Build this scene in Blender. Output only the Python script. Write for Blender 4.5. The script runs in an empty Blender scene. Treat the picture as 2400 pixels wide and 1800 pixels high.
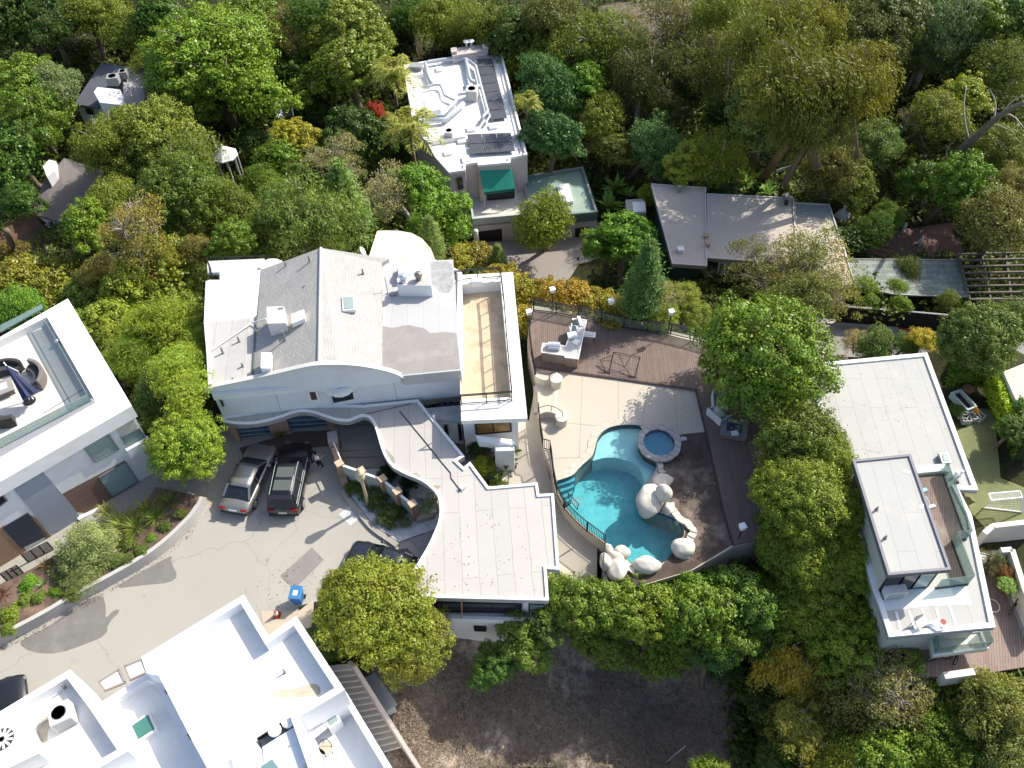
import bpy, bmesh, math, random
import numpy as np
from mathutils import Vector, Matrix, noise as mnoise

R_ = math.radians
SC = bpy.context.scene
COL = SC.collection

# ---------------------------------------------------------------- camera
H = 45.0
F = 2050.0
_d = np.array([60.0, 1700.0, F]); _d /= np.linalg.norm(_d)
UP = -_d
_y = np.array([0, 0, 1.0]) - UP[2] * UP; _y /= np.linalg.norm(_y)
_x = np.cross(_y, UP)
RM = np.array([_x, _y, UP])                    # world = RM @ camera(x right, y down, z forward)
cam_d = bpy.data.cameras.new('camera'); cam = bpy.data.objects.new('camera', cam_d); COL.objects.link(cam)
cam_d.sensor_width = 36.0; cam_d.lens = F / 2400.0 * 36.0; cam_d.clip_start = 0.5; cam_d.clip_end = 5000.0
M = RM @ np.diag([1, -1, -1.0])
mw = Matrix([[M[i][0], M[i][1], M[i][2], (0, 0, H)[i]] for i in range(3)] + [[0, 0, 0, 1]])
cam.matrix_world = mw
SC.camera = cam

# ---------------------------------------------------------------- light
SUN_AZ, SUN_EL = 34.0, 42.0                    # azimuth counted from +X towards +Y
w = bpy.data.worlds.new('World'); SC.world = w; w.use_nodes = True
nt = w.node_tree; nt.nodes.clear()
sky = nt.nodes.new('ShaderNodeTexSky'); sky.sky_type = 'NISHITA'; sky.sun_disc = False
sky.sun_elevation = R_(SUN_EL); sky.sun_rotation = R_(90 - SUN_AZ); sky.air_density = 1.0; sky.dust_density = 2.5
bg = nt.nodes.new('ShaderNodeBackground'); bg.inputs[1].default_value = 0.15
wo = nt.nodes.new('ShaderNodeOutputWorld')
nt.links.new(sky.outputs[0], bg.inputs[0]); nt.links.new(bg.outputs[0], wo.inputs[0])
sd = bpy.data.lights.new('sun', 'SUN'); sd.energy = 4.3; sd.angle = R_(0.5); sd.color = (1.0, 0.945, 0.835)
sun = bpy.data.objects.new('sun', sd); COL.objects.link(sun)
sv = Vector((math.cos(R_(SUN_AZ)) * math.cos(R_(SUN_EL)), math.sin(R_(SUN_AZ)) * math.cos(R_(SUN_EL)), math.sin(R_(SUN_EL))))
sun.rotation_euler = sv.to_track_quat('Z', 'Y').to_euler(); sun.location = (60, 60, 90)
SC.view_settings.view_transform = 'Standard'; SC.view_settings.look = 'None'
SC.view_settings.exposure = 0.54; SC.view_settings.gamma = 1.0; SC.view_settings.use_curve_mapping = False
SC.cycles.max_bounces = 6; SC.cycles.diffuse_bounces = 3; SC.cycles.transparent_max_bounces = 8
SC.cycles.caustics_reflective = False; SC.cycles.caustics_refractive = False
SC.cycles.sample_clamp_indirect = 6.0
SC.cycles.use_denoising = True

# ---------------------------------------------------------------- helpers
def P(px, py, z=0.0):
 """point of height z seen at photograph position px, py (2400 x 1800)"""
 r = RM @ np.array([px - 1200.0, py - 900.0, F]); t = (z - H) / r[2]
 return Vector((t * r[0], t * r[1], z))
def PW(px, py, A, B):
 """point on the vertical plane through A, B seen at px, py"""
 r = RM @ np.array([px - 1200.0, py - 900.0, F])
 n = (B.y - A.y, A.x - B.x)
 t = (n[0] * A.x + n[1] * A.y) / (n[0] * r[0] + n[1] * r[1])
 return Vector((t * r[0], t * r[1], H + t * r[2]))
def PPM(p):
 v = RM.T @ (np.array(p) - np.array([0, 0, H])); return F / v[2]

def tagp(o, label=None, cat=None, group=None, kind=None):
 if label: o['label'] = label
 if cat: o['category'] = cat
 if group: o['group'] = group
 if kind: o['kind'] = kind
 return o
def thing(name, label, cat, loc=(0, 0, 0), rz=0.0, group=None):
 o = bpy.data.objects.new(name, None); COL.objects.link(o); o.empty_display_size = 0.3
 o.location = loc; o.rotation_euler = (0, 0, rz)
 return tagp(o, label, cat, group)
def root_loc(o):
 while o.parent: o = o.parent
 return Vector(o.location)
def copy_tree(o, parent=None):
 c = o.copy(); COL.objects.link(c); c.parent = parent
 for ch in list(o.children): copy_tree(ch, c)
 return c

class MB:
 """collects shapes, links them as one mesh object. World-space coordinates unless local=True"""
 def __init__(s, local=False): s.v = []; s.f = []; s.local = local
 def add(s, vs, fs):
  n = len(s.v); s.v += [Vector(v) for v in vs]; s.f += [[i + n for i in f] for f in fs]; return s
 def prism(s, pts, z0, z1):
  n = len(pts); a = sum(pts[i][0] * pts[(i + 1) % n][1] - pts[(i + 1) % n][0] * pts[i][1] for i in range(n))
  if a < 0: pts = pts[::-1]
  vs = [(p[0], p[1], z0) for p in pts] + [(p[0], p[1], z1) for p in pts]
  fs = [list(range(n))[::-1], list(range(n, 2 * n))] + [[i, (i + 1) % n, n + (i + 1) % n, n + i] for i in range(n)]
  return s.add(vs, fs)
 def slope_prism(s, pts, th):
  """pts with their own z on top, thickness th below"""
  n = len(pts); a = sum(pts[i][0] * pts[(i + 1) % n][1] - pts[(i + 1) % n][0] * pts[i][1] for i in range(n))
  if a < 0: pts = pts[::-1]
  vs = [(p[0], p[1], p[2] - th) for p in pts] + [tuple(p) for p in pts]
  fs = [list(range(n))[::-1], list(range(n, 2 * n))] + [[i, (i + 1) % n, n + (i + 1) % n, n + i] for i in range(n)]
  return s.add(vs, fs)
 def box(s, c, size, rz=0.0, M=None):
  x, y, z = size[0] / 2, size[1] / 2, size[2] / 2
  vs = [Vector((a * x, b * y, d * z)) for d in (-1, 1) for b in (-1, 1) for a in (-1, 1)]
  rot = M if M is not None else Matrix.Rotation(rz, 3, 'Z')
  vs = [rot @ v + Vector(c) for v in vs]
  return s.add(vs, [[0, 2, 3, 1], [4, 5, 7, 6], [0, 1, 5, 4], [2, 6, 7, 3], [0, 4, 6, 2], [1, 3, 7, 5]])
 def beam(s, a, b, wd, ht=None, up=(0, 0, 1)):
  a = Vector(a); b = Vector(b); d = b - a; L = d.length
  if L < 1e-5: return s
  x = d / L; u = Vector(up)
  if abs(x.dot(u)) > .98: u = Vector((1, 0, 0))
  y = u.cross(x).normalized(); z = x.cross(y)
  m = Matrix((x, y, z)).transposed()
  return s.box((a + b) / 2, (L, wd, ht or wd), M=m)
 def tube(s, pts, r, n=8, r2=None, close=False):
  pts = [Vector(p) for p in pts]; k = len(pts); vs = []
  for i, p in enumerate(pts):
   if close: t = pts[(i + 1) % k] - pts[i - 1]
   else: t = pts[min(i + 1, k - 1)] - pts[max(i - 1, 0)]
   t.normalize(); u = Vector((0, 0, 1)) if abs(t.z) < .95 else Vector((1, 0, 0))
   a = t.cross(u).normalized(); b = t.cross(a)
   rr = r if r2 is None else r + (r2 - r) * i / max(1, k - 1)
   vs += [p + a * math.cos(2 * math.pi * j / n) * rr + b * math.sin(2 * math.pi * j / n) * rr for j in range(n)]
  fs = []
  for i in range(k if close else k - 1):
   i2 = (i + 1) % k
   fs += [[i * n + j, i * n + (j + 1) % n, i2 * n + (j + 1) % n, i2 * n + j] for j in range(n)]
  if not close: fs += [list(range(n)), list(range((k - 1) * n, k * n))[::-1]]
  return s.add(vs, fs)
 def lathe(s, prof, c=(0, 0, 0), n=20, sx=1.0, sy=1.0):
  c = Vector(c); vs = []; k = len(prof)
  for r, z in prof: vs += [c + Vector((r * sx * math.cos(2 * math.pi * j / n), r * sy * math.sin(2 * math.pi * j / n), z)) for j in range(n)]
  fs = [[i * n + j, i * n + (j + 1) % n, (i + 1) * n + (j + 1) % n, (i + 1) * n + j] for i in range(k - 1) for j in range(n)]
  fs += [list(range(n))[::-1], list(range((k - 1) * n, k * n))]
  return s.add(vs, fs)
 def ball(s, c, r, sz=(1, 1, 1), n=12, rough=0.0, seed=0, rot=0.0):
  c = Vector(c); vs = []; m = n // 2
  for i in range(m + 1):
   th = math.pi * i / m
   for j in range(n):
    ph = 2 * math.pi * j / n
    d = Vector((math.sin(th) * math.cos(ph), math.sin(th) * math.sin(ph), math.cos(th)))
    k = 1 + (rough * mnoise.noise(d * 1.3 + Vector((seed * 7.1, seed * 3.3, 0))) if rough else 0)
    k += (rough * .35 * mnoise.noise(d * 3.7 + Vector((seed * 2.1, 0, seed))) if rough else 0); q = Vector((d.x * sz[0], d.y * sz[1], d.z * sz[2])) * r * k
    q.rotate(Matrix.Rotation(rot, 3, 'Z')); vs.append(c + q)
  fs = [[i * n + j, (i + 1) * n + j, (i + 1) * n + (j + 1) % n, i * n + (j + 1) % n] for i in range(m) for j in range(n)]
  return s.add(vs, fs)
 def build(s, name, mat, parent=None, smooth=False, bevel=0.0, sub=0):
  off = Vector((0, 0, 0))
  if parent is not None and not s.local: off = root_loc(parent)
  me = bpy.data.meshes.new(name); me.from_pydata([tuple(v - off) for v in s.v], [], s.f)
  me.validate(); me.update()
  bm = bmesh.new(); bm.from_mesh(me); bmesh.ops.remove_doubles(bm, verts=bm.verts, dist=1e-4)
  bmesh.ops.recalc_face_normals(bm, faces=bm.faces); bm.to_mesh(me); bm.free()
  if smooth: me.polygons.foreach_set('use_smooth', [True] * len(me.polygons))
  for m in (mat if isinstance(mat, (list, tuple)) else [mat]): me.materials.append(m)
  o = bpy.data.objects.new(name, me); COL.objects.link(o)
  if parent is not None: o.parent = parent
  if bevel:
   b = o.modifiers.new('bevel', 'BEVEL'); b.width = bevel; b.segments = 2; b.limit_method = 'ANGLE'
  if sub:
   m = o.modifiers.new('sub', 'SUBSURF'); m.levels = sub; m.render_levels = sub
  return o

def ang(a, b, z=0):
 p, q = P(*a, z), P(*b, z); return math.atan2(q.y - p.y, q.x - p.x)
def pix(pts, z): return [P(a, b, z) for a, b in pts]
def arealen(pts):
 n = len(pts); return sum(pts[i][0] * pts[(i + 1) % n][1] - pts[(i + 1) % n][0] * pts[i][1] for i in range(n)) / 2
def inset(pts, d):
 """offset a polygon inwards by d (metres)"""
 pts = [Vector((p[0], p[1])) for p in pts]
 if arealen(pts) < 0: pts = pts[::-1]
 n = len(pts); out = []
 for i in range(n):
  a, b, c = pts[i - 1], pts[i], pts[(i + 1) % n]
  u = (b - a).normalized(); v = (c - b).normalized()
  nu = Vector((-u.y, u.x)); nv = Vector((-v.y, v.x)); m = nu + nv
  if m.length < .2: m = nu
  m.normalize(); k = d / max(.35, m.dot(nu)); out.append(b + m * k)
 return out, pts
def ring(mb, pts, wd, z0, z1):
 """closed wall of width wd inside the outline"""
 i, o = inset(pts, wd); n = len(o)
 vs = [(p.x, p.y, z) for z in (z0, z1) for p in o] + [(p.x, p.y, z) for z in (z0, z1) for p in i]
 fs = []
 for k in range(n):
  q = (k + 1) % n
  fs += [[k, q, n + q, n + k], [2 * n + q, 2 * n + k, 3 * n + k, 3 * n + q], [n + k, n + q, 3 * n + q, 3 * n + k], [q, k, 2 * n + k, 2 * n + q]]
 mb.add(vs, fs); return i
def smooth_pts(pts, it=2, closed=False):
 for _ in range(it):
  o = []
  n = len(pts)
  rng = range(n) if closed else range(n - 1)
  if not closed: o.append(pts[0])
  for i in rng:
   a, b = pts[i], pts[(i + 1) % n]
   o.append(tuple(a[k] * .75 + b[k] * .25 for k in range(len(a)))); o.append(tuple(a[k] * .25 + b[k] * .75 for k in range(len(a))))
  if not closed: o.append(pts[-1])
  pts = o
 return pts

# ---------------------------------------------------------------- materials
MC = {}
def nmat(name):
 m = bpy.data.materials.new(name); m.use_nodes = True; n = m.node_tree; b = n.nodes['Principled BSDF']; return m, n, b
def N(n, t, **k):
 o = n.nodes.new(t)
 for a, v in k.items(): setattr(o, a, v)
 return o
def L(n, a, b): n.links.new(a, b)
def mixrgb(n, fac, a, b, mode='MIX'):
 m = N(n, 'ShaderNodeMix', data_type='RGBA', blend_type=mode)
 for s, v in ((0, fac), (6, a), (7, b)):
  if hasattr(v, 'is_output'): L(n, v, m.inputs[s])
  else: m.inputs[s].default_value = v if s == 0 else (*v[:3], 1)
 return m.outputs[2]
def ramp(n, src, stops):
 r = N(n, 'ShaderNodeValToRGB'); L(n, src, r.inputs[0]); e = r.color_ramp.elements
 while len(e) < len(stops): e.new(.5)
 for i, (p, c) in enumerate(stops): e[i].position = p; e[i].color = (*c, 1) if len(c) == 3 else c
 return r.outputs[0]
def wpos(n, rz=0.0, mode='pos'):
 g = N(n, 'ShaderNodeNewGeometry')
 v = g.outputs['Position']
 if rz:
  r = N(n, 'ShaderNodeVectorRotate', rotation_type='Z_AXIS'); L(n, v, r.inputs[0]); r.inputs['Angle'].default_value = rz; v = r.outputs[0]
 if mode == 'wall':
  s = N(n, 'ShaderNodeSeparateXYZ'); L(n, v, s.inputs[0]); a = N(n, 'ShaderNodeMath', operation='ADD'); L(n, s.outputs[0], a.inputs[0]); L(n, s.outputs[1], a.inputs[1])
  c = N(n, 'ShaderNodeCombineXYZ'); L(n, a.outputs[0], c.inputs[0]); L(n, s.outputs[2], c.inputs[1]); v = c.outputs[0]
 return v
def noise(n, v, sc, det=4, rough=.55):
 t = N(n, 'ShaderNodeTexNoise'); L(n, v, t.inputs['Vector']); t.inputs['Scale'].default_value = sc; t.inputs['Detail'].default_value = det; t.inputs['Roughness'].default_value = rough
 return t.outputs['Fac']
def sc(c, k): return tuple(min(1, x * k) for x in c)
def bumpit(n, b, h, st, dist=.02):
 u = N(n, 'ShaderNodeBump'); u.inputs['Strength'].default_value = st; u.inputs['Distance'].default_value = dist; L(n, h, u.inputs['Height']); L(n, u.outputs[0], b.inputs['Normal'])
def plain(name, c, rough=.7, var=.12, scale=1.2, dirt=None, dirt_amt=.5, metal=0.0, bump=.15, fine=14.0, spec=.3):
 """one colour broken up by large soft stains and fine grain"""
 if name in MC: return MC[name]
 m, n, b = nmat(name); v = wpos(n)
 a = noise(n, v, scale, 5, .6); f = noise(n, v, fine, 3)
 col = ramp(n, a, [(.3, sc(c, 1 - var)), (.7, sc(c, 1 + var * .6))])
 col = mixrgb(n, .35, col, ramp(n, f, [(.35, sc(c, 1 - var * 1.2)), (.65, sc(c, 1 + var))]))
 if dirt:
  d = noise(n, v, scale * .45, 6, .65); k = ramp(n, d, [(.52, (0, 0, 0)), (.68, (dirt_amt,) * 3)])
  col = mixrgb(n, k, col, dirt)
 L(n, col, b.inputs['Base Color']); b.inputs['Roughness'].default_value = rough; b.inputs['Metallic'].default_value = metal
 b.inputs['Specular IOR Level'].default_value = spec
 if bump: bumpit(n, b, f, bump)
 MC[name] = m; return m
def bricky(name, c1, c2, mortar, bw, rh, ms=.01, rz=0.0, mode='pos', rough=.8, off=.5, var=.12, dirt=None, bump=.4, dirt_amt=.5, dsc=.4):
 """bricks, boards, shingles and roofing sheets, laid in world metres"""
 if name in MC: return MC[name]
 m, n, b = nmat(name); v = wpos(n, rz, mode); t = N(n, 'ShaderNodeTexBrick')
 wn = N(n, 'ShaderNodeTexNoise'); wn.inputs['Scale'].default_value = .9; L(n, v, wn.inputs['Vector']); wa = N(n, 'ShaderNodeVectorMath', operation='MULTIPLY_ADD'); L(n, wn.outputs['Color'], wa.inputs[0]); wa.inputs[1].default_value = (.16, .16, 0) if rh > .5 and mode == 'pos' else (0, 0, 0); L(n, v, wa.inputs[2]); L(n, wa.outputs[0], t.inputs['Vector'])
 t.inputs['Scale'].default_value = 1; t.inputs['Brick Width'].default_value = bw; t.inputs['Row Height'].default_value = rh; t.inputs['Mortar Size'].default_value = ms
 t.inputs['Color1'].default_value = (*c1, 1); t.inputs['Color2'].default_value = (*c2, 1); t.inputs['Mortar'].default_value = (*mortar, 1); t.inputs['Bias'].default_value = 0; t.offset = off
 t.inputs['Mortar Smooth'].default_value = .2
 p = wpos(n); a = noise(n, p, .7, 6, .65); f = noise(n, p, 11, 3)
 col = mixrgb(n, 1.0, t.outputs['Color'], ramp(n, a, [(.3, (1 - var,) * 3), (.72, (1.0,) * 3)]), 'MULTIPLY')
 col = mixrgb(n, 1.0, col, ramp(n, f, [(.3, (1 - var,) * 3), (.7, (1.0,) * 3)]), 'MULTIPLY')
 if dirt:
  d = noise(n, p, dsc, 6, .65); k = ramp(n, d, [(.54, (0, 0, 0)), (.7, (dirt_amt,) * 3)]); col = mixrgb(n, k, col, dirt)
 L(n, col, b.inputs['Base Color']); b.inputs['Roughness'].default_value = rough; b.inputs['Specular IOR Level'].default_value = .25
 if bump: bumpit(n, b, t.outputs['Fac'], -bump, .01)
 MC[name] = m; return m
def glassy(name, c, rough=.05, alpha=.35):
 if name in MC: return MC[name]
 m, n, b = nmat(name); b.inputs['Base Color'].default_value = (*c, 1); b.inputs['Roughness'].default_value = rough; b.inputs['Specular IOR Level'].default_value = .6
 if alpha < 1:
  tr = N(n, 'ShaderNodeBsdfTransparent'); tr.inputs[0].default_value = (*[min(1, .75 + .25 * x / max(c)) for x in c], 1); mx = N(n, 'ShaderNodeMixShader'); mx.inputs[0].default_value = alpha
  L(n, tr.outputs[0], mx.inputs[1]); L(n, b.outputs[0], mx.inputs[2]); L(n, mx.outputs[0], n.nodes['Material Output'].inputs[0])
 MC[name] = m; return m
def leafmat(name, transl=.3, hue=.0, rough=.5):
 """leaf colour = the tree's own colour, varied leaf by leaf and clump by clump"""
 m, n, b = nmat(name); oi = N(n, 'ShaderNodeObjectInfo'); g = N(n, 'ShaderNodeNewGeometry')
 rnd = ramp(n, g.outputs['Random Per Island'], [(0, (.6, .66, .55)), (.45, (1, 1, 1)), (1, (1.0, 1.0, 1.0))])
 hs = N(n, 'ShaderNodeHueSaturation'); hs.inputs['Value'].default_value = 2.2; hs.inputs['Saturation'].default_value = .93; L(n, oi.outputs['Color'], hs.inputs['Color'])
 nz = noise(n, g.outputs['Position'], .55, 3, .6)
 c = mixrgb(n, 1.0, mixrgb(n, 1.0, hs.outputs[0], (.95, .93, .56), 'MULTIPLY'), rnd, 'MULTIPLY')
 k = ramp(n, nz, [(.3, (.78, .9, .75)), (.5, (1, 1, 1)), (.72, (1.0, .93, .7))])
 c = mixrgb(n, 1.0, c, k, 'MULTIPLY')
 L(n, c, b.inputs['Base Color']); b.inputs['Roughness'].default_value = rough; b.inputs['Specular IOR Level'].default_value = .25
 t = N(n, 'ShaderNodeBsdfTranslucent'); L(n, mixrgb(n, 1.0, c, (1.0, .95, .45), 'MULTIPLY'), t.inputs[0])
 mx = N(n, 'ShaderNodeMixShader'); mx.inputs[0].default_value = transl; L(n, b.outputs[0], mx.inputs[1]); L(n, t.outputs[0], mx.inputs[2]); L(n, mx.outputs[0], n.nodes['Material Output'].inputs[0])
 return m

stucco = plain('white_stucco', (.74, .75, .76), .85, .06, .8, (.5, .49, .46), .35)
white = plain('white_paint', (.82, .82, .82), .6, .04, 1.5)
coolroof = plain('white_roof_coating', (.84, .84, .82), .7, .05, .5, (.6, .57, .5), .5)
blk = plain('black_metal', (.03, .03, .032), .45, .2, 3, metal=.3)
greymetal = plain('grey_metal', (.32, .34, .36), .4, .1, 2, metal=.6)
galv = plain('galvanised_steel', (.6, .64, .68), .35, .1, 3, metal=.5)
concrete = plain('grey_concrete', (.33, .32, .3), .9, .14, .8, (.2, .19, .17), .5)
asphalt = plain('asphalt', (.28, .27, .25), .92, .09, .25, (.22, .215, .2), .35, fine=30)
asphalt_dark = plain('dark_asphalt', (.19, .185, .17), .92, .2, 1.0, (.27,.26,.24), .8, fine=22)
road_mat = plain('driveway_paving', (.30, .27, .25), .9, .1, .5, fine=20)
patio_mat = plain('sand_coloured_concrete', (.50, .45, .375), .85, .1, .35, (.50, .40, .31), .3, fine=9)
dirt_mat = plain('bare_earth', (.15, .11, .08), .95, .35, .9, (.30, .24, .18), .8, bump=.6, fine=6)
drygrass = plain('dry_grass_slope', (.20, .15, .10), .95, .45, .8, (.34, .27, .18), .8, bump=.8, fine=9)
mulch = plain('bark_mulch', (.10, .075, .06), .95, .5, 1.2, (.30, .24, .19), .7, bump=.9, fine=12)
gravel_w = plain('white_gravel', (.55, .56, .58), .9, .35, 3, bump=.9, fine=20)
glass_g = glassy('green_glass', (.22, .32, .30), .04, .55)
glass_w = glassy('window_glass', (.16, .22, .24), .05, 1.0)
glass_p = glassy('pale_window_glass', (.26, .34, .34), .07, 1.0)
glass_d = glassy('dark_glass', (.02, .025, .03), .06, 1.0)
skyl = glassy('frosted_skylight', (.62, .66, .66), .25, 1.0)
wood_side = bricky('timber_siding', (.26, .17, .13), (.22, .145, .11), (.10, .06, .05), 4, .12, .008, mode='wall')
# ---------------------------------------------------------------- foliage
rs = np.random.RandomState(7)
def unit(n, zmin=-1.0):
 d = rs.normal(size=(n * 3, 3)); d /= np.linalg.norm(d, axis=1)[:, None]; d = d[d[:, 2] > zmin][:n]
 return d
def quads(pos, nor, ln, wd, tang=None, fold=0.0):
 """one rhombic leaf per position, returns verts (4n)"""
 n = len(pos); nor = nor / np.linalg.norm(nor, axis=1)[:, None]
 t = rs.normal(size=(n, 3)) if tang is None else tang
 t = t - (t * nor).sum(1)[:, None] * nor; t /= np.linalg.norm(t, axis=1)[:, None] + 1e-9
 b = np.cross(nor, t); ln = np.asarray(ln)[:, None]; wd = np.asarray(wd)[:, None]
 v = np.empty((n, 4, 3)); v[:, 0] = pos - t * ln; v[:, 1] = pos + b * wd; v[:, 2] = pos + t * ln - nor * ln * fold; v[:, 3] = pos - b * wd
 return v.reshape(-1, 3)
def quadmesh(name, v, mat):
 me = bpy.data.meshes.new(name); n = len(v) // 4
 me.vertices.add(4 * n); me.vertices.foreach_set('co', v.astype(np.float32).ravel())
 me.loops.add(4 * n); me.loops.foreach_set('vertex_index', np.arange(4 * n, dtype=np.int32))
 me.polygons.add(n); me.polygons.foreach_set('loop_start', np.arange(0, 4 * n, 4, dtype=np.int32)); me.polygons.foreach_set('loop_total', np.full(n, 4, dtype=np.int32))
 me.update(); me.materials.append(mat); return me
LEAF = leafmat('leaf', .28); LEAFD = leafmat('dense_leaf', .2, rough=.4)

def crown_clumps(nl, nc, leaves, lw, ls, lobe_r=.46, clump_r=.2, flat=.85, droop=0.0, outw=.75, zmin=-.35, fill=1.0, noise_n=.55):
 lobes = unit(nl, -.75); rad = rs.uniform(.36, .72, len(lobes)) if nl < 16 else rs.uniform(.5, .64, len(lobes)); lob = lobes * rad[:, None]
 lob = np.vstack([lob, [[0, 0, .4], [.05, -.1, 0], [0, -.45, -.1]]]); lr = rs.uniform(.8, 1.15, len(lob)) * lobe_r
 P_, N_ = [], []
 per = max(4, int(leaves / (len(lob) * nc)))
 for c, r in zip(lob, lr):
  cd = unit(nc, -.45)
  for d in cd:
   cc = c + d * r * rs.uniform(.75, 1.05); cr = clump_r * rs.uniform(.6, 1.25)
   if cc[2] < zmin - .5: continue
   dd = unit(per, -.6); k = len(dd)
   q = cc + dd * cr * (rs.uniform(.25, 1.0, (k, 1)) ** .5) * np.array([1, 1, .8])
   q[:, 2] -= droop * rs.uniform(0, 1, k) ** 2 * cr * 2
   o = q / (np.linalg.norm(q, axis=1)[:, None] + 1e-6)
   nn = dd * outw + o * .35 + np.array([0, 0, .25]) + rs.normal(size=(k, 3)) * noise_n
   P_.append(q); N_.append(nn)
 k = int(leaves * .16 * fill); dd = unit(k, -.9); k = len(dd); P_.append(dd * (rs.uniform(.05, .78, (k, 1)))); N_.append(dd + rs.normal(size=(k, 3)) * .7)
 p = np.vstack(P_); nn = np.vstack(N_); p[:, 2] *= flat
 n = len(p); s = rs.uniform(.6, 1.3, n); s[-k:] *= 1.5
 tg = None
 if droop: tg = rs.normal(size=(n, 3)) * .35 + np.array([0, 0, -1.0])
 return quads(p, nn, ls * s, lw * s, tg, .15), lob, lr
def crown_pine(leaves, layers=11, ls=.07, lw=.012, wide=.5, z0=-.9, z1=1.15, dense=1.0):
 P_, N_, T_ = [], [], []
 for i in range(layers):
  f = i / (layers - 1); z = z0 + (z1 - z0) * f; r = wide * (1 - f) ** .75 + .08
  nb = int(5 + 7 * (1 - f)); a0 = rs.uniform(0, 6.28)
  for j in range(nb):
   a = a0 + 2 * math.pi * j / nb + rs.uniform(-.25, .25); rr = r * rs.uniform(.75, 1.15)
   k = int(leaves / layers / nb * (1.5 - f)) + 6
   t = rs.uniform(.15, 1, k) ** .6
   cx = np.cos(a) * rr * t; cy = np.sin(a) * rr * t; cz = z + .12 * t * rr + rs.normal(size=k) * .03
   w_ = .05 + .1 * rr * t
   q = np.stack([cx + rs.normal(size=k) * w_, cy + rs.normal(size=k) * w_, cz + rs.normal(size=k) * .035], 1)
   tg = np.stack([np.cos(a) + rs.normal(size=k) * .6, np.sin(a) + rs.normal(size=k) * .6, .5 + rs.normal(size=k) * .5], 1)
   nn = np.stack([np.cos(a) * .5 + rs.normal(size=k) * .5, np.sin(a) * .5 + rs.normal(size=k) * .5, .8 + rs.normal(size=k) * .4], 1)
   P_.append(q); N_.append(nn); T_.append(tg)
 p = np.vstack(P_); n = len(p); s = rs.uniform(.6, 1.3, n)
 return quads(p, np.vstack(N_), ls * s, lw * s, np.vstack(T_), .1)
def fronds(nf, length, leaflets, droop=.9, lw=.025, ll=.2, lift=.6, spread=(0, 1)):
 P_, N_, T_, L_ = [], [], [], []
 for i in range(nf):
  a = 2 * math.pi * i / nf * 1.618 * 2; e = rs.uniform(*spread) ; up = lift * (1 - e) + .15; ln = length * rs.uniform(.8, 1.1)
  t = np.linspace(.08, 1, leaflets)
  r = ln * (t * math.cos(up)) ; z = ln * (t * math.sin(up) * 1.3 - droop * t ** 2.2 * (.45 + .5 * e))
  dx, dy = math.cos(a), math.sin(a)
  for sgn in (-1, 1):
   l = ll * np.sin(np.pi * (.12 + .83 * t)) * rs.uniform(.8, 1.1, leaflets)
   side = np.stack([-dy * sgn + dx * .55, dx * sgn + dy * .55, -.35 + 0 * sgn], 0)
   side = np.tile(side, (leaflets, 1)) + rs.normal(size=(leaflets, 3)) * .12
   side /= np.linalg.norm(side, axis=1)[:, None]
   base = np.stack([dx * r, dy * r, z], 1)
   P_.append(base + side * l[:, None]); T_.append(side); L_.append(l); N_.append(np.tile([dx * .3, dy * .3, 1.0], (leaflets, 1)) + rs.normal(size=(leaflets, 3)) * .25)
 p = np.vstack(P_); l = np.concatenate(L_)
 return quads(p, np.vstack(N_), l, np.full(len(l), lw), np.vstack(T_), .2)
def rosette(n, ln, wd, up0=.1, up1=1.3):
 a = rs.uniform(0, 2 * math.pi, n); e = rs.uniform(up0, up1, n); l = ln * rs.uniform(.75, 1.1, n)
 d = np.stack([np.cos(a) * np.cos(e), np.sin(a) * np.cos(e), np.sin(e)], 1)
 nn = np.stack([-np.cos(a) * np.sin(e), -np.sin(a) * np.sin(e), np.cos(e)], 1)
 return quads(d * (l * .52)[:, None], nn, l * .5, np.full(n, wd), d, .25)

PROTO = {}
def proto(kind, v, mat=None, limbs=None): PROTO.setdefault(kind, []).append((quadmesh(kind + '_crown', v, mat or LEAF), limbs))
bark = plain('bark', (.16, .12, .09), .95, .3, 4, bump=.7, fine=8)
pale_bark = plain('pale_bark', (.40, .36, .31), .9, .25, 3, bump=.5, fine=7)
red_bark = plain('reddish_bark', (.36, .20, .12), .9, .3, 2, bump=.5, fine=7)
def limbmesh(lob, n_tw=4, thin=1.0, seed=1, base=-1.6):
 """tapered trunk with limbs into the lobes of the crown, unit crown radius"""
 rr = random.Random(seed); mb = MB(True)
 top = Vector((rr.uniform(-.08, .08), rr.uniform(-.08, .08), -.15))
 mid = Vector((rr.uniform(-.06, .06), rr.uniform(-.06, .06), (base - .15) / 2))
 mb.tube([(0, 0, base), mid, top], .085 * thin, 8, .06 * thin)
 for c in lob:
  c = Vector(c); m = top.lerp(c, .5) + Vector((rr.uniform(-.06, .06), rr.uniform(-.06, .06), .08))
  mb.tube([top, m, c], .04 * thin, 6, .014 * thin)
  for _ in range(n_tw):
   e = c + Vector((rr.uniform(-1, 1), rr.uniform(-1, 1), rr.uniform(-.2, 1))).normalized() * .36
   mb.tube([m.lerp(c, .6), c.lerp(e, .5) + Vector((0, 0, .03)), e], .013 * thin, 4, .004 * thin)
 me = mb; return me
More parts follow.
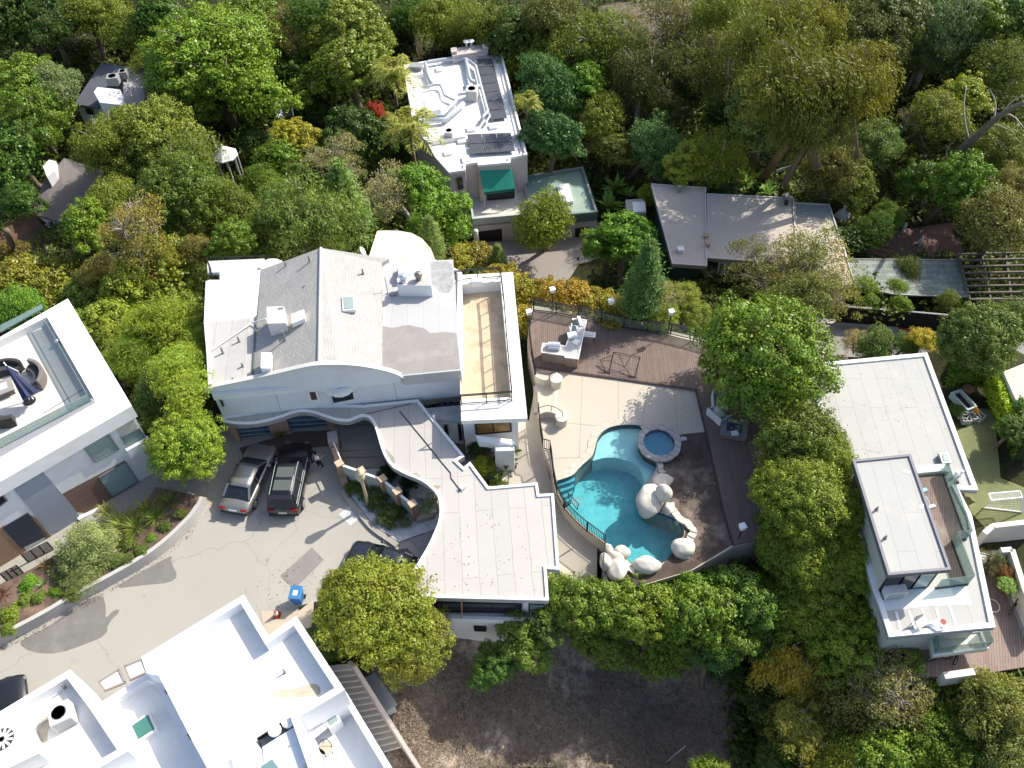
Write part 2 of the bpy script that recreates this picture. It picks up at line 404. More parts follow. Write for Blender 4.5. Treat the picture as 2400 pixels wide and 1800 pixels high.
def make_protos():
 for s in range(3):
  v, lob, lr = crown_clumps(11, 15, 19000, .018, .029, lobe_r=.42, clump_r=.15, outw=1.0, noise_n=.42); proto('broad', v, LEAFD, limbmesh(lob, 2, 1, s))
 for s in range(3):
  v, lob, lr = crown_clumps(12, 14, 18000, .012, .034, lobe_r=.42, clump_r=.19, droop=.3, outw=.8, noise_n=.6); proto('fine', v, LEAF, limbmesh(lob, 2, 1, s + 5))
 for s in range(2):
  v, lob, lr = crown_clumps(12, 11, 15000, .009, .038, lobe_r=.4, clump_r=.2, droop=.8, outw=.6, noise_n=.7); proto('weeping', v, LEAF, limbmesh(lob, 3, 1, s + 9))
 for s in range(2):
  v, lob, lr = crown_clumps(10, 10, 8000, .013, .023, lobe_r=.46, clump_r=.2, outw=.4, noise_n=.9, fill=.2); proto('sparse', v, LEAF, limbmesh(lob, 11, .9, s + 13))
 for s in range(2): proto('pine', crown_pine(7500), LEAF, limbmesh([(0, 0, .4), (0, 0, .9)], 0, .8, s))
 v, lob, lr = crown_clumps(24, 18, 32000, .0125, .021, lobe_r=.36, clump_r=.12, flat=.9, outw=1.1, noise_n=.42); proto('grand', v, LEAFD, limbmesh(lob, 2, 1, 31))
 v, lob, lr = crown_clumps(24, 20, 34000, .0115, .019, lobe_r=.36, clump_r=.11, flat=.9, outw=1.1, noise_n=.42); proto('grand', v, LEAFD, limbmesh(lob, 2, 1, 32))
 for s in range(2):
  v, lob, lr = crown_clumps(11, 11, 8500, .023, .038, lobe_r=.45, clump_r=.2, flat=.6, zmin=-.5); proto('shrub', v, LEAFD, limbmesh(lob, 1, .5, s + 21, -.6))
 for s in range(2):
  v, lob, lr = crown_clumps(10, 11, 8000, .010, .055, lobe_r=.42, clump_r=.24, flat=.75, zmin=-.6, outw=.5, noise_n=.9); proto('bamboo', v, LEAF, limbmesh(lob, 2, .4, s + 23, -.9))
 proto('palm', fronds(20, 1.0, 34, lw=.014, ll=.19, lift=1.0), LEAF, limbmesh([(0, 0, -.05)], 0, .9, 3, -2.4))
 proto('banana', rosette(18, 1.0, .13, .3, 1.35), LEAF, limbmesh([(0, 0, .2)], 0, .8, 3, -.3))
 proto('agave', rosette(46, 1.0, .045, .1, 1.35), LEAF, None)
 proto('strap', rosette(70, 1.0, .022, .3, 1.25), LEAF, None)
make_protos()
LIMB = {}
for k, lst in PROTO.items():
 for i, (me, mb) in enumerate(lst):
  if mb is not None:
   for bn, bm_ in (('b', bark), ('p', pale_bark), ('r', red_bark)):
    o = mb.build('limbs', bm_, smooth=True); LIMB[(k, i, bn)] = o.data; bpy.data.objects.remove(o)
tree_no = [0]
def tree_at(loc, r, kind, col, label, name='tree', cat='tree', group=None, zs=1.0, bk='b', rz=None, tilt=(0, 0)):
 """loc = crown centre, r = crown radius in metres"""
 k = tree_no[0]; tree_no[0] += 1; rr = random.Random(k * 13 + 5)
 i = k % len(PROTO[kind]); me, mb = PROTO[kind][i]
 rz = rr.uniform(0, 6.28) if rz is None else rz
 g = TZ(loc[0], loc[1]); 
 root = thing(name, label, cat, (loc[0], loc[1], min(g, loc[2])), 0, group)
 c = bpy.data.objects.new('crown' if kind not in ('agave', 'strap', 'banana') else 'leaves', me); COL.objects.link(c); c.parent = root
 c.location = (0, 0, loc[2] - root.location.z); c.scale = (r * rr.uniform(.88, 1.14), r * rr.uniform(.88, 1.14), r * zs * rr.uniform(.85, 1.12)); tl = (.12 if kind == 'grand' else .35) if kind in ('broad', 'fine', 'weeping', 'sparse', 'grand') else 0; c.rotation_euler = (rr.uniform(-tl, tl), rr.uniform(-tl, tl), rz); c.color = (*col, 1)
 if kind == 'grand':
  c2 = c.copy(); COL.objects.link(c2); c2.rotation_euler = (-c.rotation_euler[0], c.rotation_euler[1] * .5, rz + 2.1); c2.scale = [q * .95 for q in c.scale]; c2.name = 'crown'
 if mb is not None:
  t = bpy.data.objects.new('trunk', LIMB[(kind, i, bk)]); COL.objects.link(t); t.parent = root
  t.location = c.location; t.rotation_euler = c.rotation_euler; t.scale = c.scale
 return root
def fit(px, py, h):
 """crown centre at height h above the terrain, seen at px, py"""
 z = -3.0
 for _ in range(14):
  p = P(px, py, z); z = z * .4 + (TZ(p.x, p.y) + h) * .6
 return P(px, py, z)
# ---------------------------------------------------------------- terrain
CTRL = [  # photograph position (2400 wide), height
 (100,1500,0),(300,1400,0),(500,1300,0),(700,1250,0),(620,1100,0),(800,1000,0),(100,1700,0),(400,1700,0),(700,1700,-.5),(-100,1450,0),(-200,1100,0.6),
 (300,1150,.5),(100,1000,.5),(450,1000,.2),(420,900,-.5),(380,800,-1.5),(330,700,-3),(480,700,-2.5),(200,650,-4.5),(0,650,-5),(450,560,-5),(100,560,-7),(300,480,-7),(0,450,-7.5),
 (1000,1000,0),(1150,1200,0),(1350,900,0),(1500,900,0),(1500,1150,0),(1700,1000,0),(1700,1250,-.4),(1350,760,0),(1550,800,0),(1250,1350,-.2),
 (1000,1430,-2.6),(1200,1440,-2.6),(950,1600,-2.4),(1050,1700,-4.2),(1200,1600,-5),(1400,1600,-6.5),(1550,1700,-8.5),(1200,1790,-6),(900,1790,-3.2),(1400,1400,-3),(1600,1400,-3.5),(1750,1500,-6),(1850,1700,-9),(2100,1700,-6),(2000,1550,-4),
 (1900,1250,-1.5),(1850,1050,-1),(1850,900,-1.5),(2000,1000,-.5),(2200,1300,-.3),(2300,1500,-.3),(2300,1000,-.4),(2380,1200,-.4),(2300,850,-1),(2100,800,-3.5),(1950,800,-4),(1700,800,-4),(1650,720,-6),(1900,700,-6),(2200,700,-6),(2380,760,-5),
 (1200,600,-9),(1300,640,-9),(1150,560,-9),(1400,560,-9),(1450,680,-7.5),(1050,560,-9),(950,560,-8),(1200,700,-4),(800,520,-7),(650,560,-6),(600,480,-7.5),(1700,600,-7),(1850,550,-7),(2100,560,-6.5),(2350,550,-6.5),
 (1100,300,-9),(1000,200,-9.5),(1250,300,-9),(900,350,-8.5),(1050,110,-9),(800,300,-8),(600,330,-8),(400,300,-7.5),(250,250,-6.5),(300,170,-6),(100,250,-6),(100,100,-4),(400,60,-3),(700,60,-3),(900,60,-3.5),(1100,30,-3.5),
 (1400,300,-8.5),(1500,150,-5),(1450,50,-1.5),(1550,250,-7),(1600,400,-8),(1800,300,-7.5),(2000,400,-7),(2200,300,-6.5),(2350,200,-5),(1800,100,-3.5),(2100,60,-2),(2300,20,-1),
]
_c = np.array([[*P(a, b, z)] for a, b, z in CTRL])
FLAT = []     # (polygon world xy, height) the ground is kept below
def inpoly(x, y, poly):
 c = False; n = len(poly); j = n - 1
 for i in range(n):
  xi, yi = poly[i][0], poly[i][1]; xj, yj = poly[j][0], poly[j][1]
  if (yi > y) != (yj > y) and x < (xj - xi) * (y - yi) / (yj - yi) + xi: c = not c
  j = i
 return c
def TZ0(x, y):
 d = (_c[:, 0] - x) ** 2 + (_c[:, 1] - y) ** 2 + 1.5
 w_ = d ** -1.9
 return float((w_ * _c[:, 2]).sum() / w_.sum())
def TZ(x, y):
 z = TZ0(x, y)
 for poly, h in FLAT:
  if inpoly(x, y, poly): z = min(z, h) if h < z else z
 return z
STREET = [(-300,1700),(-300,1180),(0,1040),(300,1060),(440,1100),(520,1000),(560,960),(700,930),(860,960),(900,1080),(960,1160),(1030,1215),(1020,1330),(960,1400),(780,1400),(700,1420),(660,1560),(600,1800),(300,1900),(-300,2000)]
TERR = [(1246,712),(1420,742),(1650,790),(1760,830),(1840,1000),(1840,1150),(1760,1290),(1650,1330),(1560,1360),(1400,1375),(1285,1395),(1240,1370),(1180,1000),(1200,860)]
FLAT.append(([P(a, b, 0) for a, b in STREET], -.3)); FLAT.append(([P(a, b, 0) for a, b in TERR], -1.7))
FORE = [(-20,650),(-20,560),(70,480),(120,470),(205,485),(170,560),(115,640)]; LANE = [(1840,800),(1880,742),(2000,752),(2230,776),(2420,800),(2420,850),(2250,830),(2100,840),(1950,835)]
FLAT.append(([P(a, b, -7.3) for a, b in FORE], -7.7)); FLAT.append(([P(a, b, -5.2) for a, b in LANE], -5.6))
def build_terrain():
 gx = list(np.arange(-80, 80.1, .8)); gy = list(np.arange(8, 130.1, .8))
 gx = [-2500, -900, -400, -200, -120] + gx + [120, 200, 400, 900, 2500]; gy = [-2500, -600, -200, -60, -10] + gy + [160, 220, 350, 900, 2500]
 vs = []
 bb = [(min(p[0] for p in q), max(p[0] for p in q), min(p[1] for p in q), max(p[1] for p in q), q, h) for q, h in FLAT]
 for y in gy:
  for x in gx:
   z = TZ0(x, y) + .35 * mnoise.noise(Vector((x * .25, y * .25, 0))) + .15 * mnoise.noise(Vector((x * .9, y * .9, 3)))
   for x0, x1, y0, y1, q, h in bb:
    if x0 - 1 < x < x1 + 1 and y0 - 1 < y < y1 + 1 and any(inpoly(x + a, y + b, q) for a, b in ((0, 0), (.8, 0), (-.8, 0), (0, .8), (0, -.8))): z = min(z, h)
   vs.append((x, y, z))
 nx = len(gx); fs = [[j * nx + i, j * nx + i + 1, (j + 1) * nx + i + 1, (j + 1) * nx + i] for j in range(len(gy) - 1) for i in range(nx - 1)]
 m, n, b = nmat('hillside_earth'); v = wpos(n)
 a = noise(n, v, .22, 5, .6); f = noise(n, v, 2.2, 6, .7); g = noise(n, v, 9, 3)
 col = ramp(n, f, [(.3, (.07, .05, .035)), (.5, (.17, .125, .09)), (.7, (.30, .235, .165))])
 gr = ramp(n, g, [(.3, (.035, .045, .02)), (.7, (.09, .085, .04))])
 col = mixrgb(n, ramp(n, a, [(.47, (0, 0, 0)), (.62, (.75,) * 3)]), col, gr)
 da = N(n, 'ShaderNodeAttribute', attribute_name='dry'); litter_shade = ramp(n, g, [(.3, (.022, .03, .012)), (.7, (.06, .055, .03))])  # forest-floor litter, colour darkened to stand in for deep shade between trees
 col = mixrgb(n, da.outputs['Fac'], litter_shade, ramp(n, f, [(.38, (.16, .125, .105)), (.5, (.29, .24, .19)), (.62, (.44, .36, .28))]))
 L(n, col, b.inputs['Base Color']); b.inputs['Roughness'].default_value = 1; b.inputs['Specular IOR Level'].default_value = .1; bumpit(n, b, f, .9, .12)
 dry = [[(1405,10),(1530,0),(1570,90),(1510,170),(1480,250),(1410,240),(1420,120)], [(930,1440),(1060,1470),(1300,1440),(1560,1450),(1700,1560),(1760,1800),(880,1800),(860,1620)], [(270,860),(350,900),(390,980),(330,960)], [(40,560),(130,520),(120,620),(0,650)], [(1850,790),(1990,800),(2010,850),(1900,850)]]
 def isdry(v):
  d = RM.T @ (np.array(v) - np.array([0, 0, H])); px, py = 1200 + F * d[0] / d[2], 900 + F * d[1] / d[2]
  if d[2] > 0 and inpoly(px, py, dry[0]): return .3
  return 1.0 if d[2] > 0 and any(inpoly(px, py, q) for q in dry) else 0.0
 me = bpy.data.meshes.new('terrain'); me.from_pydata(vs, [], fs); me.update(); me.materials.append(m)
 at = me.attributes.new('dry', 'FLOAT', 'POINT'); at.data.foreach_set('value', [isdry(v) for v in vs])
 me.polygons.foreach_set('use_smooth', [True] * len(me.polygons))
 o = bpy.data.objects.new('terrain', me); COL.objects.link(o); o['kind'] = 'structure'
def sheet(name, pts, z, mat, th=.6, kind='structure', label=None, cat=None, sm=0):
 w_ = [P(a, b, z) for a, b in pts]
 if sm: w_ = smooth_pts([(p.x, p.y) for p in w_], sm, True)
 o = MB().prism([(p[0], p[1]) for p in w_], z - th, z).build(name, mat); tagp(o, label, cat, None, kind); return o
# ---------------------------------------------------------------- ground surfaces
ZP = 0.9
def holed(name, outer, holes, z, th, mat):
 """slab with openings"""
 bm = bmesh.new(); loops = []
 for lp in [outer] + holes:
  vs = [bm.verts.new((p[0], p[1], z)) for p in lp]; es = [bm.edges.new((vs[i], vs[(i + 1) % len(vs)])) for i in range(len(vs))]; loops.append(es)
 bmesh.ops.triangle_fill(bm, use_beauty=True, edges=[e for l in loops for e in l])
 r = bmesh.ops.extrude_face_region(bm, geom=list(bm.faces)); bmesh.ops.translate(bm, vec=(0, 0, -th), verts=[v for v in r['geom'] if isinstance(v, bmesh.types.BMVert)])
 bmesh.ops.recalc_face_normals(bm, faces=bm.faces)
 me = bpy.data.meshes.new(name); bm.to_mesh(me); bm.free(); me.materials.append(mat); o = bpy.data.objects.new(name, me); COL.objects.link(o); return o
POOL = [(1505,998),(1480,996),(1460,996),(1433,1000),(1411,1012),(1398,1031),(1393,1058),(1387,1072),(1360,1094),(1346,1112),(1332,1119),(1302,1128),(1305,1140),(1309,1152),(1317,1168),(1330,1194),(1362,1229),(1390,1250),(1417,1269),(1436,1284),(1453,1298),(1471,1311),(1485,1327),(1515,1332),(1550,1322),(1577,1303),(1592,1283),(1599,1262),(1605,1250),(1598,1229),(1577,1212),(1540,1200),(1510,1190),(1505,1160),(1512,1137),(1534,1110),(1540,1083),(1520,1060),(1505,1030)]
SHELF = [(1387,1077),(1417,1070.5),(1440,1071),(1458,1075),(1475,1079),(1488,1086),(1497,1093),(1504,1102),(1508,1115),(1511,1129),(1509,1145)]
poolw = smooth_pts([tuple(P(a, b, ZP))[:2] for a, b in POOL], 2, True)
EAST = [(1631,914),(1651,994),(1654,1012),(1700,1240),(1718,1277)]
DECK = [(1251,725),(1345,736),(1450,758),(1560,783),(1660,808),(1760,850),(1815,950),(1822,1100),(1786,1262),(1718,1277),(1700,1215),(1654,1012),(1631,914),(1440,886),(1251,861),(1236,800)]
UP = [(1236,800),(1251,861),(1258,884),(1262,968),(1273,1052),(1290,1095),(1297,1144),(1322,1193),(1352,1226),(1392,1258),(1418,1277),(1414,1310),(1410,1362),(1500,1374),(1620,1338),(1722,1280),(1790,1265),(1825,1150),(1830,980),(1770,840),(1660,796),(1400,738),(1248,716)]
def ground():
 build_terrain()
 m, n, b = nmat('street_asphalt'); v = wpos(n)
 a = noise(n, v, .12, 5, .6); f = noise(n, v, 28, 3); c2 = noise(n, v, .9, 6, .7)
 col = ramp(n, a, [(.35, (.335, .32, .285)), (.65, (.405, .385, .34))])
 col = mixrgb(n, ramp(n, c2, [(.58, (0, 0, 0)), (.72, (.4,) * 3)]), col, (.22, .215, .20))
 nd = N(n, 'ShaderNodeTexNoise'); nd.inputs['Scale'].default_value = .5; nd.inputs['Detail'].default_value = 5; L(n, v, nd.inputs['Vector']); va = N(n, 'ShaderNodeMixRGB') if False else N(n, 'ShaderNodeVectorMath', operation='MULTIPLY_ADD'); L(n, nd.outputs['Color'], va.inputs[0]); va.inputs[1].default_value = (2.5, 2.5, 0); L(n, v, va.inputs[2])
 vo = N(n, 'ShaderNodeTexVoronoi', feature='DISTANCE_TO_EDGE'); vo.inputs['Scale'].default_value = .13; L(n, va.outputs[0], vo.inputs['Vector']); ck = ramp(n, vo.outputs['Distance'], [(.0, (.3,) * 3), (.005, (0, 0, 0))]); cracks = ck
 vs_ = N(n, 'ShaderNodeTexVoronoi'); vs_.inputs['Scale'].default_value = .55; L(n, va.outputs[0], vs_.inputs['Vector']); dr = ramp(n, vs_.outputs['Distance'], [(.03, (.6,) * 3), (.10, (0, 0, 0))])
 col = mixrgb(n, .5, col, ramp(n, f, [(.3, (.27, .26, .235)), (.7, (.44, .42, .375))]))
 col = mixrgb(n, cracks, col, (.10, .095, .09)); col = mixrgb(n, dr, col, (.17, .165, .15))
 L(n, col, b.inputs['Base Color']); b.inputs['Roughness'].default_value = .9; bumpit(n, b, f, .3)
 sheet('street', STREET, 0.0, m, 1.2)
 sheet('dark_street_patch', [(656,1350),(689,1382),(759,1312),(731,1283)], .005, plain('faded_patch', (.235, .225, .21), .9, .12, 2, fine=25), .004)
 sheet('dark_street_patch', smooth_pts([(40,1507),(75,1530),(137,1532),(205,1508),(250,1488),(253,1461),(285,1430),(268,1428),(246,1452),(249,1425),(240,1390),(190,1412),(120,1465),(70,1490)], 1, True), .005, asphalt_dark, .004)  # irregular area of darker, speckled street surface
 sheet('dark_street_patch', smooth_pts([(265,1380),(330,1372),(398,1366),(418,1350),(400,1318),(405,1300),(370,1318),(310,1352)], 1, True), .005, asphalt_dark, .004)  # second darker area, same speckled tone
 sheet('garage_apron', [(560,1050),(690,1012),(780,1008),(778,1045),(700,1052),(640,1060),(575,1075)], .006, bricky('brick_paving', (.20,.12,.09), (.16,.10,.08), (.09,.07,.06), .25, .12, .012, .1), .005)
 # lower court under the house and the entrance court
 o = sheet('lower_patio', [(1150,1075),(1200,985),(1240,985),(1258,884),(1240,800),(1236,760),(1262,800),(1266,960),(1280,1090),(1308,1190),(1366,1245),(1400,1280),(1398,1390),(1290,1400),(1180,1380),(1040,1180),(1060,1080)], 0.0, patio_mat, 2.2)
 sheet('entrance_court', [(790,1000),(880,990),(960,1100),(1040,1180),(1030,1330),(985,1290),(900,1205),(830,1130),(795,1070)], .03, concrete, .2)
 # raised terrace with the pool cut out
 up = [tuple(P(a, b, ZP))[:2] for a, b in UP]
 spa_c = P(1545, 1037, ZP); SPR = 1.05
 spa = [(spa_c.x + SPR * math.cos(t * math.pi / 12), spa_c.y + SPR * math.sin(t * math.pi / 12)) for t in range(24)]
 o = holed('pool_terrace', up, [poolw], ZP, 2.6, patio_mat); o['kind'] = 'structure'
 sheet('garden_court', [(960,930),(1085,925),(1180,1000),(1190,1100),(1150,1150),(1090,1090)], -.02, plain('court_soil', (.20,.165,.13), .95, .3, 2), .3)
 # joints of the patio
 mb = MB()
 for a, b_ in (((1365,875),(1357,1095)),((1450,887),(1449,985)),((1521,898),(1505,985)),((1580,910),(1588,1005)),((1262,985),(1400,998)),((1273,1075),(1360,1072)),((1251,930),(1262,932))):
  mb.beam(P(*a, ZP + .002), P(*b_, ZP + .002), .035, .006)
 o = mb.build('patio_joints', plain('joint', (.36,.31,.25))); o['kind'] = 'structure'
 # deck
 dk = bricky('deck_boards', (.235,.175,.15), (.19,.145,.125), (.07,.055,.045), 3.5, .14, .01, R_(-88), dirt=(.30,.24,.21), dirt_amt=.35)
 sheet('timber_deck', DECK, ZP + .14, dk, .13)
 mb = MB(); e = [(1251,861),(1440,886),(1631,914),(1654,1012),(1700,1215),(1718,1277)]
 for i in range(len(e) - 1): mb.beam(P(*e[i], ZP + .07), P(*e[i + 1], ZP + .07), .1, .15)
 o = mb.build('deck_edge', plain('dark_timber', (.07,.05,.045))); o['kind'] = 'structure'
 sheet('mulch_bed', [(1597,1018),(1654,1012),(1700,1215),(1716,1277),(1620,1336),(1560,1354),(1500,1372),(1425,1362),(1420,1330),(1484,1332),(1552,1324),(1600,1265),(1606,1248),(1599,1228),(1560,1195),(1575,1150),(1545,1110),(1542,1085)], ZP + .012, mulch, .011)
 # shallow coping of pale stone along the west and north edge of the pool
 cop = [tuple(P(a, b, ZP))[:2] for a, b in [(1505,998),(1480,996),(1460,996),(1433,1000),(1411,1012),(1398,1031),(1393,1058),(1387,1072),(1360,1094),(1346,1112),(1332,1119),(1302,1128)]]
 cop = smooth_pts(cop, 2); mb = MB(); rr = random.Random(3)
 st = bricky('coping_stone', (.66,.60,.50), (.56,.51,.42), (.44,.40,.34), .5, .45, .02, .4, dirt=(.42,.38,.33))
 outer = []
 for i, p in enumerate(cop):
  q = Vector(cop[min(i + 1, len(cop) - 1)]) - Vector(cop[max(i - 1, 0)]); q.normalize(); nrm = Vector((q.y, -q.x)); 
  outer.append(Vector(p) - nrm * (.42 + .1 * rr.random())) 
 c_ = P(1450, 1060, ZP)
 if (outer[10] - Vector((c_.x, c_.y))).length < (Vector(cop[10]) - Vector((c_.x, c_.y))).length:
  outer = [Vector(p) * 2 - o_ for p, o_ in zip(cop, outer)]
 for i in range(len(cop) - 1): mb.prism([cop[i], cop[i + 1], outer[i + 1], outer[i]], ZP + .004, ZP + .045)
 o = mb.build('pool_coping', st); o['kind'] = 'structure'
 # canyon floor surfaces
 sheet('driveway', [(1090,540),(1420,520),(1440,600),(1380,650),(1330,730),(1250,730),(1160,650),(1090,600)], -9.0 + .25, road_mat, 2.0)
 sheet('lane', [(1840,800),(1880,742),(2000,752),(2230,776),(2420,800),(2420,850),(2250,830),(2100,840),(1950,835)], -5.2, asphalt, 1.5)
 o = sheet('lane_kerb', [(1938,757),(2010,763),(2160,779),(2240,783),(2240,778),(2160,773),(2010,757),(1938,751)], -5.08, plain('kerb_concrete', (.45,.42,.38)), .4)
 sheet('lane_kerb', [(2106,772),(2160,778),(2160,773),(2106,767)], -5.07, plain('red_kerb_paint', (.45,.05,.04)), .4)
 sheet('lawn', [(2215,950),(2330,960),(2345,1120),(2420,1150),(2420,1260),(2330,1260),(2275,1200),(2240,1100)], -.35, plain('short_lawn', (.18,.20,.09), .95, .3, .8, (.30,.24,.14), .7, bump=.5), .4)
 dk2 = bricky('weathered_deck_boards', (.33,.25,.21), (.27,.20,.17), (.12,.09,.08), 3, .14, .01, R_(-72), dirt=(.45,.38,.33), dirt_amt=.4)
 sheet('side_deck', [(2262,1290),(2325,1290),(2345,1330),(2420,1520),(2420,1560),(2300,1580),(2100,1590),(2060,1500),(2200,1480),(2290,1440)], -.2, dk2, .3)
 sheet('side_path', [(2322,1290),(2350,1290),(2440,1530),(2440,1600),(2415,1530)], -.12, plain('blue_grey_paving', (.30,.32,.33), .8), .3)
 sheet('forecourt', FORE, -7.3, plain('leaf_strewn_earth', (.16,.09,.06), .95, .4, 1.5, (.3,.14,.08), .8), .4)
 sheet('brick_yard', [(1960,560),(2240,520),(2260,600),(1990,610)], -6.3, plain('brick_red_yard', (.14,.085,.07), .95, .3, 2), .3)
ground()

# ---------------------------------------------------------------- pool
def pool():
 t = thing('swimming_pool', 'freeform turquoise swimming pool with pale shallow shelf and steps beside white boulders', 'pool', P(1450, 1150, ZP))
 m, n, b = nmat('pool_plaster'); v = wpos(n); a = noise(n, v, 1.6, 6, .6)
 vor = N(n, 'ShaderNodeTexVoronoi', feature='SMOOTH_F1'); vv = N(n, 'ShaderNodeVectorMath', operation='ADD'); L(n, v, vv.inputs[0]); nt_ = N(n, 'ShaderNodeTexNoise'); nt_.inputs['Scale'].default_value = 1.4; L(n, v, nt_.inputs['Vector']); L(n, nt_.outputs['Color'], vv.inputs[1]); L(n, vv.outputs[0], vor.inputs['Vector']); vor.inputs['Scale'].default_value = 2.6
 col = ramp(n, a, [(.3, (.075, .37, .41)), (.7, (.14, .48, .52))])
 L(n, col, b.inputs['Base Color']); b.inputs['Roughness'].default_value = .8
 ins, o_ = inset(poolw, -.0)
 mb = MB(); n_ = len(poolw)
 if arealen(poolw) < 0: pw = poolw[::-1]
 else: pw = poolw
 zb = ZP - 1.6
 vs = [(p[0], p[1], ZP + .01) for p in pw] + [(p[0], p[1], zb) for p in pw]
 mb.add(vs, [[i, n_ + i, n_ + (i + 1) % n_, (i + 1) % n_] for i in range(n_)] + [list(range(n_, 2 * n_))])
 mb.build('basin', m, t)
 MB().add([(p[0], p[1], ZP - .01) for p in inset(pw, .02)[0]] + [(p[0], p[1], ZP - .2) for p in inset(pw, .02)[0]], [[i, n_ + i, n_ + (i + 1) % n_, (i + 1) % n_] for i in range(n_)]).build('tile_band', plain('pool_tile', (.06, .13, .17), .3, .3, 6), t)
 pale = plain('pale_pool_plaster', (.38, .60, .62), .8, .12, 1.0)
 # shallow shelf: northern part of the outline, bounded by the curved drop
 sh = [tuple(P(a, b, ZP))[:2] for a, b in [(1503,999),(1480,998),(1460,998),(1433,1002),(1413,1014),(1400,1032),(1395,1058),(1389,1072)]]
 dr = [tuple(P(a, b, ZP - .3))[:2] for a, b in [(1392,1079),(1417,1072),(1440,1072),(1458,1076),(1475,1080),(1488,1087),(1497,1094),(1504,1103),(1508,1115),(1511,1129),(1509,1138)]]
 rest = [tuple(P(a, b, ZP))[:2] for a, b in [(1534,1108),(1538,1083),(1518,1060),(1503,1030)]]
 MB().prism(sh + smooth_pts(dr, 1) + rest, zb + .01, ZP - .32).build('shallow_shelf', pale, t)
 for k, (ex, dz) in enumerate(((6, .28), (15, .55), (25, .82), (34, 1.1))):
  st = [(1303,1128),(1345,1113),(1348 - k * 3,1118 + ex),(1338 - k * 4,1122 + ex * 1.1),(1307 + k * 2,1130 + ex * 1.15)]
  MB().prism([tuple(P(a, b, ZP - .2))[:2] for a, b in st], zb + .02, ZP - dz).build('step', plain('step_plaster', (.08, .32, .38), .8), t)
 wm = bpy.data.materials.new('pool_water'); wm.use_nodes = True; n = wm.node_tree; n.nodes.clear()
 out = N(n, 'ShaderNodeOutputMaterial'); tr = N(n, 'ShaderNodeBsdfTransparent'); tr.inputs[0].default_value = (.80, .96, .97, 1)
 gl = N(n, 'ShaderNodeBsdfGlossy'); gl.inputs['Roughness'].default_value = .03; fr = N(n, 'ShaderNodeFresnel'); fr.inputs[0].default_value = 1.33
 g = N(n, 'ShaderNodeNewGeometry'); h = noise(n, g.outputs['Position'], 3.5, 3, .6); bu = N(n, 'ShaderNodeBump'); bu.inputs['Strength'].default_value = .6; bu.inputs['Distance'].default_value = .05; L(n, h, bu.inputs['Height'])
 L(n, bu.outputs[0], gl.inputs['Normal']); L(n, bu.outputs[0], fr.inputs['Normal']); mx = N(n, 'ShaderNodeMixShader'); L(n, fr.outputs[0], mx.inputs[0]); L(n, tr.outputs[0], mx.inputs[1]); L(n, gl.outputs[0], mx.inputs[2]); L(n, mx.outputs[0], out.inputs[0])
 mb = MB(); mb.add([(p[0], p[1], ZP - .13) for p in pw], [list(range(n_))]); o = mb.build('water_surface', wm, t)
 # ---- spa
 c = P(1545, 1036, ZP + .45); r = 1.34
 s = thing('round_spa', 'round hot tub with grey stone rim between the pool and the mulch bed', 'hot tub', (c.x, c.y, ZP - .5))
 stone = bricky('grey_flagstone', (.46,.44,.43), (.38,.37,.37), (.27,.26,.25), .55, .4, .03, .7, dirt=(.42,.4,.38))
 mb = MB(); k = 28
 ro = [r * (1 + .02 * math.sin(i * 2.3)) for i in range(k)]; ri = [.95 * (1 + .03 * math.sin(i * 3.1)) for i in range(k)]
 def rg(rr, z): return [(c.x + rr[i] * math.cos(2 * math.pi * i / k), c.y + rr[i] * math.sin(2 * math.pi * i / k) * 1.06, z) for i in range(k)]
 vs = rg(ro, ZP + .3) + rg(ro, ZP + .45) + rg(ri, ZP + .45) + rg(ri, ZP + .3)
 mb.add(vs, [[a * k + i, a * k + (i + 1) % k, ((a + 1) % 4) * k + (i + 1) % k, ((a + 1) % 4) * k + i] for a in range(4) for i in range(k)])
 mb.build('stone_rim', stone, s)
 mb = MB(); wl = [x - .12 for x in ro]; vs = rg(wl, ZP - .6) + rg(wl, ZP + .31) + rg(ri, ZP + .31) + rg(ri, ZP - .5); mb.add(vs, [[a * k + i, a * k + (i + 1) % k, (a + 1) * k + (i + 1) % k, (a + 1) * k + i] for a in range(3) for i in range(k)])
 mb.build('spa_wall', bricky('spa_wall_stone', (.20,.17,.14), (.14,.12,.1), (.07,.06,.05), .4, .12, .015, mode='wall'), s)
 MB().lathe([(.01, ZP - .3), (.55, ZP - .3), (.6, ZP + .05), (.96, ZP + .06)], (c.x, c.y, 0), 28).build('seat_bench', plain('deep_blue_plaster', (.08, .30, .50), .7, .15, 4), s)
 lin = plain('blue_spa_plaster', (.08, .32, .55), .7, .15, 4); mb = MB(); mb.tube([(c.x, c.y, ZP - .34), (c.x, c.y, ZP + .28)], .96, 28); mb.f = [q for q in mb.f if len(q) == 4]; mb.build('liner', lin, s)
 w2 = wm.copy(); w2.name = 'spa_water'; MB().lathe([(.01, ZP + .3), (.96, ZP + .3)], (c.x, c.y, 0), 28).build('water_surface', w2, s)
pool()

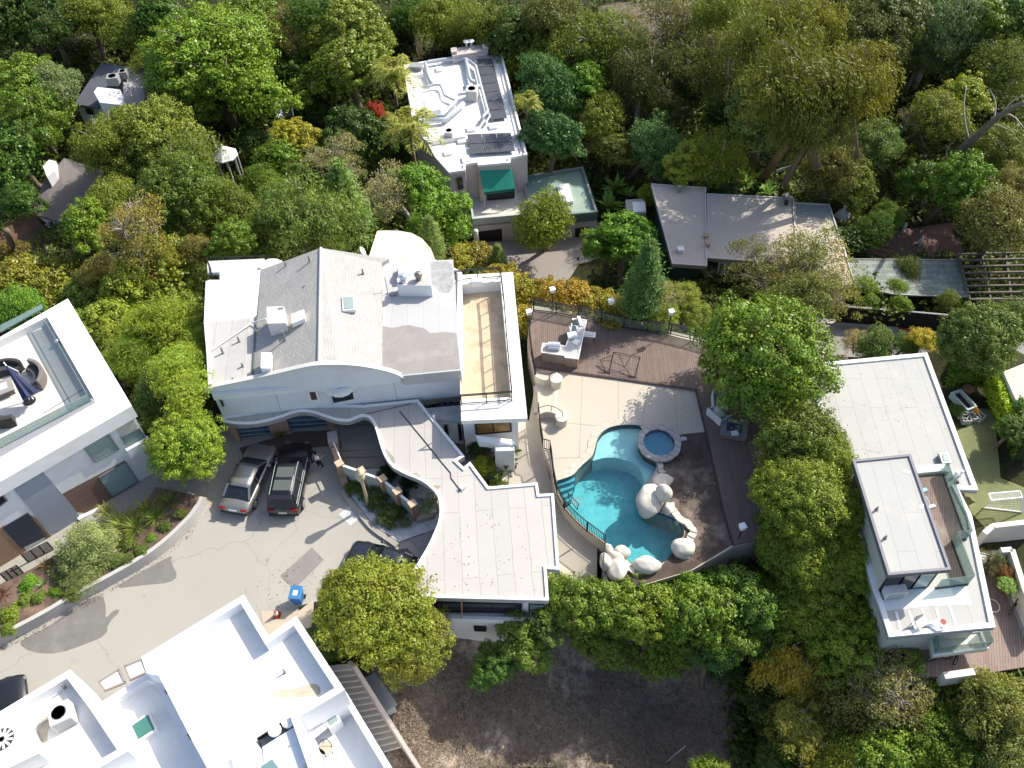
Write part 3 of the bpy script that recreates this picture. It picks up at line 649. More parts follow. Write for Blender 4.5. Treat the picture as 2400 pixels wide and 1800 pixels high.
# ---------------------------------------------------------------- boulders
def boulders():
 bm_ = plain('painted_boulder', (.66, .61, .52), .9, .1, 1.6, (.40, .34, .27), .6, bump=.9, fine=3)
 L_ = [((1553,1127), .68, (1.05,.75,.6), .1, 'flat white boulder, topmost of the rocks on the east side of the pool'),
          ((1522,1173), .98, (.85,1.25,.75), -.25, 'largest white boulder bulging over the east edge of the pool'),
          ((1556,1157), .55, (1,1,1.3), .2, 'round white boulder resting high on the back of the largest pool boulder'),
          ((1563,1193), .38, (.8,1.1,1.2), .1, 'small tan boulder wedged at the lower end of the largest pool boulder'),
          ((1601,1283), .72, (1.0,.92,.85), 0, 'round white boulder at the southeast corner of the pool'),
          ((1516,1325), .72, (1.2,.75,.75), -.2, 'oval white boulder lying at the south tip of the pool'),
          ((1458,1293), .46, (1.1,.85,.8), -.3, 'white boulder at the pool edge, right one of the southwest heap'),
          ((1426,1286), .34, (.8,1,.9), .2, 'small white boulder touching the end of the railing'),
          ((1445,1305), .42, (1.3,.7,.8), -.6, 'long white boulder lying diagonally in the middle of the southwest heap'),
          ((1421,1320), .52, (.75,1.25,.8), .15, 'tall white boulder against the railing in the southwest heap'),
          ((1448,1335), .7, (.85,1.1,.7), -.3, 'large white boulder at the bottom of the southwest heap by the trees'),
          ((1605,1305), .3, (1,.6,.5), 0, 'low pale stone behind the southeast corner boulder')]
 for i, ((x, y), r, sz, rot, lab) in enumerate(L_):
  r *= .93; c = P(x, y, ZP + r * .35)
  if 'resting high' in lab: c = P(x, y, ZP + 1.0)
  mb = MB(); mb.ball(c, r, sz, 24, .2, i + 1, rot); o = mb.build('boulder', bm_, smooth=True, sub=1)
  tagp(o, lab, 'boulder', 'white boulders around the pool')
 st = plain('pale_ledge_stone', (.60,.57,.5), .9, .12, 2, bump=.5)
 def ledge(pts, wd, lab):
  mb = MB(); rr = random.Random(len(pts)); l = []; r_ = []
  w_ = [P(a, b, ZP) for a, b in pts]
  w_ = [Vector(p) for p in smooth_pts([tuple(p) for p in w_], 1)]
  for i, p in enumerate(w_):
   q = (w_[min(i + 1, len(w_) - 1)] - w_[max(i - 1, 0)]).normalized(); nn = Vector((-q.y, q.x, 0)); l.append(p + nn * wd * rr.uniform(.3, .62)); r_.append(p - nn * wd * rr.uniform(.3, .65))
  for i in range(len(w_) - 1): mb.prism([l[i], l[i + 1], r_[i + 1], r_[i]], ZP - .4, ZP + rr.uniform(.1, .26))
  o = mb.build('stone_ledge', st); tagp(o, lab, 'stone ledge')
 ledge([(1571,1180),(1577,1198),(1592,1215),(1612,1230),(1627,1246),(1615,1266)], .42, 'jagged pale stone ledge stepping down the east edge of the pool')
 ledge([(1544,1082),(1548,1098),(1553,1112)], .36, 'short grey stone ledge joining the hot tub to the rocks')
 ledge([(1470,1330),(1480,1340),(1505,1342)], .4, 'pale stone ledge between the southwest rock heap and the oval boulder')
boulders()
# ---------------------------------------------------------------- building tools
def patch(parent, name, mat, A, B, corners, proud=.03, thick=.06, root=None):
 """flat panel on the vertical plane A-B, its corners given by photograph position"""
 ps = [PW(x, y, A, B) for x, y in corners]
 d = Vector((B.y - A.y, A.x - B.x, 0)).normalized()
 if d.dot(Vector((0, 0, H)) - ps[0]) < 0: d = -d
 mb = MB(); k = len(ps); vs = [p + d * proud for p in ps] + [p + d * (proud - thick) for p in ps]
 mb.add(vs, [list(range(k)), list(range(k, 2 * k))[::-1]] + [[i, (i + 1) % k, k + (i + 1) % k, k + i] for i in range(k)])
 return mb.build(name, mat, parent), ps, d
def window(parent, A, B, corners, glass, frame=None, wd=.06, name='window', bars=0):
 ps = [PW(x, y, A, B) for x, y in corners]
 d = Vector((B.y - A.y, A.x - B.x, 0)).normalized()
 if d.dot(Vector((0, 0, H)) - ps[0]) < 0: d = -d
 mb = MB(); k = len(ps)
 for i in range(k): mb.beam(ps[i] + d * .04, ps[(i + 1) % k] + d * .04, wd, .1, up=d)
 for i in range(bars):
  f = (i + 1) / (bars + 1); mb.beam(ps[0].lerp(ps[1], f) + d * .03, ps[3].lerp(ps[2], f) + d * .03, wd * .7, .07, up=d)
 fr = mb.build(name, frame or greymetal, parent)
 c = sum(ps, Vector()) / k
 mb = MB(); qs = [c + (p - c) * .985 for p in ps]; vs = [p + d * .055 for p in qs] + [p - d * .02 for p in qs]
 mb.add(vs, [list(range(k)), list(range(k, 2 * k))[::-1]] + [[i, (i + 1) % k, k + (i + 1) % k, k + i] for i in range(k)]); mb.build('pane', glass, fr)
 return fr
def wprism(parent, name, mat, pts, z0, z1): return MB().prism(pts, z0, z1).build(name, mat, parent)
def roofpts(px, z): return [(p.x, p.y) for p in pix(px, z)]
def parapet(parent, pts, wd, z0, z1, mat, name='parapet'):
 mb = MB(); ring(mb, pts, wd, z0, z1); return mb.build(name, mat, parent)
def unit_ac(px, py, z, s=(.9, .9, .9), rz=0, label='', group=None, parent=None, fan=True, col=None):
 c = P(px, py, z); t = thing('condenser_unit', label, 'air conditioner', (c.x, c.y, z), rz, group)
 MB(True).box((0, 0, s[2] / 2 + .06), s).build('housing', col or plain('ac_cream', (.62,.62,.6), .6), t, bevel=.03)
 MB(True).box((0, 0, .03), (s[0] * .9, s[1] * .9, .06)).build('base', greymetal, t)
 if fan:
  MB(True).lathe([(.34 * s[0], s[2] + .055), (.34 * s[0], s[2] + .075)], n=18).build('fan_opening', plain('fan_dark', (.05,.05,.05)), t)
  mb = MB(True)
  for i in range(5): mb.box((.17 * s[0] * math.cos(i * 1.257), .17 * s[0] * math.sin(i * 1.257), s[2] + .09), (.34 * s[0], .07, .01), i * 1.257)
  mb.lathe([(.3 * s[0], s[2] + .1), (.31 * s[0], s[2] + .1)], n=18)
  mb.build('fan_guard', greymetal, t)
 m2 = MB(True)
 for i in range(6): m2.box((0, -s[1] / 2 - .005, .15 + i * s[2] * .14), (s[0] * .84, .012, .03))
 m2.build('louvres', plain('louvre_grey', (.35,.35,.35)), t)
 return t
def skylight(pts, z, h, label, glass=None, frame=None, group=None):
 w_ = roofpts(pts, z + h); c = sum((Vector(p) for p in w_), Vector((0, 0))) / len(w_)
 t = thing('skylight', label, 'skylight', (c.x, c.y, z), 0, group)
 MB().prism(w_, z, z + h).build('curb', frame or white, t)
 i, o = inset(w_, .1); MB().prism([tuple(p) for p in i], z + h - .02, z + h + .035).build('pane', glass or skyl, t, bevel=.01)
 return t
def pipe(px, py, z, h, label, r=.06, group='vent pipes on the roofs', lean=None, mat=None):
 p = P(px, py, z); mb = MB().tube([(p.x, p.y, z - .05), (p.x, p.y, z + h)], r, 8)
 mb.lathe([(r * 1.9, 0), (r * 1.1, .06)], (p.x, p.y, z), 8)
 return tagp(mb.build('vent_pipe', mat or plain('pipe_grey', (.25,.24,.23))), label, 'pipe', group)

sheetroof = bricky('grey_sheet_roof', (.50,.48,.445), (.47,.455,.425), (.34,.32,.30), 6.5, .93, .018, -ang((1145,1143), (1163,1400), 2.6), rough=.75, var=.06, off=.37, bump=.2, dirt=(.50,.48,.44), dirt_amt=.35)
sheetroof2 = bricky('diagonal_sheet_roof', (.46,.46,.435), (.44,.44,.42), (.34,.33,.32), 5.5, .95, .016, -ang((2171,829), (2291,1151), 3), rough=.8, var=.06, off=.41, bump=.2, dirt=(.52,.50,.44), dirt_amt=.5)
shingle = bricky('pale_shingles', (.49,.475,.45), (.42,.41,.39), (.30,.29,.275), .33, .16, .014, R_(90), rough=.9, var=.16, bump=.6, dirt=(.33,.32,.31), dirt_amt=.35)
brickp = bricky('tan_brick', (.52,.33,.22), (.42,.26,.18), (.36,.28,.22), .26, .09, .012, mode='wall')
metalroof = plain('flat_grey_roofing', (.46,.46,.45), .8, .08, .5, (.55,.53,.49), .4)

# ================================================================ curved white house
def main_house():
 t = thing('curved_white_house', 'large white stucco house with grey gabled shingle roof and wavy eaves above the garage', 'house', P(740, 960, 0))
 ZE = 4.7; ZC = 2.6
 # outline of the upper storey at eave height
 front = [(499,931),(560,925),(640,917),(700,911),(730,908),(745,908.5),(758,912),(770,918),(784,923.5),(800,923.5),(815,918),(830,905),(843,897),(860,893),(900,890),(960,884),(1020,878),(1082,873)]
 back = [(1083,640),(1020,612),(900,618),(800,640),(660,655),(560,660),(490,660),(484,700),(484,760),(487,830),(490,880)]
 F_ = [tuple(P(x, y, ZE))[:2] for x, y in front]; B_ = [tuple(P(x, y, ZE))[:2] for x, y in back]
 wall_f = [(499,935),(1082,877)]
 fl = [(P(x, y, ZE).x, P(x, y, ZE).y + .22) for x, y in wall_f]
 MB().prism(fl + [tuple(P(x, y, ZE))[:2] for x, y in [(1083,660),(900,640),(660,672),(490,678)]], ZC - .25, ZE - .3).build('wall', stucco, t)
 bk_ = [p for p in fl]; MB().prism([(fl[0][0] + .03, fl[0][1] + 1.5), (fl[1][0], fl[1][1] + 1.5)] + [tuple(P(x, y, ZE))[:2] for x, y in [(1083,660),(900,640),(660,672),(490,678)]], -.3, ZC - .26).build('lower_wall', stucco, t)
 # projecting curved upper wall: follows the wavy eave
 MB().prism(F_ + B_, ZE - .32, ZE).build('wavy_eave', white, t)
 o = MB(); ring(o, F_ + B_, .28, ZE - .02, ZE + .16); o.build('eave_rim', stucco, t)
 dirtroof = plain('stained_ledge', (.33,.34,.36), .9, .3, 1.5, (.16,.17,.19), .8)
 i_, _ = inset(F_ + B_, .27); MB().prism([tuple(p) for p in i_], ZE - .01, ZE + .04).build('ledge_roof', dirtroof, t)
 # gable roof volumes
 def rp(x, y, z): p = P(x, y, z); return (p.x, p.y, z)
 # left flat part, lower
 c1 = plain('bright_white_coating', (.70,.70,.68), .7, .07, .9, (.50,.49,.46), .6)
 left = [(487,662),(612,632),(606,690),(601,742),(484,757)]
 left2 = [(484,757),(601,742),(597,810),(592,884),(493,900),(490,826)]
 zl = 5.35
 MB().slope_prism([rp(*q, zl) for q in left], .7).build('flat_roof', c1, t)
 sh2 = bricky('grey_torch_roof', (.52,.51,.49), (.48,.47,.45), (.33,.32,.3), 7, 1.0, .014, R_(85), dirt=(.62,.55,.46), dirt_amt=.6, bump=.2)
 MB().slope_prism([rp(*q, zl) for q in left2], .7).build('flat_roof', sh2, t)
 zr = 7.0; zv = 5.4; zs = 5.75
 GA = [rp(612,632,zv), rp(664,612,zv + .9), rp(752,581,zr), rp(748,850,zr), rp(680,866,zv + .95), rp(592,884,zv)]
 MB().slope_prism([rp(612,632,zv), rp(752,581,zr), rp(748,850,zr), rp(592,884,zv)], .5).build('gable_roof', shingle, t)
 lsh = bricky('sunlit_shingles', (.48,.47,.45), (.43,.42,.40), (.32,.31,.30), .33, .16, .012, R_(90), rough=.9, var=.12, bump=.6)
 MB().slope_prism([rp(752,581,zr), rp(911,606,zs), rp(895,617,zs), rp(895,857,zs), rp(830,851,6.4), rp(790,848.5,6.8), rp(748,850,zr)], .5).build('gable_roof', lsh, t)
 MB().tube([rp(752,581,zr + .02), rp(748,850,zr + .02)], .1, 8).build('ridge_cap', plain('ridge_shingle', (.55,.54,.53)), t)
 # flat right part with a dark weathered patch
 rt = bricky('white_sheet_roof', (.50,.50,.495), (.48,.48,.48), (.38,.38,.37), 8, 1.0, .012, R_(88), var=.06, bump=.15, dirt=(.52,.51,.49), dirt_amt=.4)
 MB().slope_prism([rp(895,617,5.45), rp(1062,608,5.45), rp(1080,868,5.45), rp(945,881,5.45), rp(895,859,5.45)], .85).build('flat_roof', rt, t)
 dk = plain('weathered_roof_patch', (.30,.28,.265), .9, .15, .8, (.40,.365,.33), .8)
 pts = [(896,763),(905,765),(916,768),(930,767),(942,763),(960,762),(975,766),(990,768),(1002,775),(1008,781),(1022,780),(1045,778),(1070,781),(1079,864),(960,876),(940,878),(897,858)]
 MB().prism(roofpts(pts, 5.46), 5.455, 5.462).build('roof_patch', dk, t)
 MB().prism(roofpts([(1010,615),(1045,612),(1060,620),(1062,668),(1052,686),(1030,684),(1012,665)], 5.46), 5.455, 5.461).build('roof_patch', plain('mould_stain', (.36,.36,.36), .9, .35, 2), t)
 # front gable wall with its curved crest
 crest = [(483,913,5.15),(492,905,5.3),(545,894,5.55),(592,884.5,5.75),(640,874,6.2),(690,862,6.75),(730,853,7.15),(760,850.5,7.25),(800,850,7.1),(840,853,6.8),(870,858,6.45),(900,864,6.1),(925,871,5.75),(945,881,5.3)]
 crest = smooth_pts(crest, 1)
 mb = MB(); top = [Vector(rp(*c)) for c in crest]; k = len(top)
 offv = Vector((-.08, -1, 0)).normalized() * .12
 base_ = [P(c[0], 924 - (c[0] - 485) * .0957, ZE) for c in crest]
 vs = [p + offv for p in top] + [b_ + Vector((0,0,.03)) for b_ in base_] + [p - offv * .2 for p in top] + [Vector((p.x, p.y, ZE)) - offv * .2 for p in top]
 fs = []
 for i in range(k - 1): fs += [[i, i + 1, k + i + 1, k + i], [2 * k + i + 1, 2 * k + i, 3 * k + i, 3 * k + i + 1], [i + 1, i, 2 * k + i, 2 * k + i + 1]]
 fs += [[0, k, 3 * k, 2 * k], [k - 1, 2 * k - 1, 4 * k - 1, 3 * k - 1][::-1]]
 mb.add(vs, fs); mb.build('gable_wall', stucco, t)
 mb = MB()
 for i in range(k - 1): mb.beam(top[i] + offv * .5 + Vector((0, 0, .03)), top[i + 1] + offv * .5 + Vector((0, 0, .03)), .3, .1)
 mb.build('gable_coping', plain('coping_cream', (.66,.64,.6), .8, .1, 3), t)
 # side edge of the west wall
 mb = MB()
 ed = [rp(487,660,zl + .05), rp(483,757,zl + .05), rp(489,826,zl + .05), rp(493,902,zl + .05)]
 for i in range(3): mb.beam(ed[i], ed[i + 1], .22, .16)
 mb.build('roof_edge', stucco, t)
 MB().beam(rp(601,740,zl + .06), rp(592,886,zl + .06), .09, .1).build('gutter', plain('green_gutter', (.10,.14,.12)), t)
 # stucco joints
 A, B = P(499,935,ZE) + Vector((0,.22,0)), P(1082,877,ZE) + Vector((0,.22,0))
 for q in (((645,921),(658,961)),((769,905),(783,965)),((920,889),(932,940))):
  a, b_ = PW(*q[0], A, B), PW(*q[1], A, B); MB().beam(a + Vector((0,-.005,0)), b_ + Vector((0,-.005,0)), .03, .03).build('wall_joint', plain('joint_grey', (.40,.41,.43)), t)
 # windows
 window(t, A, B, [(721,915),(741,914),(748,936),(728,938)], plain('window_interior', (.09,.06,.05), .4), white, .14)
 window(t, A, B, [(775,924),(827,914),(831,934),(781,944)], glass_d, white, .05)
 window(t, A, B, [(513.5,933),(519,932),(526,949),(522,951)], glass_d, greymetal, .03)
 for i in range(3): window(t, A, B, [(1021.5 + i * 14.5, 943 - i * 1.6),(1034 + i * 14.5, 942 - i * 1.6),(1034 + i * 14.5, 948.5 - i * 1.6),(1021.5 + i * 14.5, 949.5 - i * 1.6)], glass_d, greymetal, .04)
 # ---- canopy over the garage, running into the carport roof
 can = [(519,979),(523,991),(552,995),(580,995.5),(600,994),(624,989.5),(645,984),(667,977),(685,970),(702,966),(720,966.5),(738,970),(755,976),(770,981),(786,986),(800,988),(812,989),(824,987),(838,981),(849,977),(858,978),(865,981),(871,987),(876,995),(882,1012),(887,1030),(893,1050),(900,1068),(910,1085),(922,1098),(940,1108),(960,1117),(975,1123),(990,1130),(1004,1140),(1017,1152),(1026,1165),(1030,1179),(1031,1196),(1030,1212),(1026,1229),(1020,1244),(1011,1265),(1001,1285),(982,1317),(963,1347),(950,1372),(960,1402),(1006,1402),(1286.5,1409),(1281,1334),(1311,1337),(1298,1158),(1264,1160),(1260,1133),(1145.6,1142.7),(1102,1084),(1087,1096.6),(1071,1081.7),(1089,1071),(980,938),(853,951),(800,950),(700,952),(600,966)]
 cw = roofpts(can, ZC)
 MB().prism(cw, ZC - .28, ZC).build('canopy_roof', sheetroof, t)
 o = MB(); ring(o, cw, .16, ZC - .30, ZC + .1); o.build('canopy_rim', white, t)
 st = plain('rust_stain', (.36,.27,.18), .9, .3, 3)
 smk = plain('soot_stain', (.33,.31,.28), .9, .3, 2)
 MB().prism(smooth_pts(roofpts([(985,1128),(1000,1136),(1020,1138),(1036,1138),(1026,1146),(1018,1150)], ZC + .006), 1, True), ZC, ZC + .006).build('roof_stain', st, t)
 MB().prism(smooth_pts(roofpts([(897,1052),(903,1050),(915,1062),(927,1078),(925,1090),(912,1078)], ZC + .005), 2, True), ZC, ZC + .005).build('roof_stain', smk, t)
 MB().prism(smooth_pts(roofpts([(960,1112),(975,1106),(990,1120),(985,1127)], ZC + .005), 2, True), ZC, ZC + .005).build('roof_stain', smk, t)
 # conduit on the carport roof
 mb = MB(); cd = [(937,964),(998,1037),(1032,1080),(1056,1108),(1057,1120),(1078,1148)]
 mb.tube([P(x, y, ZC + .03) for x, y in cd], .025, 6); mb.tube([P(850,972,ZC + .05), P(920,956,ZC + .05), P(965,946,ZC + .05)], .018, 6); mb.build('conduit', blk, t)
 c = P(1084,1145,ZC); MB().prism(roofpts([(1076,1148),(1088,1136),(1094,1141),(1082,1154)], ZC + .02), ZC, ZC + .03).build('roof_patch', plain('dark_flashing', (.25,.25,.25)), t)
 MB().box((c.x, c.y, ZC + .12), (.3, .22, .2), .7).build('junction_box', white, t, bevel=.02)
 # garage: brick piers, doors
 gA, gB = P(553,1037,0), P(690,1016,0)
 d = (gB - gA).normalized(); nrm = Vector((-d.y, d.x, 0)); 
 def on(x, y): return PW(x, y, gA, gB)
 for cs in ([(531,992),(549,992),(564,1033),(553,1037)], [(630,980),(672,972),(684,1020),(640,1028)], [(769,975),(785,973),(790,1010),(772,1012)]):
  a, b_ = on(*cs[3]), on(*cs[2]); a.z = b_.z = 0
  MB().prism([tuple(a)[:2], tuple(b_)[:2], tuple(b_ + nrm * 1.2)[:2], tuple(a + nrm * 1.2)[:2]], -.2, ZC - .3).build('brick_pier', brickp, t)
 MB().beam(on(531,992) + nrm * .2, on(790,960) + nrm * .2, .3, .5).build('brick_lintel', brickp, t)
 dm = bricky('blue_steel_door', (.10,.16,.22), (.085,.14,.20), (.05,.07,.09), .95, .5, .03, mode='wall', rough=.4, off=0)
 for cs in ([(552,995),(630,985),(640,1026),(563,1031)], [(674,975),(771,970),(773,1012),(684,1019)]):
  o, ps, dd = patch(t, 'garage_door', dm, gA + nrm * .3, gB + nrm * .3, cs, .02, .06)
  mb = MB()
  for f in (.22, .45, .68, .88): mb.beam(ps[0].lerp(ps[3], f) + dd * .05, ps[1].lerp(ps[2], f) + dd * .05, .05, .04, up=dd)
  mb.build('door_rail', galv, o)
 # carport walls and south front
 sA, sB = P(1000,1412,ZC), P(1284,1417,ZC)
 MB().prism(roofpts([(970,1385),(1280,1392),(1274,1180),(1140,1160),(1075,1150),(1035,1230)], ZC), -3.2, ZC - .28).build('carport_wall', stucco, t)
 window(t, P(975,1386,ZC), P(1279,1393,ZC), [(1015,1409),(1222,1413),(1222,1433),(1025,1431)], glass_d, blk, .06, bars=2)
 window(t, P(975,1386,ZC), P(1279,1393,ZC), [(1240,1413),(1276,1414),(1276,1436),(1240,1435)], glass_w, blk, .06)
 z_ = .1
 MB().prism(roofpts([(1035,1440),(1290,1448),(1286,1400),(1010,1396)], z_), z_ - 3.4, z_).build('balcony_block', stucco, t)
 MB().prism(roofpts([(1043,1441),(1290,1449),(1289,1457),(1044,1449)], z_ + .35), z_ - .1, z_ + .35).build('balcony_parapet', stucco, t)
 bA, bB = P(1035,1440,z_), P(1290,1448,z_)
 window(t, bA, bB, [(1111,1466),(1138,1467),(1139,1477),(1113,1476)], glass_d, blk, .05)
 mb = MB(); mb.tube([P(1082,1405,ZC), P(1082,1447,1.2)], .045, 6); mb.build('drain_pipe', plain('copper_pipe', (.40,.22,.15), .5), t)
 # ---- terrace block on the east side
 ZT = 4.6
 outb = [(1070,645),(1202,638),(1236,980),(1081,986)]; ow = roofpts(outb, ZT)
 inn = [(1068,668),(1173,659),(1198,931),(1081,936)]; iw = roofpts(inn, ZT)
 # ring of wide white parapet
 def four(o_, i_, z0, z1):
  mb = MB(); n = 4; vs = [(*p, z0) for p in o_] + [(*p, z1) for p in o_] + [(*p, z0) for p in i_] + [(*p, z1) for p in i_]; fs = []
  for k in range(4):
   q = (k + 1) % 4; fs += [[k, q, n + q, n + k], [2 * n + q, 2 * n + k, 3 * n + k, 3 * n + q], [n + k, n + q, 3 * n + q, 3 * n + k], [q, k, 2 * n + k, 2 * n + q]]
  mb.add(vs, fs); return mb
 lw = [tuple(Vector(i_).lerp(Vector(o_), .4)) for i_, o_ in zip(iw, ow)]; four(lw, iw, ZT - 1.0, ZT - .34).build('inner_parapet', stucco, t)
 four(ow, iw, ZT - .35, ZT).build('wide_parapet', plain('sun_bleached_white', (.82,.80,.76), .8, .05, .8, (.66,.58,.46), .35), t)
 MB().prism(iw, ZT - 1.1, ZT - .9).build('terrace_floor', plain('stained_tan_floor', (.56,.45,.31), .85, .22, 1.2, (.30,.23,.15), .7), t)
 low = roofpts([(1080,700),(1196,690),(1206,983),(1082,983)], ZT - .5)
 MB().prism(lw, -.3, ZT - 1.0).build('wall', stucco, t)
 A2, B2 = Vector((*lw[3], 0)), Vector((*lw[2], 0))
 MB().prism(roofpts([(998,957),(1081,949),(1081,986),(1018,981)], 2.8), 2.5, 2.8).build('stained_ledge', dirtroof, t); MB().prism(roofpts([(1012,962),(1081,958),(1081,984),(1022,979)], 2.5), -.2, 2.5).build('wall', stucco, t)
 A3, B3 = P(1022,979,2.5), P(1081,984,2.5)
 for q in ([(1041,995),(1049,994),(1052,1020),(1044,1021)], [(1073,992),(1080,991),(1084,1030),(1077,1031)]): window(t, A3, B3, q, glass_d, greymetal, .03)
 window(t, A2, B2, [(1114,992),(1195,986),(1198,1009),(1117,1016)], plain('warm_glass', (.34,.20,.07), .15, .4, 2.5, (.12,.07,.03), .8), blk, .1, bars=1)
 MB().slope_prism([rp(1115,1020,2.9), rp(1200,1030,2.4), rp(1206,1042,2.4), rp(1203,1043,2.3), rp(1122,1035,2.6)], .5).build('entry_canopy', stucco, t)
 MB().prism(roofpts([(1160,1040),(1205,1040),(1205,1060),(1160,1062)], 2.0), 0, 2.2).build('side_porch', stucco, t)
 pA, pB = P(1163,1078,0), P(1205,1076,0)
 o, ps, dd = patch(t, 'white_door', white, pA, pB, [(1165,1042),(1192,1041),(1192,1072),(1167,1073)], .04, .08)
 patch(o, 'pane', glass_w, pA, pB, [(1172,1043),(1189,1042),(1189,1052),(1173,1053)], .06, .02)
 # rear dome-shaped cream roof
 dome = [(858,622),(884,541),(905,540),(935,541),(965,546),(990,560),(1010,583),(1018,604),(1020,612),(910,619)]
 MB().prism(roofpts(dome, 5.3), 4.4, 5.3).build('cream_roof', plain('cream_roof_coating', (.78,.66,.48), .8, .1, 1.2, (.52,.40,.27), .6), t)
 MB().prism(roofpts([(606,625),(615,612),(632,606),(648,606),(662,612),(664,616),(625,640)], 4.9), 4.2, 4.9).build('bay_roof', c1, t)
 MB().prism(roofpts([(515,625),(607,612),(620,640),(515,662)], 4.6), 3.8, 4.6).build('rear_flat_roof', c1, t)
 rearA = roofpts([(500,600),(1000,560),(1075,640),(1075,680),(560,690)], 4.3)
 MB().prism(roofpts([(520,640),(900,618),(1060,620),(1070,700),(500,700)], 4.3), -6.5, 4.3).build('rear_wall', stucco, t)
 MB().prism(roofpts([(880,560),(985,570),(1010,620),(880,640)], 4.3), -7, 4.4).build('rear_wall', stucco, t)
 mb = MB(); b0, b1, b2 = P(485,604,4.3), P(626,600,4.3), P(494,648,4.3)
 MB().prism(roofpts([(486,640),(486,612),(620,606),(620,625),(515,640)], 3.4), 3.2, 3.4).build('rear_balcony', stucco, t)
 for a, b_ in ((b0, b1), (b0, b2)):
  mb.beam(a, b_, .06, .06); k = int((b_ - a).length / .14)
  for i in range(k + 1): q = a.lerp(b_, i / k); mb.beam(q, q - Vector((0, 0, .95)), .02)
 mb.build('rear_railing', blk, t)
 return t
house = main_house()

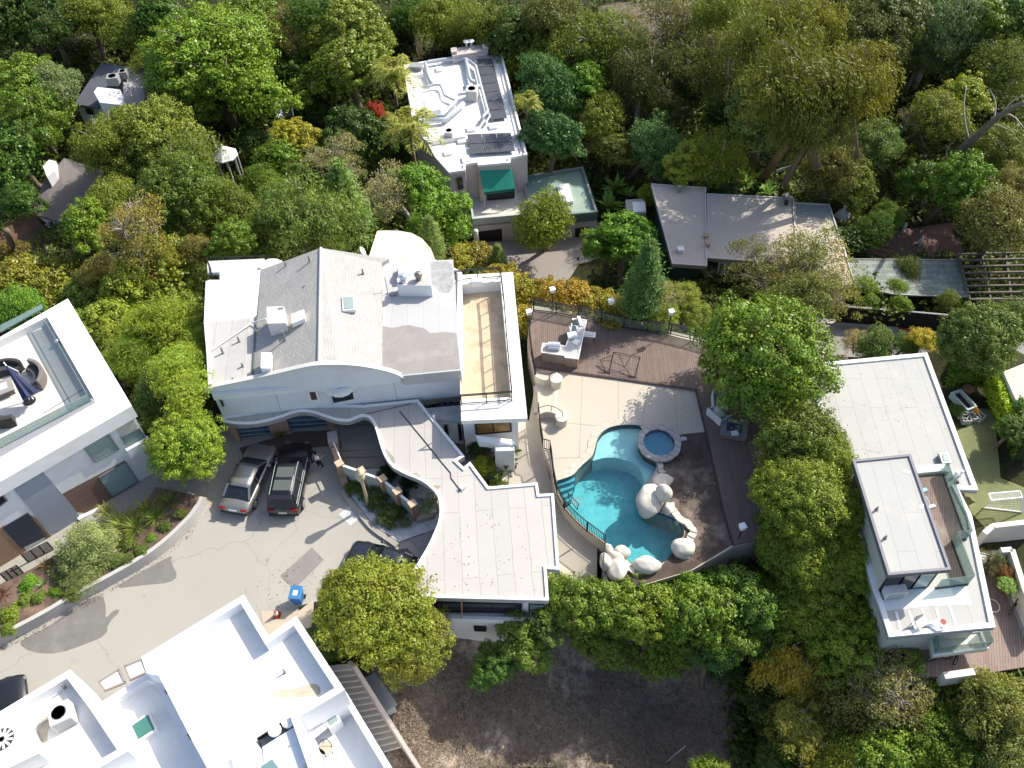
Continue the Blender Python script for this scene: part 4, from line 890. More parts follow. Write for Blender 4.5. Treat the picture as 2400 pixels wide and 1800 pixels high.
# things on its roof
def house_bits():
 z = 5.45
 # long block with two turbine vents and curved glass skylight
 c = P(970,690,z); t = thing('roof_hatch_block', 'white rectangular roof block carrying two round turbine vents on the main house', 'roof block', (c.x, c.y, z))
 MB().prism(roofpts([(931,668),(1011,669),(1009,642),(932,652)], z + 1.0), z, z + 1.0).build('block', stucco, t)
 MB().prism(roofpts([(934,665),(1006,667),(1005,645),(936,655)], z + 1.02), z + 1.0, z + 1.015).build('block_top', plain('mortar_grey', (.5,.48,.45), .9, .15), t)
 s = thing('curved_skylight', 'large pale curved glass skylight behind the roof block with turbine vents', 'skylight', P(960,640,z))
 MB().prism(roofpts([(930,655),(992,649),(991,620),(932,622)], z + .45), z, z + .4).build('curb', white, s)
 mb = MB(); a = [P(934,651,z + .42), P(988,647,z + .42)]; b_ = [P(935,625,z + .42), P(987,623,z + .42)]; vs = []
 for i in range(9):
  f = i / 8; 
  for q in (0, 1): p = a[q].lerp(b_[q], f); vs.append((p.x, p.y, z + .42 + .28 * math.sin(math.pi * f)))
 mb.add(vs, [[2 * i, 2 * i + 1, 2 * i + 3, 2 * i + 2] for i in range(8)]); mb.build('pane', plain('milk_glass', (.70,.73,.75), .25, .08), s, smooth=True)
 for (x, y), l, m in (((946,661), 'shiny left turbine vent on the white roof block', galv), ((982,656), 'tarnished right turbine vent on the white roof block', plain('tarnished_metal', (.30,.28,.24), .4, .2, 5, metal=.6))):
  p = P(x, y, z + 1.0); v = thing('turbine_vent', l, 'roof vent', (p.x, p.y, z + 1.0), 0, 'turbine vents')
  MB(True).lathe([(.16, 0), (.16, .22), (.2, .24)], n=16).build('collar', m, v)
  mb = MB(True); mb.ball((0, 0, .45), .26, (1, 1, .85), 20); mb.build('turbine', m, v, smooth=True)
  mb = MB(True)
  for i in range(14):
   a_ = i * 2 * math.pi / 14; mb.tube([(.15 * math.cos(a_), .15 * math.sin(a_), .26), (.275 * math.cos(a_ + .2), .275 * math.sin(a_ + .2), .45), (.12 * math.cos(a_ + .4), .12 * math.sin(a_ + .4), .67)], .012, 4)
  mb.build('vanes', m, v)
 def onslope(x, y):
  # height of the west roof plane at this photograph position
  best = None
  for i in range(60):
   zz = 5.3 + i * .03; p = P(x, y, zz)
   a = P(601,742,5.4); r = P(750,715,7.0); f = (p.x - a.x) / (r.x - a.x); h = 5.4 + 1.6 * max(0, min(1, f)); e = abs(h - zz)
   if best is None or e < best[0]: best = (e, zz)
  return best[1]
 zc = onslope(650,755)
 t = thing('chimney_box', 'pinkish white square chimney box on the west slope of the gabled roof', 'chimney', P(648,765,zc))
 MB().prism(roofpts([(625,719),(665,718),(670,757),(626,758)], zc + .95), zc - .4, zc + .95).build('box', plain('pink_white', (.74,.69,.68), .8, .05), t)
 MB().prism(roofpts([(651,721),(664,720),(664,725),(651,726)], zc + .96), zc + .95, zc + .97).build('louvre', greymetal, t)
 for q, h, l in (([(682,737),(712,725),(714,746),(684,758)], .35, 'white tilted skylight box beside the chimney box'), ([(612,826),(636,826),(634,863),(611,863)], .4, 'white square skylight box low on the west roof slope')):
  zz = onslope(sum(a for a, _ in q) / 4, sum(b for _, b in q) / 4) + .15
  skylight(q, zz, h, l, plain('white_acrylic', (.80,.79,.80), .4, .03), white, 'skylights of the main house')
 skylight([(801,694),(831,692),(834,725),(803,728)], 6.45, .25, 'square glass skylight on the east slope of the gabled roof', plain('pale_green_pane', (.30,.38,.36), .2, .06), white, 'skylights of the main house')
 for (x, y), h, l, zz in (((671,627),.5,'vent pipe near the rear of the west roof slope',None),((727,618),.7,'tall vent pipe close to the ridge at the rear',None),((668,794),.7,'vent pipe standing below the chimney box',None),((851,641),.4,'vent pipe on the east slope nearest the rear',6.2),((523,828),.5,'bent vent pipe near the west edge of the flat roof',5.35),((561,801),.45,'vent pipe beside the gutter of the flat roof',5.35),((569,859),.3,'short vent pipe with pale flashing by the gutter',5.35),((714,672),.15,'low vent cap halfway up the west slope',None),((546,891),.2,'tiny vent stub above the gable coping',5.4)):
  pipe(x, y, onslope(x, y) if zz is None else zz, h, l)
 mb = MB(); q = P(909,688,5.45); mb.tube([(q.x, q.y, 5.4), (q.x, q.y, 6.9)], .025, 6); mb.tube([(q.x - .1, q.y - .05, 5.5), (q.x + .5, q.y - .1, 5.55)], .03, 6); mb.box((q.x + .35, q.y - .1, 5.5), (.35, .3, .12)); tagp(mb.build('roof_antenna', greymetal), 'thin antenna mast beside the white roof block', 'antenna')
 mb = MB(); a, b_, c_ = P(623,747,6.0), P(590,757,5.5), P(492,823,5.42); mb.tube([a, b_, c_], .05, 6); tagp(mb.build('roof_conduit', white), 'long white conduit crossing the west flat roof to the chimney box', 'conduit')
 p = P(853,594,5.7); d = thing('satellite_dish', 'white satellite dish on the rear edge of the main roof by the cream roof', 'satellite dish', P(848,590,5.4))
 mb = MB(); mb.lathe([(.01, .06), (.2, .03), (.4, -.06)], (0, 0, 0), 16); 
 for v in mb.v: v.rotate(Matrix.Rotation(1.1, 3, 'Y')); v += Vector((p.x - d.location.x, p.y - d.location.y, .45))
 mb.local = True; mb.build('dish', white, d, smooth=True); MB(True).tube([(0, 0, 0), (.02, 0, .45)], .025, 6).build('arm', blk, d)
 p = P(1118,668,4.5); t = thing('fabric_box', 'small white box on the north parapet of the tan terrace', 'box', (p.x, p.y, 4.6)); mb = MB(True); mb.box((0, 0, .2), (.7, .55, .4), .1); mb.build('casing', white, t, bevel=.03); MB(True).box((0, -.05, .42), (.55, .4, .05), .1).build('lid', white, t)
 p = P(1160,672,3.7); t = thing('floodlight', 'small white floodlight in the corner of the tan terrace', 'floodlight', (p.x, p.y, 3.75)); MB(True).tube([(0, 0, 0), (0, 0, .4)], .03, 6).build('stem', blk, t); MB(True).box((0, 0, .48), (.3, .2, .2), .5).build('head', white, t, bevel=.03)
house_bits()
# ================================================================ modern house on the left
def left_house():
 Z = 6.2; Zb = .2
 t = thing('modern_white_house', 'modern white house with sunken roof terrace, cut off by the left edge of the photo', 'house', P(100, 1050, Zb))
 out = [(159,699.5),(309,951),(0,1129),(-250,1273),(-330,1120),(-250,930),(0,790)]
 ow = roofpts(out, Z)
 inn = [(110,743),(222,938),(0,1053),(-200,1160),(-260,1040),(-190,890),(0,797)]; iw = roofpts(inn, Z)
 n = 7; mb = MB(); z0, z1 = Z - 1.0, Z
 vs = [(*p, z0) for p in ow] + [(*p, z1) for p in ow] + [(*p, z0) for p in iw] + [(*p, z1) for p in iw]; fs = []
 for k in range(n):
  q = (k + 1) % n; fs += [[k, q, n + q, n + k], [2 * n + q, 2 * n + k, 3 * n + k, 3 * n + q], [n + k, n + q, 3 * n + q, 3 * n + k], [q, k, 2 * n + k, 2 * n + q]]
 mb.add(vs, fs); mb.build('roof_slab', coolroof, t)
 MB().prism(iw, Z - .7, Z - .55).build('terrace_floor', bricky('cream_pavers', (.66,.64,.58), (.63,.61,.56), (.58,.56,.5), 1.2, 1.2, .012, R_(30), off=0, var=.04, bump=.1), t)
 walls = roofpts([(159 - 6,699.5 + 12),(300,950),(0,1121),(-250,1262),(-330,1120),(-250,940),(0,800)], Z)
 MB().prism(walls, Zb - 3, Z - 1.0).build('wall', stucco, t)
 # grey strip along the south of the terrace
 MB().slope_prism([(*roofpts([p], Z)[0], Z + .004) for p in [(216,933),(226,943),(0,1072),(-200,1180),(-200,1163),(0,1050)]], .004).build('grey_border', plain('bluegrey_border', (.30,.30,.33), .7), t)
 # balustrade of glass inside the terrace
 gl = [(84,763),(199,950),(0,1048),(-150,1120)]; g2 = [(110,747),(218,937),(0,1038)]
 mb = MB(); gp = [P(x, y, Z) for x, y in [(110,746),(220,938),(0,1052),(-150,1132)]]
 for i in range(3): mb.beam(gp[i] + Vector((-.12,-.08,.15)), gp[i + 1] + Vector((-.12,-.08,.15)), .02, .9)
 mb.build('glass_balustrade', glass_g, t)
 mb = MB()
 for i in range(3): mb.beam(gp[i] + Vector((-.12,-.08,.62)), gp[i + 1] + Vector((-.12,-.08,.62)), .05, .05)
 mb.build('balustrade_rail', greymetal, t)
 mb = MB(); fp = [P(x, y, Z - .53) for x, y in [(70,770),(158,945),(100,978),(40,1010)]]
 mb.beam(P(70,771,Z - .54), P(170,952,Z - .54), .04, .02); mb.beam(P(198,910,Z - .54), P(100,970,Z - .54), .04, .02); mb.build('floor_joint', greymetal, t)
 # rear glass strip
 MB().slope_prism([(*roofpts([p], Z - .4)[0], Z - .4) for p in [(100,722),(0,778),(0,762),(98,712)]], .1).build('rear_glass_strip', glass_g, t)
 # south wall features
 w3 = [Vector((*p, 0)) for p in walls]; A, B = w3[1], w3[2]
 def wi(c, g, fr=greymetal, wd=.07, **k): return window(t, A, B, c, g, fr, wd, **k)
 patch(t, 'grey_panel', plain('blue_grey_panel', (.30,.33,.39), .7, .05), A, B, [(89.5,1093),(145,1156),(193,1218),(120,1250),(76,1197),(20,1132)], .05, .1)  # blue-grey panel mounted on the south wall
 patch(t, 'timber_cladding', wood_side, A, B, [(146,1157),(292,1079),(333,1138),(215,1205),(180,1200)], .015, .05)
 wi([(188,1036.5),(246,1006),(277.5,1052),(222,1082)], glass_p)
 wi([(231,1118),(292,1082),(323,1127),(262,1161)], glass_p)
 wi([(-25,1170),(0,1153),(16,1171),(-8,1190)], glass_d)
 # upper-floor balcony box at the east end
 bA, bB = A + (A - B).normalized() * .0, B
 patch(t, 'balcony_front', stucco, A, B, [(292,1050),(345,1021),(353,1040),(302,1068)], .3, .32)
 patch(t, 'balcony_floor', plain('balcony_floor_beige', (.50,.49,.44), .8, .1), A, B, [(263,989),(304,968),(322,1000),(284,1024)], .05, .04)
 window(t, A, B, [(283,1024),(325,1002),(339,1024),(297,1047)], glass_g, greymetal, .04, name='balcony_balustrade')
 # entrance
 patch(t, 'timber_cladding', bricky('orange_timber', (.40,.26,.17), (.34,.22,.15), (.2,.12,.08), 4, .12, .008, mode='wall'), A, B, [(-40,1260),(10,1230),(70,1300),(10,1345),(-30,1330)], .03, .05)
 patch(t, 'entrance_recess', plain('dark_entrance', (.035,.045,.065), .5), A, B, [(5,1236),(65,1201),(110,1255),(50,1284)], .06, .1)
 patch(t, 'timber_cladding', wood_side, A, B, [(70,1206),(84,1213),(120,1258),(108,1262)], .06, .08)
 patch(t, 'base_wall', stucco, A, B, [(180,1212),(333,1138),(366,1130),(366,1148),(210,1228)], .25, .5)
 # louvred railing by the entrance
 for (x0, y0), (x1, y1) in (((50,1285),(110,1255)), ((0,1330),(38,1310))):
  mb = MB()
  a, b_ = P(x0, y0 + 15, .9), P(x1, y1 + 15, .9)
  for i in range(9): mb.beam(a.lerp(b_, 0) - Vector((0, 0, i * .11)), b_ - Vector((0, 0, i * .11)), .03, .05)
  for i in range(4): q = a.lerp(b_, i / 3); mb.beam(q, q - Vector((0, 0, 1.1)), .06)
  mb.build('louvred_railing', blk, t)
 mb = MB(); mb.tube([P(132,799,Z - .5), P(132,799,Z - .1)], .12, 10); mb.build('terrace_lamp', white, t)
left_house()
def left_furniture():
 Z = 6.2 - .55
 wk = plain('dark_wicker', (.05,.045,.045), .8, .3, 14, bump=.5); wl = plain('taupe_wicker', (.19,.17,.16), .8, .3, 14, bump=.5)
 def sofa(px, py, r, a0, a1, label, m):
  c = P(px, py, Z); t = thing('curved_sofa', label, 'sofa', (c.x, c.y, Z), 0, 'curved sofas on the roof terrace')
  def arc(r0, r1, z0, z1):
   k = 12; mb = MB(True); vs = []
   for i in range(k + 1):
    a = R_(a0 + (a1 - a0) * i / k)
    for rr in (r0, r1):
     for z in (z0, z1): vs.append((rr * math.cos(a), rr * math.sin(a), z))
   fs = []
   for i in range(k):
    b_ = 4 * i; q = b_ + 4; fs += [[b_ + 1, b_ + 3, q + 3, q + 1], [b_ + 2, b_, q, q + 2], [b_ + 3, b_ + 2, q + 2, q + 3], [b_, b_ + 1, q + 1, q]]
   fs += [[0, 2, 3, 1], [4 * k + 1, 4 * k + 3, 4 * k + 2, 4 * k]]
   return mb.add(vs, fs)
  arc(r * .55, r, 0.02, .38).build('base', m, t, bevel=.02); arc(r * .57, r * .86, .385, .5).build('seat_cushion', plain('charcoal_cushion', (.06,.06,.07), .9), t, bevel=.03)
  arc(r * .88, r * 1.02, .385, .82).build('backrest', m, t, bevel=.03)
 sofa(50,905,1.5,-15,80,'curved dark sofa nearest the folded umbrella on the roof terrace',wl)
 sofa(14,905,1.5,60,150,'dark curved sofa at the upper left edge of the roof terrace',wk)
 sofa(30,960,1.4,215,300,'curved dark sofa at the bottom of the roof terrace, below the table',wk)
 c = P(14,918,Z); t = thing('fire_table', 'square taupe table with white tray between the curved sofas', 'table', (c.x, c.y, Z), .52)
 MB(True).box((0, 0, .2), (.95, .95, .4)).build('base', wl, t); MB(True).box((0, 0, .43), (1.15, 1.15, .06)).build('table_top', plain('taupe_top', (.30,.28,.27), .7), t, bevel=.01); MB(True).box((0, 0, .475), (.5, .5, .03)).build('tray', white, t)
 c = P(70,940,Z); t = thing('folded_umbrella', 'folded navy patio umbrella leaning over the roof terrace', 'umbrella', (c.x, c.y, Z))
 nv = plain('navy_canvas', (.035,.045,.10), .85, .25, 4); top = Vector((-.55, .75, 2.3)); bot = Vector((.55, -.35, .9))
 mb = MB(True); k = 16; vs = []; ax = (bot - top).normalized(); u = ax.cross(Vector((0, 0, 1))).normalized(); v2 = ax.cross(u)
 for j in range(9):
  f = j / 8; r = .05 + .34 * f ** .8
  for i in range(k): a = 2 * math.pi * i / k; q = r * (1 + (.28 if i % 2 else -.18) * f); vs.append(top + (bot - top) * f + (u * math.cos(a) + v2 * math.sin(a)) * q)
 mb.add(vs, [[j * k + i, j * k + (i + 1) % k, (j + 1) * k + (i + 1) % k, (j + 1) * k + i] for j in range(8) for i in range(k)] + [list(range(k)), list(range(8 * k, 9 * k))[::-1]])
 mb.build('canopy', nv, t, smooth=False)
 MB(True).tube([top + (top - bot) * .12, bot + (bot - top) * .12], .035, 8).build('pole', galv, t); MB(True).tube([(0, 0, 0), (0, .6, 2.0), tuple(top)], .04, 8).build('mast', galv, t); MB(True).lathe([(.35, 0), (.33, .08), (.06, .1)], (0, 0, 0), 16).build('base', blk, t)
left_furniture()

# ================================================================ white house at the bottom left
def bottom_house():
 Z = 5.0
 t = thing('white_roofed_house', 'big house with blinding white parapet roofs at the bottom left corner', 'house', P(450, 1700, 0))
 sA = [(47,1639),(164.6,1569),(228,1652),(300,1760),(60,1900),(-120,1960),(-120,1740)]
 sL = [(228,1652),(343.6,1578),(372,1583),(450,1735),(540,1900),(300,1990),(200,1850)]
 sB = [(331,1540),(571.4,1393.5),(629.3,1489.3),(694.4,1444),(808,1616.5),(700,1681),(760,1850),(540,1900),(450,1735),(372,1583),(343.6,1578)]
 sC = [(808,1616.5),(919.5,1800),(1000,1940),(820,1990),(700,1681)]
 wallw = plain('parapet_white', (.80,.81,.83), .8, .04, 1)
 for nm, s, z, h in (('roof', sA, Z - .2, .7), ('roof', sL, Z - .9, .5), ('roof', sB, Z, .75)):
  w_ = roofpts(s, z + h); i_, o_ = inset(w_, .32)
  MB().prism(w_, -4.5, z - .01).build('wall', wallw, t)
  MB().prism([tuple(p) for p in i_], z - .02, z + .02).build(nm, bricky('white_cap_sheets', (.85,.85,.83), (.84,.84,.82), (.72,.72,.72), 9, .95, .01, R_(-58), var=.03, bump=.1, dirt=(.62,.56,.45), dirt_amt=.35, dsc=.25), t)
  parapet(t, w_, .32, z - .02, z + h, wallw)
 w_ = roofpts(sC, Z - 2.2 + 1.0)
 MB().prism(w_, -4.5, Z - 2.2).build('wall', wallw, t); parapet(t, w_, .28, Z - 2.2, Z - 1.2, wallw)
 MB().prism(roofpts([(800,1640),(905,1800),(1000,1950),(820,1990),(720,1700)], Z - 2.19), Z - 2.2, Z - 2.18).build('terrace_floor', plain('blue_white_floor', (.62,.66,.70), .7, .04), t)
 # lower bay with dark windows at the bottom
 MB().prism(roofpts([(615,1751),(700,1697),(735,1775),(660,1830),(620,1800)], Z + .35), Z, Z + .35).build('raised_roof', plain('ice_white', (.70,.75,.80), .7, .03), t)
 MB().prism(roofpts([(540,1771),(600,1740),(650,1800),(560,1840)], Z + .3), Z, Z + .3).build('raised_roof', plain('ice_white', (.70,.75,.80)), t)
 skylight([(605,1795),(640,1772),(665,1805),(625,1830)], Z + .35, .15, 'dark glass roof window at the bottom edge of the photo', plain('teal_pane', (.16,.26,.28), .15, .1), white, 'roof windows of the white roofed house')
 skylight([(303,1700),(350,1668),(369,1710),(322,1740)], Z - .88, .35, 'large square green glass skylight on the white roof', plain('green_skylight_pane', (.07,.20,.17), .3, .15, 1), white, 'roof windows of the white roofed house')
 skylight([(757,1683),(786,1663),(800,1688),(772,1709)], Z - 2.2, .9, 'narrow glass roof box beside the lower white terrace', plain('grey_green_pane', (.25,.32,.30), .2), white, 'roof windows of the white roofed house')
 skylight([(722,1714),(757,1685),(766,1706),(733,1733)], Z - 1.3, .06, 'flat grey hatch beside the lower white terrace', plain('grey_hatch', (.50,.54,.53), .6), white, 'roof windows of the white roofed house')
 # garage canopies of glass
 for q, l in (([(232,1599),(279,1569),(294,1599),(246,1619)], 'left frosted glass canopy over the driveway'), ([(292,1562),(334,1545),(346,1575),(305,1594)], 'right frosted glass canopy over the driveway')):
  w2 = roofpts(q, 2.6); c = sum((Vector(p) for p in w2), Vector((0, 0))) / 4; s = thing('glass_canopy', l, 'canopy', (c.x, c.y, 2.5), 0, 'glass canopies over the driveway')
  MB().prism(w2, 2.55, 2.6).build('pane', skyl, s); mb = MB()
  for i in range(4): mb.beam((*w2[i], 2.6), (*w2[(i + 1) % 4], 2.6), .09, .12)
  mb.build('frame', plain('brown_frame', (.30,.25,.23)), s)
 # condenser units
 unit_ac(157,1686,Z - .2,(.95,.95,.85),.45,'round-cornered condenser unit with a pink fan in the walled roof bay', 'condensers on the white roof')
 c = P(30,1735,Z + 1.1); b = thing('large_roof_unit', 'large square white rooftop unit with a round fan at the left edge', 'air conditioner', (c.x, c.y, Z)); 
 MB().prism(roofpts([(-30,1700),(55,1690),(92,1765),(20,1800),(-40,1810)], Z + 1.1), Z - .2, Z + 1.1).build('housing', plain('warm_white', (.78,.78,.74), .6, .04), b, bevel=.03)
 p = P(5,1733,Z + 1.1); MB().lathe([(.5, Z + 1.1), (.5, Z + 1.12)], (p.x, p.y, 0), 24).build('fan_opening', plain('fan_dark', (.05,.05,.05)), b); mb = MB()
 for i in range(12): a = i * 2 * math.pi / 12; mb.beam((p.x, p.y, Z + 1.14), (p.x + .48 * math.cos(a), p.y + .48 * math.sin(a), Z + 1.14), .1, .015)
 mb.build('fan_blades', white, b)
 # tank pair in a grey recess
 r = thing('vent_tray', 'grey tray holding two round white vents on the white roof', 'vent tray', P(648,1710,Z))
 tr = roofpts([(601,1730),(685,1676),(699,1700),(615,1757)], Z + .3); parapet(r, tr, .06, Z, Z + .3, blk, 'tray_rim'); i_, _ = inset(tr, .05); MB().prism([tuple(p) for p in i_], Z + .02, Z + .05).build('tray_floor', plain('tray_grey', (.30,.31,.33)), r)
 for (x, y), l in (((676,1693), 'round white vent at the upper end of the grey tray'), ((645,1714), 'round white vent at the lower end of the grey tray')):
  p = P(x, y, Z + .3); v = thing('round_vent', l, 'roof vent', (p.x, p.y, Z + .05), 0, 'round vents in the tray'); MB(True).lathe([(.2, 0), (.2, .35), (.3, .36), (.28, .44), (.05, .5)], n=20).build('cap', white, v, smooth=False); MB(True).lathe([(.24, -.02), (.24, .03)], n=18).build('flange', galv, v)
 for (x, y), h, l in (((668,1577), .4, 'small vent pipe in the middle of the white roof'), ((237,1686), .3, 'vent pipe beside the walled roof bay'), ((448,1730), .45, 'vent pipe with elbow near the bottom of the white roof'), ((682,1755), .35, 'vent with brown cap on the pale raised roof'), ((391,1622), .2, 'small vent at the corner between the white roofs'), ((152,1612), .4, 'cable stub at the corner of the walled roof bay')):
  pipe(x, y, Z + .02, h, l, .05)
 st = plain('drain_stain', (.55,.48,.38), .9, .2, 2, (.25,.23,.2), .7)
 MB().prism(smooth_pts(roofpts([(632,1625),(660,1615),(700,1612),(735,1600),(752,1610),(750,1632),(700,1634),(660,1638)], Z + .03), 2, True), Z + .02, Z + .026).build('roof_stain', st, t)
 MB().prism(smooth_pts(roofpts([(82,1700),(105,1680),(120,1670),(125,1700),(110,1712),(112,1740),(96,1755)], Z - .16), 2, True), Z - .18, Z - .173).build('roof_stain', st, t)
 # roof chairs on lower terrace
 def chair(px, py, rz, label, seat):
  c = P(px, py, Z - 2.18); s = thing('terrace_chair', label, 'chair', (c.x, c.y, Z - 2.18), rz, 'chairs on the lower white terrace')
  MB(True).lathe([(.3, .42), (.3, .46)], n=18).build('seat', seat, s)
  for a in (45, 135, 225, 315): MB(True).tube([(.22 * math.cos(R_(a)), .22 * math.sin(R_(a)), .42), (.28 * math.cos(R_(a)), .28 * math.sin(R_(a)), 0)], .018, 6).build('leg', blk, s)
  mb = MB(True); mb.tube([(.28 * math.cos(R_(a)), .28 * math.sin(R_(a)), .44 + .4 * math.sin(R_((a + 20) / 220 * 180))) for a in range(-20, 201, 20)], .018, 6); mb.tube([(0, .28, .45), (0, .28, .8)], .015, 6); mb.build('backrest', blk, s)
 chair(768,1760,.4,'tan seated metal chair on the lower white terrace',plain('tan_seat', (.5,.4,.3)))
 chair(752,1779,1.2,'grey seated metal chair next to the tan one on the lower white terrace',plain('grey_seat', (.3,.29,.29)))
 chair(751,1800,2.2,'open metal frame chair at the bottom edge of the lower white terrace',plain('dark_seat', (.08,.08,.08)))
 # side stair
 s = thing('outdoor_stair', 'long concrete stair descending between the white house and the dry slope', 'stairs', P(830,1600,-1))
 tread = plain('stair_concrete', (.42,.40,.37), .9, .12, 1.5)
 n = 20
 mb = MB()
 for i in range(n):
  f0, f1 = i / n, (i + 1) / n; z = -.1 - 4.2 * f0
  a0 = P(772 + (940 - 772) * f0, 1560 + (1830 - 1560) * f0, z); a1 = P(772 + 168 * f1, 1560 + 270 * f1, z); b0 = P(820 + (985 - 820) * f0, 1555 + 260 * f0, z); b1 = P(820 + 165 * f1, 1555 + 260 * f1, z)
  mb.prism([tuple(a0)[:2], tuple(a1)[:2], tuple(b1)[:2], tuple(b0)[:2]], z - 1.0, z)
 mb.build('flight', tread, s)
 mb = MB()
 for i in range(n):
  f1 = (i + 1) / n; z = -.1 - 4.2 * i / n; mb.beam(P(772 + 168 * f1, 1560 + 270 * f1, z + .02), P(820 + 165 * f1, 1555 + 260 * f1, z + .02), .07, .05)
 mb.build('sunlit_stripes', plain('stripe_sunlight', (.66,.62,.56), .9, .12, 3), s)  # pale strips painted in as the sunlit stripes across the treads
 w1 = plain('stair_wall', (.46,.41,.38), .85); mb = MB()
 for i in range(6):
  f0, f1 = i / 6, (i + 1) / 6; a = P(824 + 165 * f0, 1555 + 262 * f0, .55 - 4.2 * f0); b_ = P(824 + 165 * f1, 1555 + 262 * f1, .55 - 4.2 * f1); mb.beam(a, b_, .2, 1.6)
 mb.build('side_wall', w1, s)
 c = P(890,1620,-1.5); g = thing('shed_roof', 'flat grey panel roof lying beside the outdoor stair at the dry slope', 'shed', (c.x, c.y, -2.6)); MB().prism(roofpts([(851.6,1591),(879,1577),(931.5,1651),(903,1666)], -1.4), -1.5, -1.4).build('roof', plain('grey_fibre_roof', (.42,.42,.40), .8, .08), g); MB().prism(roofpts([(858,1594),(876,1584),(924,1650),(903,1659)], -1.5), -3.2, -1.5).build('wall', stucco, g)
bottom_house()

# ================================================================ white-roofed house in the canyon
def mid_house():
 Z = -2.9; ZG = -6.0; ZB = -9.0
 t = thing('canyon_house', 'white flat-roofed house with ducts and solar panels in the canyon, green awning on its front', 'house', P(1080, 280, ZB))
 out = [(946,156),(1174,118),(1236,366),(1196,374),(1197,385),(1120,392),(1120,385),(1091,389),(1091,403),(1053,409),(1020,372),(1000,335),(972,311),(950,184)]
 pinkw = plain('pinkish_stucco', (.56,.49,.47), .85, .05, .8)
 w_ = roofpts(out, Z)
 MB().prism(w_, ZB - 1.5, Z - .02).build('wall', pinkw, t)
 i_, o_ = inset(w_, .2); MB().prism([tuple(p) for p in i_], Z - .03, Z + .01).build('roof', coolroof, t)
 parapet(t, w_, .2, Z - .02, Z + .22, white)
 MB().prism(roofpts([(950,184),(977,179),(1000,308),(972,313)], Z + .7), Z, Z + .7).build('raised_block', coolroof, t)
 MB().prism(roofpts([(946,156),(985,148),(992,172),(950,184)], Z + .5), Z, Z + .5).build('raised_block', coolroof, t)
 MB().prism(roofpts([(1000,322),(1089,309),(1090,319),(1003,333)], Z + .45), Z, Z + .45).build('step_wall', white, t)
 mb = MB(); a, b_ = P(1173,121,Z + .24), P(1234,365,Z + .24); mb.beam(a + Vector((-.3,0,0)), b_ + Vector((-.3,0,0)), .07, .08); mb.build('gutter', plain('brown_gutter', (.2,.16,.15)), t)
 # chimney block at the rear
 c = P(1100,120,Z); ch = thing('chimney', 'wide grey chimney at the rear of the canyon house roof', 'chimney', (c.x, c.y, Z)); MB().prism(roofpts([(1058,114),(1142,102),(1144,118),(1060,131)], Z + .9), Z - 1, Z + .9).build('stack', pinkw, ch)
 MB().prism(roofpts([(1056,112),(1070,110),(1071,120),(1058,122)], Z + 1.2), Z + .9, Z + 1.2).build('cap', pinkw, ch); MB().prism(roofpts([(1130,103),(1144,101),(1145,110),(1132,113)], Z + 1.2), Z + .9, Z + 1.2).build('cap', pinkw, ch)
 for (x, y), l in (((1093,97), 'left round white chimney cowl behind the canyon house'), ((1104,96), 'right round white chimney cowl behind the canyon house')):
  p = P(x, y, Z + 1.5); v = thing('chimney_cowl', l, 'chimney cowl', (p.x, p.y, Z + .9), 0, 'chimney cowls'); MB(True).tube([(0, 0, 0), (0, 0, .55)], .14, 10).build('pipe', galv, v); MB(True).lathe([(.32, .55), (.32, .62), (.05, .7)], n=16).build('hood', white, v)
 # garage block and terrace
 gout = [(1095,440),(1107,513),(1401,497.5),(1366.6,391),(1230,413),(1200,418)]
 gw = roofpts(gout, ZG); MB().prism(gw, ZB, ZG - .9).build('garage_wall', pinkw, t)
 ter = roofpts([(1095,440),(1107,513),(1245,501),(1231,413),(1200,418)], ZG)
 MB().prism(ter, ZG - .91, ZG - .7).build('terrace_floor', plain('terrace_screed', (.60,.58,.52), .8, .1, 1), t)
 parapet(t, ter, .18, ZG - .9, ZG, plain('parapet_grey_green', (.42,.47,.46)), 'parapet')
 grn = roofpts([(1230,413),(1366.6,391),(1401,497.5),(1245,512)], ZG + .05)
 MB().prism(grn, ZG - .91, ZG - .2).build('green_roof', plain('green_roofing', (.27,.37,.31), .85, .06, .6, (.45,.42,.36), .4), t)
 parapet(t, grn, .22, ZG - .9, ZG + .12, plain('dark_green_edge', (.20,.24,.23)), 'parapet')
 skylight([(1305,433),(1333,430),(1344,471),(1317,475)], ZG - .2, .35, 'large white skylight on the green garage roof', plain('white_acrylic', (.8,.79,.8)), white)
 gA, gB = P(1111.6,565,ZB), P(1395,545,ZB); wv = [Vector((*p, 0)) for p in gw]
 wv2 = sorted([(P(1107,513,ZG)), (P(1401,497.5,ZG))], key=lambda p: p.x); A, B = wv2
 for cs in ([(1120,543),(1176,536),(1178,574),(1129,577)], [(1348,535),(1382,531),(1381,560),(1347,566)]):
  patch(t, 'garage_door', plain('dark_brown_door', (.022,.017,.016), .5, .1), A, B, cs, .03, .05)
 # sloping awning
 aw = [P(1123,394,Z - .2), P(1197.5,385,Z - .2), P(1207.5,441,Z - 1.9), P(1134,451,Z - 1.9)]
 a = thing('green_awning', 'sloping teal green fabric awning on the front of the canyon house', 'awning', aw[0]); MB().slope_prism([tuple(p) for p in aw], .05).build('canvas', bricky('teal_canvas', (.03,.30,.21), (.035,.33,.235), (.02,.2,.15), 20, 1.3, .01, R_(95), off=0, var=.05, bump=0), a)
 mb = MB(); mb.beam(aw[3] - Vector((0,0,.15)), aw[2] - Vector((0,0,.15)), .03, .25); mb.build('valance', plain('dark_teal', (.01,.13,.09)), a); mb = MB()
 for p in (aw[3], aw[2]): mb.beam(p, (p.x, p.y, ZG - .7), .06)
 mb.build('support_post', greymetal, a)
